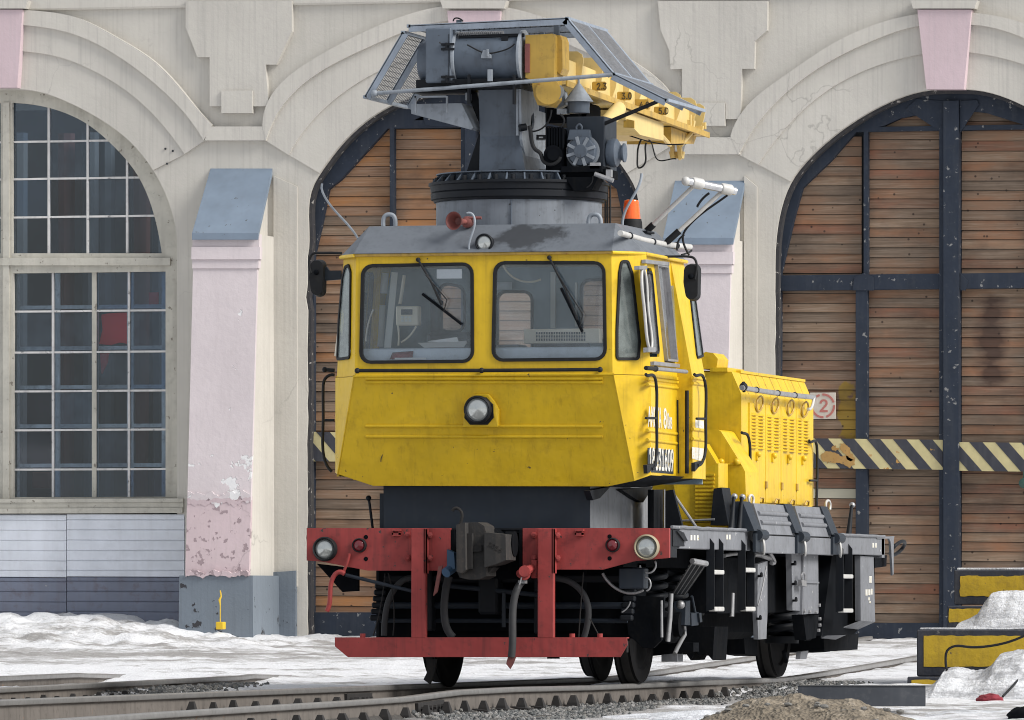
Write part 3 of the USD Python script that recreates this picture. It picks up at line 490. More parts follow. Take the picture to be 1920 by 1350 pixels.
for k, (cx, o, b3, b2, b1_) in ARCHES.items():
    pts = [tuple(p) for p in dense(mirror(o, cx), 4)]
    m = [Wp(*p) for p in pts]; xl, xr = m[0][0], m[-1][0]
    zb = Wp(cx, 968)[1] if k == 'window' else -.2
    if k != 'window':
        zz = np.arange(m[0][1] - .15, zb, -.14)
        m = [(xl + .006 * rng.uniform(-1, 1) - .014 * (rng.random() < .12), z) for z in zz[::-1]] + m + [(xr + .006 * rng.uniform(-1, 1), z) for z in zz]
    open_m[k] = Polygon([(xl, zb)] + m + [(xr, zb)]).buffer(0)
wx0, wx1, wz0, wz1 = -14.5, 4.6, -.6, Wp(960, 2)[1]
open_w = open_m['window'].union(sbox(Wp(-700, 960)[0], -.3, Wp(347, 960)[0], Wp(2, 970)[1]))
wall_poly = sbox(wx0, wz0, wx1, wz1 + .0).difference(unary_union([open_w, open_m['gate'], open_m['gate2']]))
part(depot, 'wall', prism(wall_poly, 'xz', WALL, WALL + .55), 'stucco_beige')
part(depot, 'cornice', bx(wx0, wx1, WALL - .05, WALL + .55, wz1, wz1 + .55, .02), 'stucco_beige')
part(depot, 'upper_wall', bx(wx0, wx1, WALL + .02, WALL + .55, wz1 + .55, wz1 + 3.2), 'stucco_beige')
rz = lambda y: wz1 + 3.2 + 1.4 * (y - WALL + .5) / 8.5
for y0_, y1_ in ((WALL - .5, WALL + .8), (WALL + 7.2, 30.6)): part(depot, 'roof', hull(*[(x, y, rz(y) + d) for x in (wx0 - .3, wx1 + .3) for y in (y0_, y1_) for d in (0, .12)]), 'cap_blue')
for k, (cx, o, b3, b2, b1_) in ARCHES.items():
    lines = [o, b3, b2, b1_]; full = [[tuple(p) for p in dense(mirror(l, cx), 6)] for l in lines]
    ends = {'window': [(300, 325)], 'gate': [(290, 329)], 'gate2': [(303, 341)]}[k][0]
    # inner band ends on the slanted joint: keep only the outline above it
    full[0] = [p for p in full[0] if p[1] <= ends[1] + 2]
    for i, off in enumerate((.022, .045, .085)):
        inner, outer = full[i], full[i + 1]
        pm = poly([Wp(*p) for p in inner] + [Wp(*p) for p in reversed(outer)])
        if i == 0: pm = pm.difference(open_m[k].buffer(.004))
        part(depot, 'arch_band', prism(pm, 'xz', WALL - off, WALL + .01), 'stucco_moulding')
kst = {'window': [(-46, 20), (50, 20), (40, 166), (-36, 166)], 'gate': [(845, 22), (945, 22), (930, 170), (860, 170)], 'gate2': [(1725, 20), (1826, 20), (1812, 169), (1742, 169)]}
for k, p in kst.items():
    part(depot, 'keystone', prism([Wp(*q_) for q_ in p], 'xz', WALL - .14, WALL + .02), 'stucco_keystone')
    x0, x1 = p[0][0] - 7, p[1][0] + 7
    part(depot, 'keystone_cap', prism([Wp(*q_) for q_ in [(x0, 18), (x1, 18), (x1 + 5, 3), (x0 - 5, 3)]], 'xz', WALL - .17, WALL + .02), 'stucco_moulding')
for xa, xb, ya, yb in ((388, 503, 238, 264), (1284, 1390, 258, 290)):
    part(depot, 'label_moulding', prism([Wp(*q_) for q_ in [(xa, yb), (xa + 8, ya), (xb - 6, ya), (xb, yb)]], 'xz', WALL - .083, WALL + .01), 'stucco_moulding')
pend = [[(352, 3), (551, 3), (551, 60), (522, 122), (502, 122), (502, 133), (508, 200), (478, 200), (478, 172), (420, 172), (420, 200), (397, 200), (397, 108), (374, 108), (352, 52)],
        [(1236, 3), (1442, 3), (1441, 58), (1418, 78), (1417, 130), (1394, 130), (1391, 224), (1364, 224), (1364, 195), (1308, 195), (1308, 224), (1282, 224), (1282, 130), (1260, 131), (1258, 95), (1242, 58)]]
blocks = [(420, 478, 172, 213), (1308, 1363, 195, 237)]
for p, (a, b, c, d) in zip(pend, blocks):
    part(depot, 'pendant', prism([Wp(*q_) for q_ in p], 'xz', WALL - .075, WALL + .01), 'stucco_moulding')
    part(depot, 'pendant_block', prism([Wp(*q_) for q_ in [(a, d), (b, d), (b, c - 1), (a, c - 1)]], 'xz', WALL - .10, WALL + .005), 'stucco_moulding')
# pilaster strips beside the gates
for xa, xb in ((514, 558), (1396, 1420)):
    part(depot, 'pilaster', prism([Wp(*q_) for q_ in [(xa, 1100), (xb, 1100), (xb, 350), (xa, 330)]], 'xz', WALL - .025, WALL + .01), 'stucco_beige')

# buttresses: battered pink piers with a sloping blue cap
def buttress(tl, tr, bl, br, cap_top, cap_bot, d_top, d_bot, plinth):
    A = lambda px, py, off: np.array([*V(px, py, WALL - off)])
    def P(px, py, off): x, z = V(px, py, WALL - off); return (x, WALL - off, z)
    ytop, ybot = cap_bot[0][1], 1078
    xl = lambda y: tl + (bl - tl) * (y - ytop) / (ybot - ytop); xr = lambda y: tr + (br - tr) * (y - ytop) / (ybot - ytop); dd = lambda y: d_top + (d_bot - d_top) * (y - ytop) / (ybot - ytop)
    def block(y0, y1, g=0.0, grow=0.0):
        f = []
        for y in (y0, y1):
            d = dd(y) + g
            a, b = P(xl(y), y, d), P(xr(y), y, d); a = (a[0] - grow, a[1], a[2]); b = (b[0] + grow, b[1], b[2])
            f += [a, b, (a[0], WALL + .02, a[2]), (b[0], WALL + .02, b[2])]
        return hull(*f)
    def face(y0, y1, g, thick, grow=0.0):
        f = []
        for y in (y0, y1):
            d = dd(y) + g
            a, b = P(xl(y), y, d), P(xr(y), y, d); a = (a[0] - grow, a[1], a[2]); b = (b[0] + grow, b[1], b[2])
            f += [a, b, (a[0], a[1] + thick, a[2]), (b[0], b[1] + thick, b[2])]
        return hull(*f)
    b = part(depot, 'buttress', block(ytop + 2, 1079), 'stucco_beige')
    part(b, 'pink_face', face(ytop + 66, 930, .012, .05, .002), 'stucco_pink'); part(b, 'lower_face', face(930, 1079, .022, .06, .004), 'stucco_pink_low')
    for k_, (u0, u1, g_) in enumerate(((2, 26, .030), (26, 49, .050), (49, 66, .028))): part(b, 'pink_band', face(ytop + u0, ytop + u1, g_, .09, g_ * .5), 'stucco_pink')
    def ragged(y, up, dn, g, m_, seed):          # crumbling edge of the plaster layer above
        r_ = random.Random(seed); n_ = 48; xs_ = [xl(y) + (xr(y) - xl(y)) * k_ / n_ for k_ in range(n_ + 1)]
        wl_ = [sum(r_.uniform(-1, 1) for _ in range(2)) for _ in range(n_ + 8)]; sm_ = lambda k_: sum(wl_[k_:k_ + 6]) / 6
        top = [(x, y - up * .6 + up * .7 * sm_(k_)) for k_, x in enumerate(xs_)]; bot = [(x, y + dn * .5 + dn * 1.1 * sm_(k_ + 2)) for k_, x in enumerate(xs_)]; d = dd(y) + g
        part(b, 'crumbled_edge', prism(poly([V(*p_, WALL - d) for p_ in top] + [V(*p_, WALL - d) for p_ in bot[::-1]]), 'xz', WALL - d, WALL - d + .05), m_)
    ragged(930, 12, 14, .036, 'stucco_pink', 3); ragged(941, 8, 8, .030, 'stucco_pink_low', 4); ragged(1078, 10, 5, .075, 'stucco_pink_low', 5)
    lo, hi = cap_bot, cap_top
    a0, b0_ = P(*lo[0], d_top + .09), P(*lo[1], d_top + .09); a1, b1__ = P(*hi[0], -.005), P(*hi[1], -.005)
    th = np.array([0, 0, -.07])
    part(b, 'cap', hull(a0, b0_, a1, b1__, *(np.array(q_) + th for q_ in (a0, b0_, a1, b1__))), 'cap_blue')
    part(b, 'cap_bed', hull(*(np.array(q_) + th * 1.02 + np.array([s_ * .05, .06, 0]) for q_, s_ in ((a0, 1), (b0_, -1))), *(np.array(q_) + th * 1.02 + np.array([s_ * .05, 0, 0]) for q_, s_ in ((a1, 1), (b1__, -1))), *((q_[0] + s_ * .05, WALL, a0[2] - .07) for q_, s_ in ((a1, 1), (b1__, -1)))), 'stucco_beige')
    (pl, pr) = plinth; d = d_bot + .05
    pa, pb = P(pl, 1079, d), P(pr, 1079, d); qa, qb = P(pl - 2, 1200, d + .02), P(pr + 1, 1200, d + .02)
    zt = pa[2]
    part(b, 'plinth', hull(pa, pb, (pa[0], WALL + .01, zt), (pb[0], WALL + .01, zt), (qa[0], qa[1], -.3), (qb[0], qb[1], -.3), (qa[0], WALL + .01, -.3), (qb[0], WALL + .01, -.3)), 'plinth_grey')
buttress(364, 484, 348, 466, [(395, 315), (511, 315)], [(360, 437), (484, 437)], .60, .98, (336, 474))
buttress(1250, 1371, 1236, 1356, [(1266, 338), (1397, 338)], [(1243, 446), (1375, 446)], .55, .92, (1226, 1362))
for xa, xb in ((470, 557), (1352, 1438)):
    part(depot, 'plinth', prism([Wp(*q_) for q_ in [(xa, 1230), (xb, 1230), (xb, 1070), (xa, 1076)]], 'xz', WALL - .06, WALL + .02), 'plinth_grey')
part(depot, 'dado', bx(wx0, Wp(345, 1000)[0], WALL + .28, WALL + .5, -.3, Wp(2, 968)[1]), 'stucco_beige')

# ------------------------------------------------------------------ the two plank gates
def wpx(px, py, Y): return V(px, py, Y)
gate_y = WALL + .20
def gate(cx, key, cols, leftx, rightx, post, bars, mull, hz, bands, woods, ystart, hidden, label, split, corner):
    g = numbered(depot, 'gate'); say(UsdGeom.Xform.Define(stage, g).GetPrim(), label=label)
    Y = gate_y; o = open_m[key]
    r_ = lambda a, b, c, d: sbox(V(a, d, Y)[0], V((a + b) / 2, d, Y)[1], V(b, c, Y)[0], V((a + b) / 2, c, Y)[1])
    inner = poly([V(*p, Y) for p in corner])
    oo = affinity.translate(o, 0, 0).buffer(.10)
    ring = oo.difference(inner)
    fr = unary_union([ring] + [r_(*b) for b in bars] + [r_(*m_) for m_ in mull])
    part(g, 'gate_frame', prism(fr, 'xz', Y - .045, Y + .06), 'frame_navy')
    part(g, 'centre_post', prism(r_(post[0], post[1], 190, 1192), 'xz', Y - .10, Y + .05), 'frame_navy')
    part(g, 'cover_strip', prism(r_(post[0] - 9, post[0], 236, 1188), 'xz', Y - .06, Y + .0), 'frame_navy')
    part(g, 'backing', prism(oo, 'xz', Y + .075, Y + .10), 'room_dark')
    for gx_, gy_ in split: 
        part(g, 'gusset', prism([V(x, y, Y) for x, y in gx_], 'xz', Y - .055 - .01 * gy_, Y - .045), 'frame_navy')
    spare = []
    for ci, (xa, xb, vis, phase) in enumerate(cols):
        y = ystart + phase; last = -1
        while y < 1196:
            h = 18.4 * (1 + .10 * (rng.random() - .5)); s = .013 * (xb - xa)
            if abs(h) < 8: h = 18
            z0, z1 = V((xa + xb) / 2, y + h, Y)[1], V((xa + xb) / 2, y, Y)[1]
            x0, x1 = V(xa, y, Y)[0], V(xb, y, Y)[0]; dz = (s / 183) / 2
            pp = poly([(x0, z0 + dz + .006), (x1, z0 - dz + .006), (x1, z1 - dz), (x0, z1 + dz)]).intersection(inner)
            if pp.area > .004 and pp.geom_type == 'Polygon':
                m_ = prism(pp, 'xz', 0, 1.0); v = m_.vertices
                jit = .006 * rng.random(); w = (z1 + dz - v[:, 2]) / max(z1 - z0, .02)
                v[:, 1] = np.where(v[:, 1] < .5, Y + .050 - .011 * np.clip(w, 0, 1) - jit, Y + .068); m_ = trimesh.Trimesh(v, m_.faces, process=False)
                wi = rng.randrange(len(woods))
                if wi == last: wi = rng.randrange(len(woods))
                last = wi; ww = woods[wi](y) if callable(woods[wi]) else woods[wi]
                if vis(y): part(g, 'plank', m_, 'pale_paint' if key == 'gate2' and ci == 0 and 898 < y < 916 else ww)
                else: spare.append(m_)
            y += h
    if spare: part(g, 'planking', cat(spare), woods[0] if not callable(woods[0]) else woods[0](700), kind='stuff')
    for (xa, xb, ya, yb, ymid) in hz:
        hb = part(g, 'hazard_board', prism(poly([V(xa, yb, Y), V(xb, yb + .012 * (xb - xa), Y), V(xb, ya + .012 * (xb - xa), Y), V(xa, ya, Y)]), 'xz', Y - .062, Y - .02), 'hazard_yellow')
        cell = poly([V(xa, yb, Y), V(xb, yb + .012 * (xb - xa), Y), V(xb, ya + .012 * (xb - xa), Y), V(xa, ya, Y)])
        x = ymid
        while x < xb + 60:
            st = poly([V(x, ya - 3, Y), V(x + 25, ya - 3, Y), V(x + 25 + 57, yb + 8, Y), V(x + 57, yb + 8, Y)]).intersection(cell)
            if st.area > .0005: part(hb, 'black_stripe', prism(st, 'xz', Y - .065, Y - .060), 'hazard_black')
            x += 48.5
    return g
br = [f'wood_brown_{i}' for i in range(6)]; og = [f'wood_orange_{i}' for i in range(4)]
mixd = [(lambda y, a=a, b=b: a if (y < 560 and rng.random() < .7) or rng.random() < .2 else b) for a, b in zip(['wood_orange_0', 'wood_orange_1', 'wood_orange_2', 'wood_orange_3'], ['wood_brown_1', 'wood_brown_3', 'wood_brown_4', 'wood_orange_1'])]
def arc_in(rel, cx, k, a, b): return [(cx + dx * k, y) for dx, y in rel]
in2 = [(1464, 1168), (1466, 512), (1491, 406), (1506, 353), (1559, 302), (1607, 247), (1660, 236), (1690, 222), (1760, 209), (1800, 207), (1850, 212), (1900, 228), (1967, 247), (2015, 302), (2068, 353), (2083, 406), (2108, 512), (2110, 1168)]
gate(1787, 'gate2', [(1464, 1614, lambda y: True, -6), (1625, 1770, lambda y: True, 0), (1802, 1956, lambda y: True, 3), (1966, 2110, lambda y: False, 0)], 1464, 2110, (1772, 1801),
     [(1464, 2110, 513, 542), (1464, 2110, 1168, 1195), (1600, 1972, 236, 245)], [(1606, 1628, 540, 1170), (1621, 1629, 244, 515), (1946, 1968, 540, 1170), (1945, 1953, 244, 515)],
     [(1520, 1770, 822, 878, 1430), (1800, 2060, 829, 883, 1768)], None, br, 206, None, 'right gate with dark stained right leaf and grey brown planks', [([(1772, 190), (1772, 252), (1700, 205), (1720, 186)], 0), ([(1802, 190), (1802, 250), (1838, 196), (1834, 188)], 1), ([(1802, 512), (1802, 545), (1812, 545), (1818, 528)], 0), ([(1622, 512), (1640, 520), (1640, 545), (1600, 545), (1604, 520)], 0)], in2)
in1 = [(590, 1148), (591, 480), (605, 420), (618, 355), (640, 338), (730, 240), (765, 232), (820, 205), (888, 200), (956, 205), (1012, 232), (1050, 240), (1136, 338), (1158, 355), (1172, 420), (1186, 480), (1186, 1148)]
gate(888, 'gate', [(590, 733, lambda y: True, 0), (741, 876, lambda y: y < 500, 4), (897, 1040, lambda y: False, 0), (1048, 1188, lambda y: 240 < y < 480, 3)], 590, 1186, (876, 896),
     [(590, 1186, 1148, 1192), (700, 1080, 224, 239)], [(733, 741, 236, 1150), (1040, 1048, 236, 1150)],
     [(588, 870, 810, 865, 545)], None, mixd, 238, None, 'middle gate of warm orange brown planks behind the crane vehicle', [([(876, 195), (876, 240), (800, 236), (790, 200)], 0)], in1)
for pts_ in ([(1546, 850), (1558, 846), (1572, 852), (1590, 856), (1606, 868), (1600, 876), (1584, 872), (1570, 868), (1548, 866), (1543, 858)], [(1578, 834), (1588, 833), (1597, 846), (1604, 860), (1596, 866), (1586, 852), (1579, 846)], [(1562, 840), (1570, 838), (1574, 843), (1566, 845)]):
    part(depot, 'rust_patch', prism(poly([V(x + rng.uniform(-2, 2), y + rng.uniform(-2, 2), gate_y) for x, y in dense(pts_ + pts_[:1], 4)]).buffer(0), 'xz', gate_y - .068, gate_y - .0625), 'rust_patch')
# dark steel jamb angles with flaked edges
for key, sgn in (('gate', -1), ('gate2', -1), ('gate2', 1), ('gate', 1)):
    o = open_m[key]; edge = o.difference(o.buffer(-.035)).intersection(sbox(-50, .1, 50, 9)); half = edge.intersection(sbox(-50, -5, o.centroid.x, 10) if sgn < 0 else sbox(o.centroid.x, -5, 50, 10))
    half = max(half.geoms, key=lambda a: a.area) if hasattr(half, 'geoms') else half
    part(depot, 'jamb_angle', prism(half, 'xz', WALL + .03, WALL + .14), 'jamb_dark')

# ------------------------------------------------------------------ arched window
win = numbered(depot, 'window'); say(UsdGeom.Xform.Define(stage, win).GetPrim(), label='tall arched many-paned window with beige frame')
Yw = WALL + .16; wr = lambda a, b, c, d, Y=Yw: sbox(V(a, d, Y)[0], V(165, d, Y)[1], V(b, c, Y)[0], V(165, c, Y)[1])
ow = open_m['window'].buffer(.04).intersection(sbox(-50, V(0, 934, Yw)[1], 50, 50))
cxm = V(14, 700, Yw)[0]; refl = lambda p: affinity.scale(p, -1, 1, origin=(cxm, 0))
fan_in = poly([V(*p, Yw) for p in [(25, 475), (25, 193)] + [tuple(q_) for q_ in dense([(25, 193), (95, 203), (165, 233), (215, 275), (255, 322), (288, 395), (305, 475)], 5)]])
low_in = wr(27, 312, 511, 932)
holes = unary_union([fan_in, low_in, refl(fan_in), refl(low_in)])
part(win, 'window_frame', prism(ow.difference(holes), 'xz', Yw - .03, Yw + .09), 'window_beige')
part(win, 'transom', prism(poly([V(-310, 484, Yw), V(322, 484, Yw), V(322, 498, Yw), V(-310, 498, Yw)]), 'xz', Yw - .065, Yw - .02), 'window_beige')
part(win, 'mullion', prism(wr(8, 20, 190, 934), 'xz', Yw - .055, Yw - .03), 'window_beige')
fx, fy = [25, 91, 164, 238, 306], [180, 264, 334, 406, 475]
lx, ly = [27, 99, 176.5, 241.5, 312], [511, 583, 660, 733, 806, 880, 932]
for grid, xs, ys, inn in (('f', fx, fy, fan_in), ('l', lx, ly, low_in)):
    for R_ in (False, True):
        area = refl(inn) if R_ else inn
        for i, x in enumerate(xs[1:-1]):
            wd = 4.2 if grid == 'l' and i == 1 else 2.0
            b = wr(x - wd, x + wd, ys[0] - 5, ys[-1]); b = (refl(b) if R_ else b).intersection(area)
            part(win, 'glazing_bar', prism(b, 'xz', Yw + .0, Yw + .05), 'window_beige' if wd > 3 else 'muntin_white')
        for y in ys[1:-1]:
            b = wr(xs[0], xs[-1], y - 1.9, y + 1.9); b = (refl(b) if R_ else b).intersection(area)
            part(win, 'glazing_bar', prism(b, 'xz', Yw + .003, Yw + .047), 'muntin_white')
        for i in range(len(xs) - 1):
            for j in range(len(ys) - 1):
                b = wr(xs[i], xs[i + 1], ys[j], ys[j + 1]); b = (refl(b) if R_ else b).intersection(area)
                if b.area > .002 and b.geom_type == 'Polygon':
                    m_ = prism(b, 'xz', Yw + .020, Yw + .024); c = m_.centroid; t_ = nr.normal(0, .011, 2); v = m_.vertices - c
                    v[:, 1] += v[:, 0] * t_[0] + v[:, 2] * t_[1]; part(win, 'pane', trimesh.Trimesh(v + c, m_.faces, process=False), rng.choice(['pane_depot', 'pane_depot', 'pane_depot_dusty', 'pane_depot_deep']))
Yi = Yw + .16
inner_c = unary_union([wr(26, 36, 500, 935, Yi), wr(303, 316, 500, 935, Yi), wr(98, 112, 500, 935, Yi), wr(172, 184, 500, 935, Yi), wr(238, 250, 500, 935, Yi)] + [wr(26, 314, y - 11, y - 4, Yi) for y in ly[1:-1]])
for R_ in (False, True): part(win, 'inner_casement', prism(refl(inner_c) if R_ else inner_c, 'xz', Yi, Yi + .03), 'muntin_inner')
part(win, 'window_sill', [hull(*[(x, y, z) for x in (wx0, V(345, 960, WALL)[0]) for y, z in ((WALL + .3, V(9, 932, WALL)[1]), (WALL - .04, V(9, 936, WALL)[1]), (WALL - .04, V(9, 943, WALL)[1]), (WALL + .3, V(9, 943, WALL)[1]))]),
    bx(wx0, V(345, 960, WALL)[0], WALL - .025, WALL + .3, V(9, 953, WALL)[1], V(9, 943.2, WALL)[1]), bx(wx0, V(344, 960, WALL)[0], WALL - .04, WALL + .3, V(9, 963, WALL)[1], V(9, 953.2, WALL)[1])], 'window_beige')
# room behind the window and what hangs in it
rx0, rx1 = V(-330, 600, WALL)[0], V(345, 600, WALL)[0] + 1.4
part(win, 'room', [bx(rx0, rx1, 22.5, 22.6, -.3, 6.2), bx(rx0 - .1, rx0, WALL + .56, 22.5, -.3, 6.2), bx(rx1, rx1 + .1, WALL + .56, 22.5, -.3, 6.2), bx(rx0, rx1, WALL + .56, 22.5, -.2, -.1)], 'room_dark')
for i in range(16):
    x = rx0 + (rx1 - rx0) * (i + .5 + .3 * rng.uniform(-1, 1)) / 16
    part(win, 'curtain_fold', lathe([(.05 + .05 * rng.random(), 0), (.09 + .06 * rng.random(), 5.6)], (x, 21.6 + .4 * rng.random(), .3), (0, 0, 1), 8), 'room_grey' if i % 3 else 'room_brown', smooth=40)
yr_ = 17.90
part(win, 'red_banner', [prism([V(*p, yr_) for p in [(190, 590), (206, 587), (241, 586), (240, 622), (241, 645), (224, 642), (207, 647), (186, 645), (192, 618)]], 'xz', yr_, yr_ + .04), prism([V(*p, yr_) for p in [(183, 662), (199, 660), (196, 680), (186, 700)]], 'xz', yr_ + .08, yr_ + .12), prism([V(*p, yr_) for p in [(279, 548), (296, 548), (296, 572), (279, 572)]], 'xz', yr_, yr_ + .04)], 'room_red')
part(win, 'brown_crate', bx(*sorted((V(60, 905, 20)[0], V(92, 905, 20)[0])), 20, 20.4, *sorted((V(60, 885, 20)[1], V(60, 915, 20)[1])), .01), 'room_brown')
# cladding strips under the window
def strips(ys, m, thick, deep):
    for y0, y1 in zip(ys[:-1], ys[1:]):
        for xa, xb in ((-420, -136), (-135, 124.3), (125.6, 346 if m == 'cladding_white' else 336)):
            z1, z0 = V(60, y0, WALL)[1], V(60, y1, WALL)[1]; x0, x1 = V(xa, y0, WALL)[0], V(xb, y0, WALL)[0]
            s = -.006 * (xb - xa) / 183
            pr_ = [(WALL + .05, z0 + .001), (WALL - thick + .006, z0 + .001), (WALL - thick, z0 + .008), (WALL - thick - .002, z1 - .012), (WALL - thick + .006, z1 - .001), (WALL + .05, z1 - .001)]
            m_ = prism(pr_, 'yz', x0, x1); v = m_.vertices.copy(); v[:, 2] += s * (v[:, 0] - x0) / max(x1 - x0, .1) - .012 * (xa > 0) * 0; part(depot, 'cladding_strip', trimesh.Trimesh(v, m_.faces, process=False), m)
strips([963.5, 974, 993, 1012.5, 1031.5, 1050.5, 1069, 1081], 'cladding_white', .005, 0)
strips([1081.5, 1089.5, 1108.5, 1127.5, 1146.5, 1166, 1186, 1206], 'cladding_slate', -.002, 0)
part(depot, 'bracket_hole', cat([ball(Wp_, .012, 1) for Wp_ in (V3(324, 283, WALL - .03), V3(310, 279, WALL - .03), V3(313, 307, WALL - .03))]), 'room_dark')
# rear and side walls, so that the hall is closed
part(depot, 'side_wall', bx(wx0, wx0 + .3, WALL + .55, 30, -.6, wz1 + 3.2), 'stucco_beige'); part(depot, 'side_wall', bx(wx1 - .3, wx1, WALL + .55, 30, -.6, wz1 + 3.2), 'stucco_beige'); part(depot, 'rear_wall', bx(wx0, wx1, 30, 30.3, -.6, wz1 + 3.2), 'stucco_beige')

# number plate on the right gate
Ys = gate_y - .02; x0, z0 = V(1519, 786, Ys); x1, z1 = V(1567, 736, Ys); cxs, czs = V(1543.5, 761, Ys)
sg = thing('number_sign', 'small square white plate with a red ringed 2 on the right gate', 'sign')
part(sg, 'plate', bx(x0, x1, Ys - .012, Ys + .01, z0, z1, .002), 'sign_white')
R2, segs = .128, []
for k in range(4):
    a = np.linspace(math.radians(90 * k + 7 + 10), math.radians(90 * k + 83 + 10), 10); segs.append(prism([(cxs + R2 * math.cos(t), czs + R2 * math.sin(t)) for t in a] + [(cxs + (R2 - .022) * math.cos(t), czs + (R2 - .022) * math.sin(t)) for t in a[::-1]], 'xz', Ys - .016, Ys - .012))
part(sg, 'ring', segs, 'sign_red'); part(sg, 'numeral', text('2', .125, (cxs, Ys - .012, czs - .062), (1, 0, 0), (0, 0, 1), .003, True, center=True), 'sign_red')
# yellow marker rod in front of the buttress plinth
yr = 16.25
mk = thing('marker_rod', 'thin bent yellow marker rod on a small block before the plinth', 'marker')
part(mk, 'rod', tube([V3(413, 1168, yr), V3(413, 1135, yr), V3(411.5, 1125, yr), V3(414.5, 1118, yr), V3(413, 1107, yr)], [.006, .006, .013, .009, .006], 8), 'rod_yellow', smooth=40)
part(mk, 'base', bx(V(407, 1170, yr)[0], V(421, 1170, yr)[0], yr - .05, yr + .05, V(406, 1180, yr)[1], V(406, 1166, yr)[1], .006), 'rod_yellow')
lampx, lampz = V(1921, 906, WALL + .1)
solo('green_lamp', [lathe([(.0, 0), (.05, .0), (.055, .05), (.05, .09), (.02, .10)], (lampx, WALL + .13, lampz), (0, -1, 0), 16), bx(lampx - .02, lampx + .02, WALL + .12, WALL + .16, lampz - .05, lampz + .12)], 'frame_green', 'round dark green fitting on the right gate leaf', 'lamp', smooth=35)

# ================================================================== STEPS, SNOW, FOREGROUND
st_ = thing('concrete_steps', 'black edged yellow concrete steps with snow on their treads', 'steps')
XR = 4.2
def step(y, px_l, ytop, ybot, yface, border, back):
    xl = V(px_l, ytop, y)[0]; zt = V(px_l, ytop, y)[1]; zb = V(px_l, ybot, y)[1]
    s = part(st_, 'step_block', bx(xl, XR, y, y + back, zb, zt, .008), 'step_black')
    pxl, pt, pb = yface
    rim = [(px_l + border + rng.uniform(-1, 1), y_) for y_ in np.linspace(pb, pt, 5)] + [(x_, pt + rng.uniform(-1.2, 1.2)) for x_ in np.linspace(px_l + border + 8, 1990, 24)] + [(1990, pb)] + [(x_, pb + rng.uniform(-1.2, 1.2)) for x_ in np.linspace(1980, px_l + border + 8, 24)]
    part(s, 'yellow_face', prism([V(*p, y) for p in rim], 'xz', y - .003, y + .01), 'step_yellow'); return xl, zt
ya = 4.45
step(ya - .25, 1701, 1269, 1312, (1709, 1275, 1290), 8, 2.2)
x2, z2 = step(ya, 1719, 1181, 1268, (1732, 1192, 1250), 13, 2.0)
step(ya + .75, 1776, 1136, 1181, (1778, 1141, 1167), 3, 1.2)
x4, z4 = step(ya + 1.0, 1789, 1069, 1134, (1800, 1080, 1118), 11, 1.0)
part(st_, 'snow_cover', [bx(x2 + .02, XR, ya + .02, ya + .74, z2, z2 + .018, .006), bx(x4 + .02, XR, ya + 1.02, ya + 1.9, z4, z4 + .02, .006)], 'snow_pile')
def pile(name, label, outline, Y, depth, base, seed, mtl='snow_pile', rough_=.05, cat_='snow', n=150, group=None):
    """a lumpy heap whose ridge height along x is given as pixels on the plane y = Y; it falls off towards the front and the back"""
    px = np.array([p[0] for p in outline], float); xs = np.array([V(p[0], p[1], Y)[0] for p in outline]); zs = np.array([V(p[0], p[1], Y)[1] for p in outline])
    X = np.linspace(xs[0], xs[-1], n); T = np.linspace(-1, 1, 70); XX, TT = np.meshgrid(X, T)
    H = np.interp(XX, xs, zs) - base; YY = Y + TT * depth
    prof = np.where(TT < 0, (1 - (-TT) ** 1.6), (1 - TT ** 2))
    P3 = np.stack([XX, YY, 0 * XX], -1).reshape(-1, 3)
    ZZ = base + H * prof + rough_ * (fb(P3 * 5 + seed).reshape(XX.shape) + .5 * fb(P3 * 13 + seed).reshape(XX.shape)) * np.clip(H * prof * 6, 0, 1)
    ZZ[0] -= .05; ZZ[-1] -= .05
    k = np.arange(XX.size).reshape(XX.shape); qd = np.stack([k[:-1, :-1], k[:-1, 1:], k[1:, 1:], k[1:, :-1]], -1).reshape(-1, 4)
    return solo(name, (np.stack([XX, YY, ZZ], -1).reshape(-1, 3), qd), mtl, label, cat_, smooth=True, group=group)
pile('snow_heap', 'white snow heap lying on the wide second step', [(1803, 1166), (1815, 1160), (1835, 1148), (1845, 1128), (1858, 1114), (1872, 1109), (1890, 1110), (1905, 1105), (1930, 1108), (1960, 1115), (2000, 1165)], ya + .42, .30, z2 + .012, 2.0)
pile('snow_heap', 'large lumpy snow heap in front of the lowest yellow step', [(1738, 1308), (1752, 1282), (1768, 1268), (1776, 1252), (1800, 1250), (1825, 1257), (1845, 1258), (1862, 1246), (1875, 1228), (1895, 1223), (1925, 1220), (1960, 1235), (2010, 1305)], ya - .75, .75, -.17, 5.0, rough_=.06)
pile('snow_heap', 'thin snow patch in front of the gravel heap at the lower right', [(1690, 1352), (1730, 1336), (1800, 1332), (1870, 1334), (1930, 1330), (1990, 1352)], -3.2, .9, -.26, 8.0, rough_=.04)
pile('snow_heap', 'low snow ridge along the ballast left of the gravel heap', [(960, 1362), (1060, 1346), (1160, 1341), (1250, 1336), (1330, 1331), (1370, 1338), (1400, 1362)], -4.6, .5, -.26, 11.0, rough_=.03)
pile('gravel_heap', 'brown heap of gravelly sand in the right foreground', [(1290, 1362), (1330, 1343), (1370, 1325), (1410, 1312), (1450, 1307), (1500, 1308), (1560, 1311), (1610, 1318), (1650, 1328), (1690, 1343), (1730, 1362)], -6.0, .8, -.30, 14.0, 'gravel', .085, 'gravel', 170)
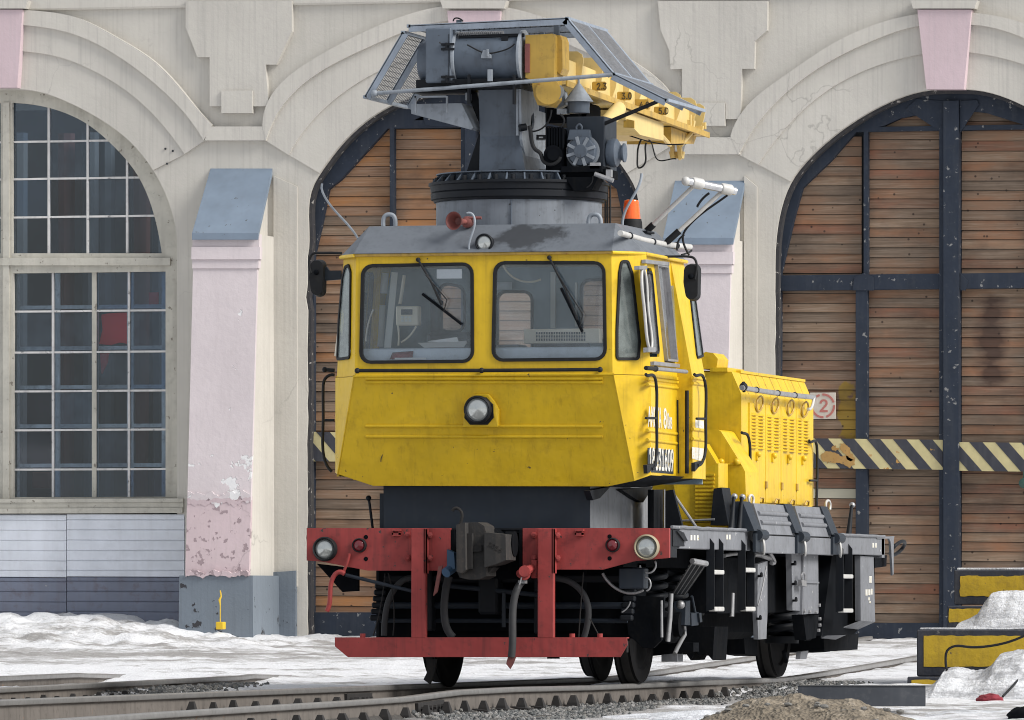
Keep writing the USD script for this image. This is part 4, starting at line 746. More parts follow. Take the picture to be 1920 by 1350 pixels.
for i in range(46):
    px_ = rng.uniform(1320, 1690); y_ = -6.0 - rng.uniform(0, .5); xx, zz = V(px_, 1316 + 34 * rng.random() + abs(px_ - 1500) * .06, y_); s_ = rng.uniform(.008, .026)
    stn = trimesh.creation.icosphere(subdivisions=1, radius=s_); stn.vertices *= 1 + .3 * (nr.random((len(stn.vertices), 1)) - .5); stn.vertices *= [1.3, 1, .7]; stn.apply_translation((xx, y_, zz))
    (spare_stones := globals().setdefault('spare_stones', [])).append(stn)
part(sorted(p for p in ['/World/gravel_heap'])[0], 'loose_stone', cat(spare_stones), 'stone_1', kind='stuff')
Yp = -3.6; xa, za = V(1496, 1318, Yp); xb, zb = V(1738, 1286, Yp)
arc = [(xa + (xb - xa) * t, Yp - .10 * math.sin(math.pi * t * .8)) for t in np.linspace(0, 1, 14)]
solo('steel_trough', [prism(poly(arc + [(x, y + .012) for x, y in reversed(arc)]), 'xy', za - .02, zb), prism(poly(arc + [(xb - .02, Yp + .34), (xa + .03, Yp + .34)]), 'xy', zb - .012, zb + .001)], 'plate_steel', 'low curved dark steel trough lying before the yellow steps', 'steel plate', smooth=30)
yc = ya - .9
cab = [V3(2010, 1150, yc + .4), V3(1925, 1190, yc), V3(1890, 1204, yc), V3(1850, 1212, yc), V3(1815, 1213, yc), V3(1788, 1212, yc), V3(1776, 1220, yc), V3(1773, 1235, yc), V3(1775, 1255, yc), V3(1782, 1272, yc), V3(1790, 1290, yc - .1)]
solo('black_cable', tube(curve(cab), .011, 8), 'rubber', 'black cable looping down over the second yellow step into the snow', 'cable', smooth=40)
solo('black_cable', tube(curve([V3(1960, 1200, yc), V3(1921, 1258, yc - .2), V3(1900, 1285, yc - .5), V3(1880, 1306, yc - .75)]), .010, 8), 'rubber', 'short black cable leading up from the red rag at the right edge', 'cable', smooth=40)
rag = trimesh.creation.icosphere(subdivisions=4, radius=1.0); rv = rag.vertices * np.array([.115, .09, .045]); rv = rv + .05 * fb(rag.vertices * 2.2).reshape(-1, 1) * rag.vertices * np.array([1, 1, .8]); rc = V3(1856, 1312, yc - .85)
solo('red_rag', trimesh.Trimesh(rv + rc, rag.faces, process=False), 'cloth_red', 'crumpled dark red rag lying on the snow at the lower right', 'rag', smooth=True)
solo('black_rubble', cat([trimesh.Trimesh(trimesh.creation.icosphere(subdivisions=2, radius=1).vertices * np.array([.09, .07, .05]) * (1 + .3 * nr.random((162, 1))) + V3(1915 + 6 * k, 1342 - 3 * k, -4.4), trimesh.creation.icosphere(subdivisions=2, radius=1).faces, process=False) for k in range(2)]), 'grime', 'black lump at the bottom right corner of the picture', 'rubble', smooth=True)

# ================================================================== CRANE VEHICLE
veh = thing('rail_crane', 'yellow self-propelled rail crane with cab, red buffer beam and folded boom', 'rail crane')
def VP(parent, name, mesh, m, smooth=False, **k): return part(parent, name, mesh, m, smooth, **k)
def vprism(pts, Y, t, ): return prism([V(x, y, Y) for x, y in pts], 'xz', Y, Y + t)
def sprism(pts, X, t): return prism([S(x, y, X) for x, y in pts], 'yz', X - t, X)
def vbox(xa, ya, xb, yb, Y, t, c=0.0): (x0, z1), (x1, z0) = V(xa, ya, Y), V(xb, yb, Y); return bx(x0, x1, Y, Y + t, z0, z1, c)
def vcyl(px, py, Y, rpx, t, seg=24): x, z = V(px, py, Y); r = rpx / 14100 * float((np.array([x, Y, z]) - EYE) @ FWD); return cyl((x, Y, z), (x, Y + t, z), r, seg)
def rad(rpx, p): return rpx / 14100 * float((np.asarray(p) - EYE) @ FWD)
def vtube(pts, Y, r, seg=8, n=5): 
    p = [V3(x, y, Y if np.ndim(Y) == 0 else Y[i]) for i, (x, y) in enumerate(pts)]; return tube(curve(p, n), r, seg)
def stube(pts, X, r, seg=8, n=5):
    p = [S3(x, y, X if np.ndim(X) == 0 else X[i]) for i, (x, y) in enumerate(pts)]; return tube(curve(p, n), r, seg)

# ------------------------------------------------------------------ wheels and running gear
def wheel(x, y, sgn):
    prof = [(.02, -.07), (.10, -.09), (.12, -.05), (.34, -.045), (.36, -.066), (.455, -.066), (.460, -.02), (.468, .03), (.495, .045), (.495, .062), (.40, .066), (.36, .05), (.30, .02), (.14, .03), (.12, .09), (.02, .09)]
    w = VP(veh, 'wheel', lathe([(r, h) for r, h in prof], (x, y, .462), (-sgn, 0, 0), 48), 'wheel_black', smooth=35)
    VP(w, 'tread', lathe([(.4565, -.05), (.4612, -.02), (.4665, .022), (.460, .023)], (x, y, .462), (-sgn, 0, 0), 48, caps=False), 'spike_iron', smooth=35)
for y in (0, 5.18):
    for sg_ in (-1, 1): wheel(sg_ * .785, y, sg_)
    VP(veh, 'axle', cyl((-.8, y, .462), (.8, y, .462), .085, 20), 'grime', smooth=35)
    for sg_ in (-1, 1):
        VP(veh, 'axle_box', [bx(sg_ * .92, sg_ * 1.12, y - .15, y + .15, .32, .62, .03), cyl((sg_ * 1.12, y, .47), (sg_ * 1.17, y, .47), .1, 16)], 'grime')
        for dy in (-.36, .36):
            th = np.linspace(0, 2 * math.pi * 4.5, 90); VP(veh, 'coil_spring', tube(np.stack([sg_ * 1.04 + .085 * np.cos(th), y + dy + .085 * np.sin(th), .55 + .34 * th / th[-1]], 1), .024, 8), 'black_steel', smooth=50)
VP(veh, 'under_frame', [bx(-1.02, 1.02, -1.35, 6.45, .92, 1.16), bx(-.62, .62, -1.0, 6.2, .42, .95)], 'grime')
VP(veh, 'gear_case', [bx(-1.06, -.70, -1.05, -.55, .33, .95, .03), bx(-.70, 1.02, -.9, -.55, .36, .98, .03)], 'grime')
VP(veh, 'fuel_tank', [bx(-.9, 1.0, 1.2, 3.6, .34, .95, .06)], 'grime')
VP(veh, 'brake_block', [hull(*[(sg_ * .785 + a, -.5 + b, c) for a in (-.06, .06) for b, c in ((0, .25), (.06, .25), (.02, .7), (.10, .7))]) for sg_ in (-1, 1)], 'spike_iron')
VP(veh, 'guard_iron', vprism([(799, 1236), (818, 1236), (815, 1262), (806, 1283), (794, 1274), (800, 1262)], -.62, .03), 'coupler_iron')
VP(veh, 'brake_beam', [bx(-.9, .9, -.72, -.62, .34, .42), bx(-.35, .35, -.8, -.6, .25, .40, .02), cyl((.30, -.7, .20), (.30, -.7, .34), .05, 10), cyl((.06, -.7, .24), (.06, -.7, .38), .03, 8)], 'grime')
VP(veh, 'brake_shaft', [cyl((-1.0, -1.12, .62), (1.0, -1.12, .62), .028, 10), cyl((-1.0, -1.12, .50), (1.0, -1.12, .50), .018, 8)], 'pedestal_navy', smooth=40)
VP(veh, 'leaf_spring', [bx(sg_ * .96, sg_ * 1.06, -1.22 + .03 * k, -1.16 + .03 * k, .50 + .05 * k, .545 + .05 * k, .01) for sg_ in (-1, 1) for k in range(6)], 'black_steel')
VP(veh, 'cross_member', [bx(-.95, .98, -1.20, -1.10, .80, .86, .01), bx(-.16, .0, -1.3, -1.1, .55, .98, .02), bx(.28, .36, -1.26, -1.1, .40, .95, .01), bx(-.62, -.55, -1.24, -1.1, .42, .9, .01)], 'black_steel')
VP(veh, 'draw_rod', [cyl((-.45, -1.28, .78), (.35, -1.28, .70), .02, 8), cyl((.05, -1.3, .72), (.05, -1.3, .45), .016, 8)], 'pedestal_navy', smooth=40)
# jagged underside pieces between the axles
VP(veh, 'brake_rigging', [vprism([(1248, 1175), (1340, 1175), (1336, 1238), (1325, 1225), (1312, 1230), (1304, 1222), (1295, 1238), (1284, 1222), (1270, 1228), (1262, 1210)], .9, .5), vprism([(1215, 1205), (1300, 1205), (1300, 1222), (1215, 1230)], .4, .2), sprism([(1395, 1195), (1420, 1195), (1420, 1230), (1397, 1226)], .95, .2)], 'grime')
VP(veh, 'traction_motor', [bx(-.6, .95, .6, 1.7, .30, .95, .05), cyl((-.5, 1.0, .48), (.9, 1.0, .48), .22, 16)], 'grime')

# ------------------------------------------------------------------ red buffer beam and track guard
YB = -1.6
b = VP(veh, 'buffer_beam', [vprism([(575, 990), (845, 990), (845, 1070), (690, 1070), (602, 1053), (575, 1051)], YB, .03), vprism([(980, 990), (1255, 990), (1255, 1046), (1190, 1052), (1130, 1068), (980, 1068)], YB, .03)], 'red_paint')
VP(veh, 'beam_flange', [vprism([(575, 990), (1255, 990), (1255, 993.5), (575, 993.5)], YB + .03, .25), bx(V(1251, 1000, YB)[0], V(1255, 1000, YB)[0], YB + .03, YB + .26, V(1250, 1045, YB)[1], V(1250, 993, YB)[1])], 'black_steel')
VP(veh, 'coupler_pocket', [vbox(846, 991, 979, 1085, YB + .16, .05), vbox(846, 993, 852, 1075, YB, .2), vbox(973, 993, 979, 1075, YB, .2)], 'grime')
for x, y, r in ((612, 1029.5, 23), (1215, 1026, 24)):
    rim_m = 'rubber' if x < 900 else 'rim_cream'
    c = V3(x, y, YB); R_ = rad(r, c)
    h = VP(veh, 'headlight', lathe([(.0, 0), (R_ * .95, 0), (R_, .03), (R_, .06), (R_ * .90, .075), (R_ * .85, .066), (R_ * .83, .02)], c, (0, -1, 0), 32), rim_m, smooth=35)
    VP(h, 'lens', lathe([(R_ * .86, .0), (R_ * .84, .045), (R_ * .6, .062), (R_ * .3, .070), (0, .073)], c, (0, -1, 0), 28), 'lens_clear', smooth=True)
for x, y in ((675, 1022.5), (1150, 1022)):
    c = V3(x, y, YB); R_ = rad(13.5, c)
    h = VP(veh, 'tail_light', lathe([(0, 0), (R_, 0), (R_, .035), (R_ * .85, .04), (R_ * .84, .03)], c, (0, -1, 0), 20), 'rubber', smooth=35)
    VP(h, 'lens', lathe([(R_ * .86, 0), (R_ * .85, .03), (R_ * .5, .042), (0, .045)], c, (0, -1, 0), 20), 'lens_red', smooth=True)
for x, y in ((686, 1007), (686, 1048), (1143, 1006), (1143, 1047)): VP(veh, 'beam_hole', vcyl(x, y, YB - .002, 4.2, .01, 14), 'brush_black')
for x in (742, 1085): VP(veh, 'beam_bracket', [vbox(x - 8, 992, x + 8, 996, YB - .05, .05), vbox(x - 7, 999, x + 7, 1005, YB - .04, .04), vbox(x - 7, 992, x - 5, 1003, YB - .04, .04), vbox(x + 5, 992, x + 7, 1003, YB - .04, .04)], 'red_paint')
YG = -1.71
for xa, xb in ((771, 797.5), (1008, 1037.5)):
    p = VP(veh, 'guard_post', [vbox(xa, 991, xb, 1196, YG, .06, .004), vbox(xb - 3, 991, xb, 1075, YG - .0, .11)], 'red_paint')
    for dx in (-7, (xb - xa) + 8):
        for yy in (1003, 1046): VP(p, 'bolt', [cyl(V3(xa + dx, yy, YB), V3(xa + dx, yy, YB - .035), .026, 6), cyl(V3(xa + dx, yy, YB - .03), V3(xa + dx, yy, YB - .055), .014, 8)], 'red_paint')
VP(veh, 'track_guard', [vprism([(628, 1195), (1175, 1195), (1176, 1210), (1163, 1232), (652, 1232), (628, 1212)], YG + .002, .012), vprism([(632, 1195), (1174, 1195), (1174, 1197), (632, 1197)], YG + .014, .10)], 'red_paint')
VP(veh, 'guard_bolt', [cyl(V3(x, 1195, YG + .05), V3(x, 1188, YG + .05), .022, 8) for x in (680, 1073, 1125)], 'red_paint')

# coupler (knuckle head with its claw), levers and hoses
YK = -2.0
cp = VP(veh, 'coupler', [vprism([(856, 985), (866, 980), (896, 979), (908, 986), (912, 1000), (912, 1080), (900, 1086), (880, 1087), (862, 1083), (856, 1070)], YK, .30)], 'coupler_iron')
cq = V3(905, 1026, YK + .24)
VP(cp, 'claw', [vprism([(855, 984), (872, 980), (873, 1068), (866, 1075), (856, 1072)], YK - .10, .2), vprism([(908, 998), (948, 1002), (949, 1050), (930, 1058), (908, 1064)], YK - .06, .3), vprism([(872, 1064), (925, 1064), (908, 1082), (880, 1086), (866, 1083)], YK + .05, .2)], 'coupler_iron')
VP(cp, 'lock_plate', [vprism([(874, 1000), (885, 1000), (885, 1066), (874, 1068)], YK - .05, .1), vprism([(887, 1024), (903, 1022), (903, 1034), (887, 1035)], YK - .02, .1)], 'spike_iron')
VP(cp, 'coupler_shank', [bx(cq[0] - .14, cq[0] + .12, YK + .25, -1.2, cq[2] - .14, cq[2] + .14, .03), cyl(V3(950, 1020, YK + .2), V3(966, 1020, YK + .2), .10, 14)], 'grime')
VP(cp, 'casting_mark', text('1016', .035, V3(914, 1022, YK - .0605), np.array([.86, 0, -.5]), np.array([.5, 0, .86]), .004, True), 'spike_iron')
VP(cp, 'release_lever', tube(curve([V3(848, 958, YB - .1), V3(857, 953, YB - .1), V3(865, 960, YB - .1), V3(866, 972, YB - .1), V3(862, 984, YB - .1)]), .012, 8), 'spike_iron', smooth=40)
def hosepart(name, pts, Y, r, m='hose'): return VP(veh, name, vtube(pts, Y, r, 10), m, smooth=50)
h = hosepart('brake_hose', [(978, 1092), (969, 1106), (963, 1130), (961, 1165), (961, 1200), (959, 1232)], [-1.75, -1.8, -1.82, -1.84, -1.85, -1.85], [.029] * 26)
VP(h, 'hose_head', hull(*V3(952, 1232, -1.86)[None], V3(968, 1232, -1.86), V3(963, 1245, -1.86), V3(957, 1255, -1.86), V3(949, 1245, -1.86), V3(956, 1230, -1.80), V3(966, 1232, -1.80), V3(958, 1252, -1.82)), 'red_horn')
VP(h, 'hose_cock', [cyl(V3(983, 1076, -1.62), V3(983, 1076, -1.82), .05, 12), cyl(V3(975, 1076, -1.82), V3(996, 1066, -1.66), .035, 10), cyl(V3(983, 1071, -1.86), V3(985, 1071, -1.80), .045, 12), vbox(996, 1050, 1006, 1084, -1.66, .05)], 'red_paint')
VP(h, 'hose_clamp', [vbox(972, 1088, 985, 1094, -1.80, .06), tube([V3(978, 1082, -1.85), V3(974, 1096, -1.86), V3(972, 1104, -1.84)], .006, 6)], 'bare_steel')
hosepart('hose', [(772, 1083), (752, 1091), (735, 1112), (724, 1145), (720, 1192)], -1.45, .024)
hosepart('hose', [(1040, 1084), (1066, 1090), (1088, 1106), (1102, 1134), (1103, 1160), (1095, 1195)], -1.45, .024)
h2 = hosepart('brake_hose', [(842, 1080), (838, 1095), (834, 1120), (833, 1150), (838, 1178), (850, 1195)], -1.5, .030)
VP(h2, 'valve', [vprism([(838, 1030), (851, 1036), (853, 1066), (838, 1072)], -1.72, .08), cyl(V3(836, 1074, -1.74), V3(852, 1062, -1.64), .04, 10)], 'blue_paint')
VP(h2, 'valve_handle', vprism([(822, 1062), (830, 1060), (820, 1110), (812, 1118)], -1.70, .015), 'red_horn')
VP(veh, 'hand_crank', [vtube([(655, 1038), (650, 1058), (644, 1072)], YB - .03, .012), vtube([(646, 1076), (632, 1074), (624, 1084), (619, 1115), (613, 1146)], YB - .06, .019, n=7)], 'red_paint', smooth=50)
VP(veh, 'crank_rod', tube([V3(648, 1078, YB + .02), V3(772, 1108, YB + .02)], .014, 8), 'pedestal_navy', smooth=50)
VP(veh, 'chain', [vtube([(700, 1192), (715, 1130), (722, 1075)], YB + .1, .005), vtube([(737, 1192), (738, 1130), (728, 1075)], YB + .1, .005), vtube([(1094, 1073), (1091, 1110), (1085, 1195)], YB + .1, .005), vtube([(1106, 1160), (1122, 1190)], YB + .1, .005)], 'spike_iron')
VP(veh, 'gusset_plate', vprism([(594, 1057), (672, 1066), (672, 1108), (642, 1110)], YB + .12, .04), 'grime')
VP(veh, 'side_lever', [tube([V3(692, 938, YB + .3), V3(699, 992, YB + .3)], .011, 8), ball(V3(691, 934, YB + .3), .022)], 'black_steel', smooth=50)
VP(veh, 'junction_box', [vbox(1160, 1065, 1208, 1104, YB + .12, .14, .008)], 'pedestal_navy')
VP(veh, 'cable_loop', [vtube([(1204, 1085), (1216, 1085), (1220, 1096), (1212, 1108)], YB + .15, .007), vtube([(1200, 1060), (1204, 1070), (1218, 1074), (1228, 1066), (1228, 1052)], YB + .15, .008), vtube([(1130, 1075), (1148, 1098), (1180, 1112), (1206, 1106)], YB + .2, .012), vtube([(1166, 1148), (1176, 1140), (1182, 1128)], YB + .25, .006)], 'bare_steel', smooth=50)
VP(veh, 'axle_guard', vprism([(1170, 1115), (1245, 1120), (1240, 1200), (1225, 1215), (1205, 1215), (1178, 1190)], -.95, .05), 'grime')
VP(veh, 'guard_rail', [tube([V3(1240, 1126, -.98), V3(1241, 1195, -.98)], .011, 8), tube([V3(1258, 1113, -.6), V3(1256, 1160, -.6), V3(1252, 1203, -.6)], .02, 8)], 'bare_steel', smooth=50)
VP(veh, 'brake_shoe_bracket', [vbox(1240, 1226, 1270, 1241, .4, .2)], 'sill_grey')

# ------------------------------------------------------------------ pedestal under the cab
YP = -1.42
VP(veh, 'pedestal', [vbox(719, 905, 1106, 991, YP, .02), vbox(712, 925, 719, 991, YP + .04, .3)], 'pedestal_navy')
xp = V(1106, 950, YP)[0]
VP(veh, 'pedestal_side', [prism([(YP + .003, 1.222), (S(1222, 985, xp)[0], 1.222), (S(1222, 985, xp)[0], 1.60), (YP + .003, 1.60)], 'yz', xp - .02, xp + .004)], 'pedestal_grey')
VP(veh, 'cab_bracket', [sprism([(1106, 920), (1145, 912), (1125, 934), (1112, 938)], xp + .05, .05), sprism([(1165, 918), (1225, 912), (1206, 942), (1192, 936)], xp + .05, .05)], 'black_steel')
VP(veh, 'deck', [bx(-1.4, 1.4, YB + .05, 6.5, 1.185, 1.213)], 'black_steel')
VP(veh, 'deck_support', [bx(.55, .75, -.1, .1, 1.21, 1.6), bx(-.75, -.55, -.1, .1, 1.21, 1.6), bx(-.5, .5, -1.0, -.2, 1.21, 1.6)], 'black_steel')

# ------------------------------------------------------------------ cab shell
YC, ZN, ZE, ZT = -1.75, 2.405, 3.345, 3.585          # front plane, nose line, eave, roof top
SW, ST = 1.262, 1.205                               # half widths at waist and eave
Ychamf = -1.45
zb_ = 1.545
cab = numbered(veh, 'cab'); say(UsdGeom.Xform.Define(stage, cab).GetPrim(), label='yellow driving cab with dark grey roof')
def CP(name, mesh, m, smooth=False, **k): return part(cab, name, mesh, m, smooth, **k)
def window(fr, pts, r, glassm, parent=cab, thick=.02, gask=.020, proud=.012, name='window', seal='rubber'):
    p = roundpoly(pts, r); w = part(parent, name, slab(fr, p.buffer(.006, quad_segs=4).difference(p.buffer(-gask)), -thick, proud), seal)
    part(w, 'pane', slab(fr, p.buffer(-gask * .6), -.004, .002), glassm); return p
# frames: (origin, axis, axis, outward normal)
FRF = (np.array([0, YC, 0.]), np.array([1., 0, 0]), np.array([0, 0, 1.]), np.array([0, -1., 0]))
front = Polygon([(-1.032, ZN), (1.032, ZN), (1.022, ZE), (-1.022, ZE)])
wl = pxuv(FRF, [(679, 497), (887, 493), (888, 679), (675, 681)]); wr_ = pxuv(FRF, [(927, 491), (1134, 491), (1137, 675), (923, 677)])
pl_ = window(FRF, wl, .085, 'pane_cab'); pr__ = window(FRF, wr_, .085, 'pane_cab')
CP('front_panel', slab(FRF, front.difference(pl_).difference(pr__), -.025, 0), 'yellow')
CP('drip_rail', bx(-1.03, 1.03, YC - .022, YC + .02, ZE - .012, ZE + .014, .005), 'yellow_case')
for sg_ in (-1, 1):
    a0 = np.array([sg_ * 1.032, YC, ZN]); a1 = np.array([sg_ * SW, Ychamf, ZN]); b0_ = np.array([sg_ * 1.022, YC, ZE]); b1_ = np.array([sg_ * ST, Ychamf, ZE])
    fr = frame3(a0, a1, b0_) if sg_ > 0 else frame3(a1, a0, b1_)
    pol = Polygon([uv(fr, p) for p in (a0, a1, b1_, b0_)])
    if sg_ > 0: pts = pxuv(fr, [(1164, 489), (1177, 489), (1185, 512), (1199, 640), (1197, 674), (1155, 674), (1155, 620), (1160, 510)])
    else: pts = pxuv(fr, [(648, 500), (655, 496), (659, 510), (657, 672), (633, 675), (636, 600), (643, 520)])
    pw = window(fr, pts, .03, 'pane_side', gask=.016)
    CP('corner_panel', slab(fr, pol.difference(pw), -.02, 0), 'yellow')
# lower front: leans back towards its foot, with triangular corner panels
yb_ = -1.52
BL = [np.array([x, y_, z]) for (x, z), y_ in zip((V(635, 889, yb_ - .02), V(700, 911, yb_), V(1140, 912, yb_), V(1188, 902, yb_ - .01)), (yb_ - .02, yb_, yb_, yb_ - .01))]
NLf, NRf = np.array([-1.032, YC, ZN - .004]), np.array([1.032, YC, ZN - .004])
cl, cr = np.array([-SW, Ychamf, 1.66]), np.array([SW, Ychamf, 1.63])
fl = frame3(NLf, NRf, BL[1] * .5 + BL[2] * .5); fl = (fl[0], fl[1], -fl[2], -fl[3]) if fl[3][1] > 0 else fl
flat = [np.array(p) for p in (NLf, NRf, BL[3], BL[2], BL[1], BL[0])]
pol = Polygon([uv(fl, p) for p in flat])
CP('lower_front_panel', slab(fl, pol, -.02, 0), 'yellow')
def tri(*p): 
    p = [np.asarray(a) for a in p]; c = np.cross(p[1] - p[0], p[2] - p[0]); c /= np.linalg.norm(c); c = c * .012
    return hull(*[a - c * s_ for a in p for s_ in (0, 1)])
CP('corner_panel', [tri(NRf, (SW, Ychamf, ZN - .004), BL[3]), tri((SW, Ychamf, ZN - .004), cr, BL[3])], 'yellow')
CP('corner_panel', [tri(NLf, BL[0], (-SW, Ychamf, ZN - .004)), tri((-SW, Ychamf, ZN - .004), BL[0], cl)], 'yellow')
CP('front_ledge', [hull(*[(s_ * (1.035 + d_), YC - d_, ZN + z_) for s_ in (-1, 1) for d_, z_ in ((0, -.012), (.012, -.006), (.012, .006), (0, .012))], (-1.0, YC + .02, ZN), (1.0, YC + .02, ZN))], 'yellow')
for yy in (709.5, 716.5, 799, 818.5):
    p0, p1 = [onplane(x, yy, fl[0], fl[3]) for x in (686, 1130)]
    CP('swage', tube([p0 + fl[3] * .002, p1 + fl[3] * .002], .0135, 10), 'yellow', smooth=40)
q = [onplane(x, y, fl[0], fl[3]) for x, y in [(872, 752), (889, 738), (917, 738), (929, 752), (937, 768), (937, 797), (872, 797)]]
lamp_box = CP('lamp_housing', hull(*q, *[p + fl[3] * .03 for p in q[:5]], *[p + fl[3] * .06 for p in q[5:]]), 'yellow')
q8 = [onplane(x, y, fl[0], fl[3]) + fl[3] * .062 for x, y in [(876, 756), (890, 743), (914, 743), (927, 756), (929, 780), (918, 793), (885, 793), (874, 780)]]
part(lamp_box, 'lamp_recess', hull(*q8, *[p - fl[3] * .03 for p in q8]), 'black_steel')
c = onplane(901.5, 768.5, fl[0], fl[3]) + np.array([0, -.085, 0]); R_ = rad(26, c)
part(lamp_box, 'lamp_rim', lathe([(R_ * .6, -.06), (R_, -.02), (R_ * 1.02, .02), (R_ * .9, .035), (R_ * .82, .02)], c, (0, -1, -.05), 32), 'black_steel', smooth=35)
part(lamp_box, 'lens', lathe([(R_ * .86, -.01), (R_ * .84, .02), (R_ * .5, .034), (0, .04)], c, (0, -1, -.05), 28), 'lens_clear', smooth=True)
CP('panel_scar', vtube([(719, 850), (716, 856), (714, 866)], onplane(716, 858, fl[0], fl[3])[1] - .003, .004), 'dark_mark')
hr = CP('front_handrail', tube([V3(668, 695, YC - .05), V3(903, 694.5, YC - .05), V3(1127, 693, YC - .05)], .0145, 10), 'rubber', smooth=50)
for x, y in ((670, 695), (903, 694.5), (1125, 693)): part(hr, 'rail_foot', [ball(V3(x, y, YC - .05), .022), cyl(V3(x, y, YC - .05), V3(x, y, YC), .014, 8)], 'rubber', smooth=50)

# right and left sides: door bay, then the wider rear bay
YD, YE = -.525, -.065
for sg_ in (-1, 1):
    X = lambda v: sg_ * v
    a0, a1 = np.array([X(SW), Ychamf, ZN]), np.array([X(SW), YD, ZN]); b0_, b1_ = np.array([X(ST), Ychamf, ZE]), np.array([X(ST), YD, ZE])
    fr = frame3(a0, a1, b0_) if sg_ > 0 else frame3(a1, a0, b1_)
    pol = Polygon([uv(fr, p) for p in (a0, a1, b1_, b0_)])
    if sg_ > 0:
        w1 = pxuv(fr, [(1204, 508), (1221, 510), (1235, 662), (1219, 662)]); w2 = pxuv(fr, [(1227, 496), (1247, 500), (1265, 678), (1246, 676)])
        W1, W2 = poly(w1).buffer(.03), poly(w2).buffer(.01)
        CP('side_panel', slab(fr, pol.difference(W1).difference(W2), -.02, 0), 'yellow')
        window(fr, w1, .04, 'pane_grey', gask=.014); sl = window(fr, w2, .012, 'pane_grey', gask=.012, proud=.03, name='sliding_window', seal='bare_steel')
        p_ = [onplane(x, y, fr[0], fr[3]) + fr[3] * .03 for x, y in [(1192, 500), (1202, 500), (1205, 512), (1211, 600), (1217, 655), (1215, 660), (1210, 655)]]
        CP('wing_frame', tube(curve([onplane(x, y, fr[0], fr[3]) + fr[3] * .03 for x, y in [(1197, 505), (1200, 505), (1203, 515), (1209, 590), (1215, 650), (1213, 658), (1209, 650), (1202, 590), (1196, 520), (1197, 505)]]), .012, 8), 'pipe_white', smooth=50)
        CP('wing_pane', slab(fr, poly(pxuv(fr, [(1196, 505), (1203, 505), (1216, 655), (1209, 655)])), .018, .022), 'rubber')
        CP('hinge', [slab(fr, poly(pxuv(fr, [(1189, 499), (1203, 499), (1203, 506), (1189, 506)])), 0, .045), slab(fr, poly(pxuv(fr, [(1206, 652), (1219, 652), (1219, 661), (1206, 661)])), 0, .045)], 'bare_steel')
        CP('window_track', [slab(fr, poly(pxuv(fr, [(1203, 487), (1247, 492), (1247, 499), (1203, 494)])), 0, .035), slab(fr, poly(pxuv(fr, [(1219, 678), (1267, 683), (1267, 690), (1219, 685)])), 0, .035)], 'bare_steel')
    else:
        w1 = poly([uv(fr, np.array([X(SW * .985), y, z])) for y, z in ((-1.36, 2.5), (-.6, 2.5), (-.6, 3.26), (-1.36, 3.26))])
        p = window(fr, list(w1.exterior.coords)[:-1], .05, 'pane_cab'); CP('side_panel', slab(fr, pol.difference(p), -.02, 0), 'yellow')
        CP('wing_pane', tube([V3(650, 505, -1.1), V3(640, 590, -1.1), V3(631, 668, -1.1)], .018, 8), 'inside_cream', smooth=50)
    CP('lower_side', [bx(X(SW), X(SW - .02), Ychamf, YD, 1.63, ZN)], 'yellow')
    CP('waist_bead', bx(X(SW), X(SW + .008), Ychamf, YD, ZN - .012, ZN + .012), 'yellow')
    XW = 1.385                                     # rear bay
    if sg_ < 0: CP('rear_bay', hull(*[(X(x), y, z) for y in (YD + .016, YE) for x, z in ((ST - .02, ZE), (ST, ZE), (XW, ZN), (XW - .02, ZN))]), 'yellow')
    CP('rear_bay', [bx(X(XW - .02), X(XW), YD + .0165, YE, 1.62, ZN - .001), hull(*[(X(x), y, z) for y in (YD, YD + .016) for x, z in ((ST - .05, ZE), (ST, ZE), (XW, ZN), (XW, 1.618), (SW - .05, 1.618), (SW - .05, ZN))])], 'yellow')
    if sg_ > 0:
        YDp = YD + .0165; fr2 = frame3((XW, YDp, ZN), (XW, YE, ZN), (ST, YDp, ZE)); pol2 = Polygon([uv(fr2, p) for p in ((XW, YDp, ZN), (XW, YE, ZN), (ST, YE, ZE), (ST, YDp, ZE))])
        w3 = pxuv(fr2, [(1289, 520), (1297, 520), (1317, 668), (1306, 672)])
        p3 = window(fr2, w3, .025, 'pane_side', gask=.012); CP('side_panel', slab(fr2, pol2.difference(p3), -.02, 0), 'yellow')
# small rear pane of the door bay, handles, bars
fr = frame3((SW, Ychamf, ZN), (SW, YD, ZN), (ST, Ychamf, ZE))
CP('quarter_pane', slab(fr, roundpoly(pxuv(fr, [(1253, 536), (1264, 536), (1267, 640), (1261, 640)]), .02), 0, .012), 'pane_side')
for yy in (709.5, 720, 806, 824):
    CP('swage', tube([S3(1213.5, yy + .5, SW), S3(1270, yy + 7.5, SW)], .014, 10), 'yellow', smooth=40)
    CP('swage', tube([S3(1298, yy - 1.5, XW), S3(1321, yy + 1.2, XW)], .014, 10), 'yellow', smooth=40)
e1s, e2s = np.array([0, 1., 0]), np.array([0, 0, 1.])
CP('lettering', [text('АИСТА', .150, S3(1214.5, 799, SW) + np.array([.001, 0, 0]), e1s, e2s, .003, True, sx=.62), text('8', .150, S3(1243, 802, SW) + np.array([.001, 0, 0]), e1s, e2s, .003, True, sx=.9), text('0из', .118, S3(1250, 803, SW) + np.array([.001, 0, 0]), e1s, e2s, .003, True, sx=.62)], 'white_mark')
y0_, zt_ = S(1214, 838, SW); y1_, zb2 = S(1262, 890, SW)
CP('number_plate', bx(SW, SW + .004, y0_, y1_, zb2 + .006, zt_ - .008), 'pedestal_navy')
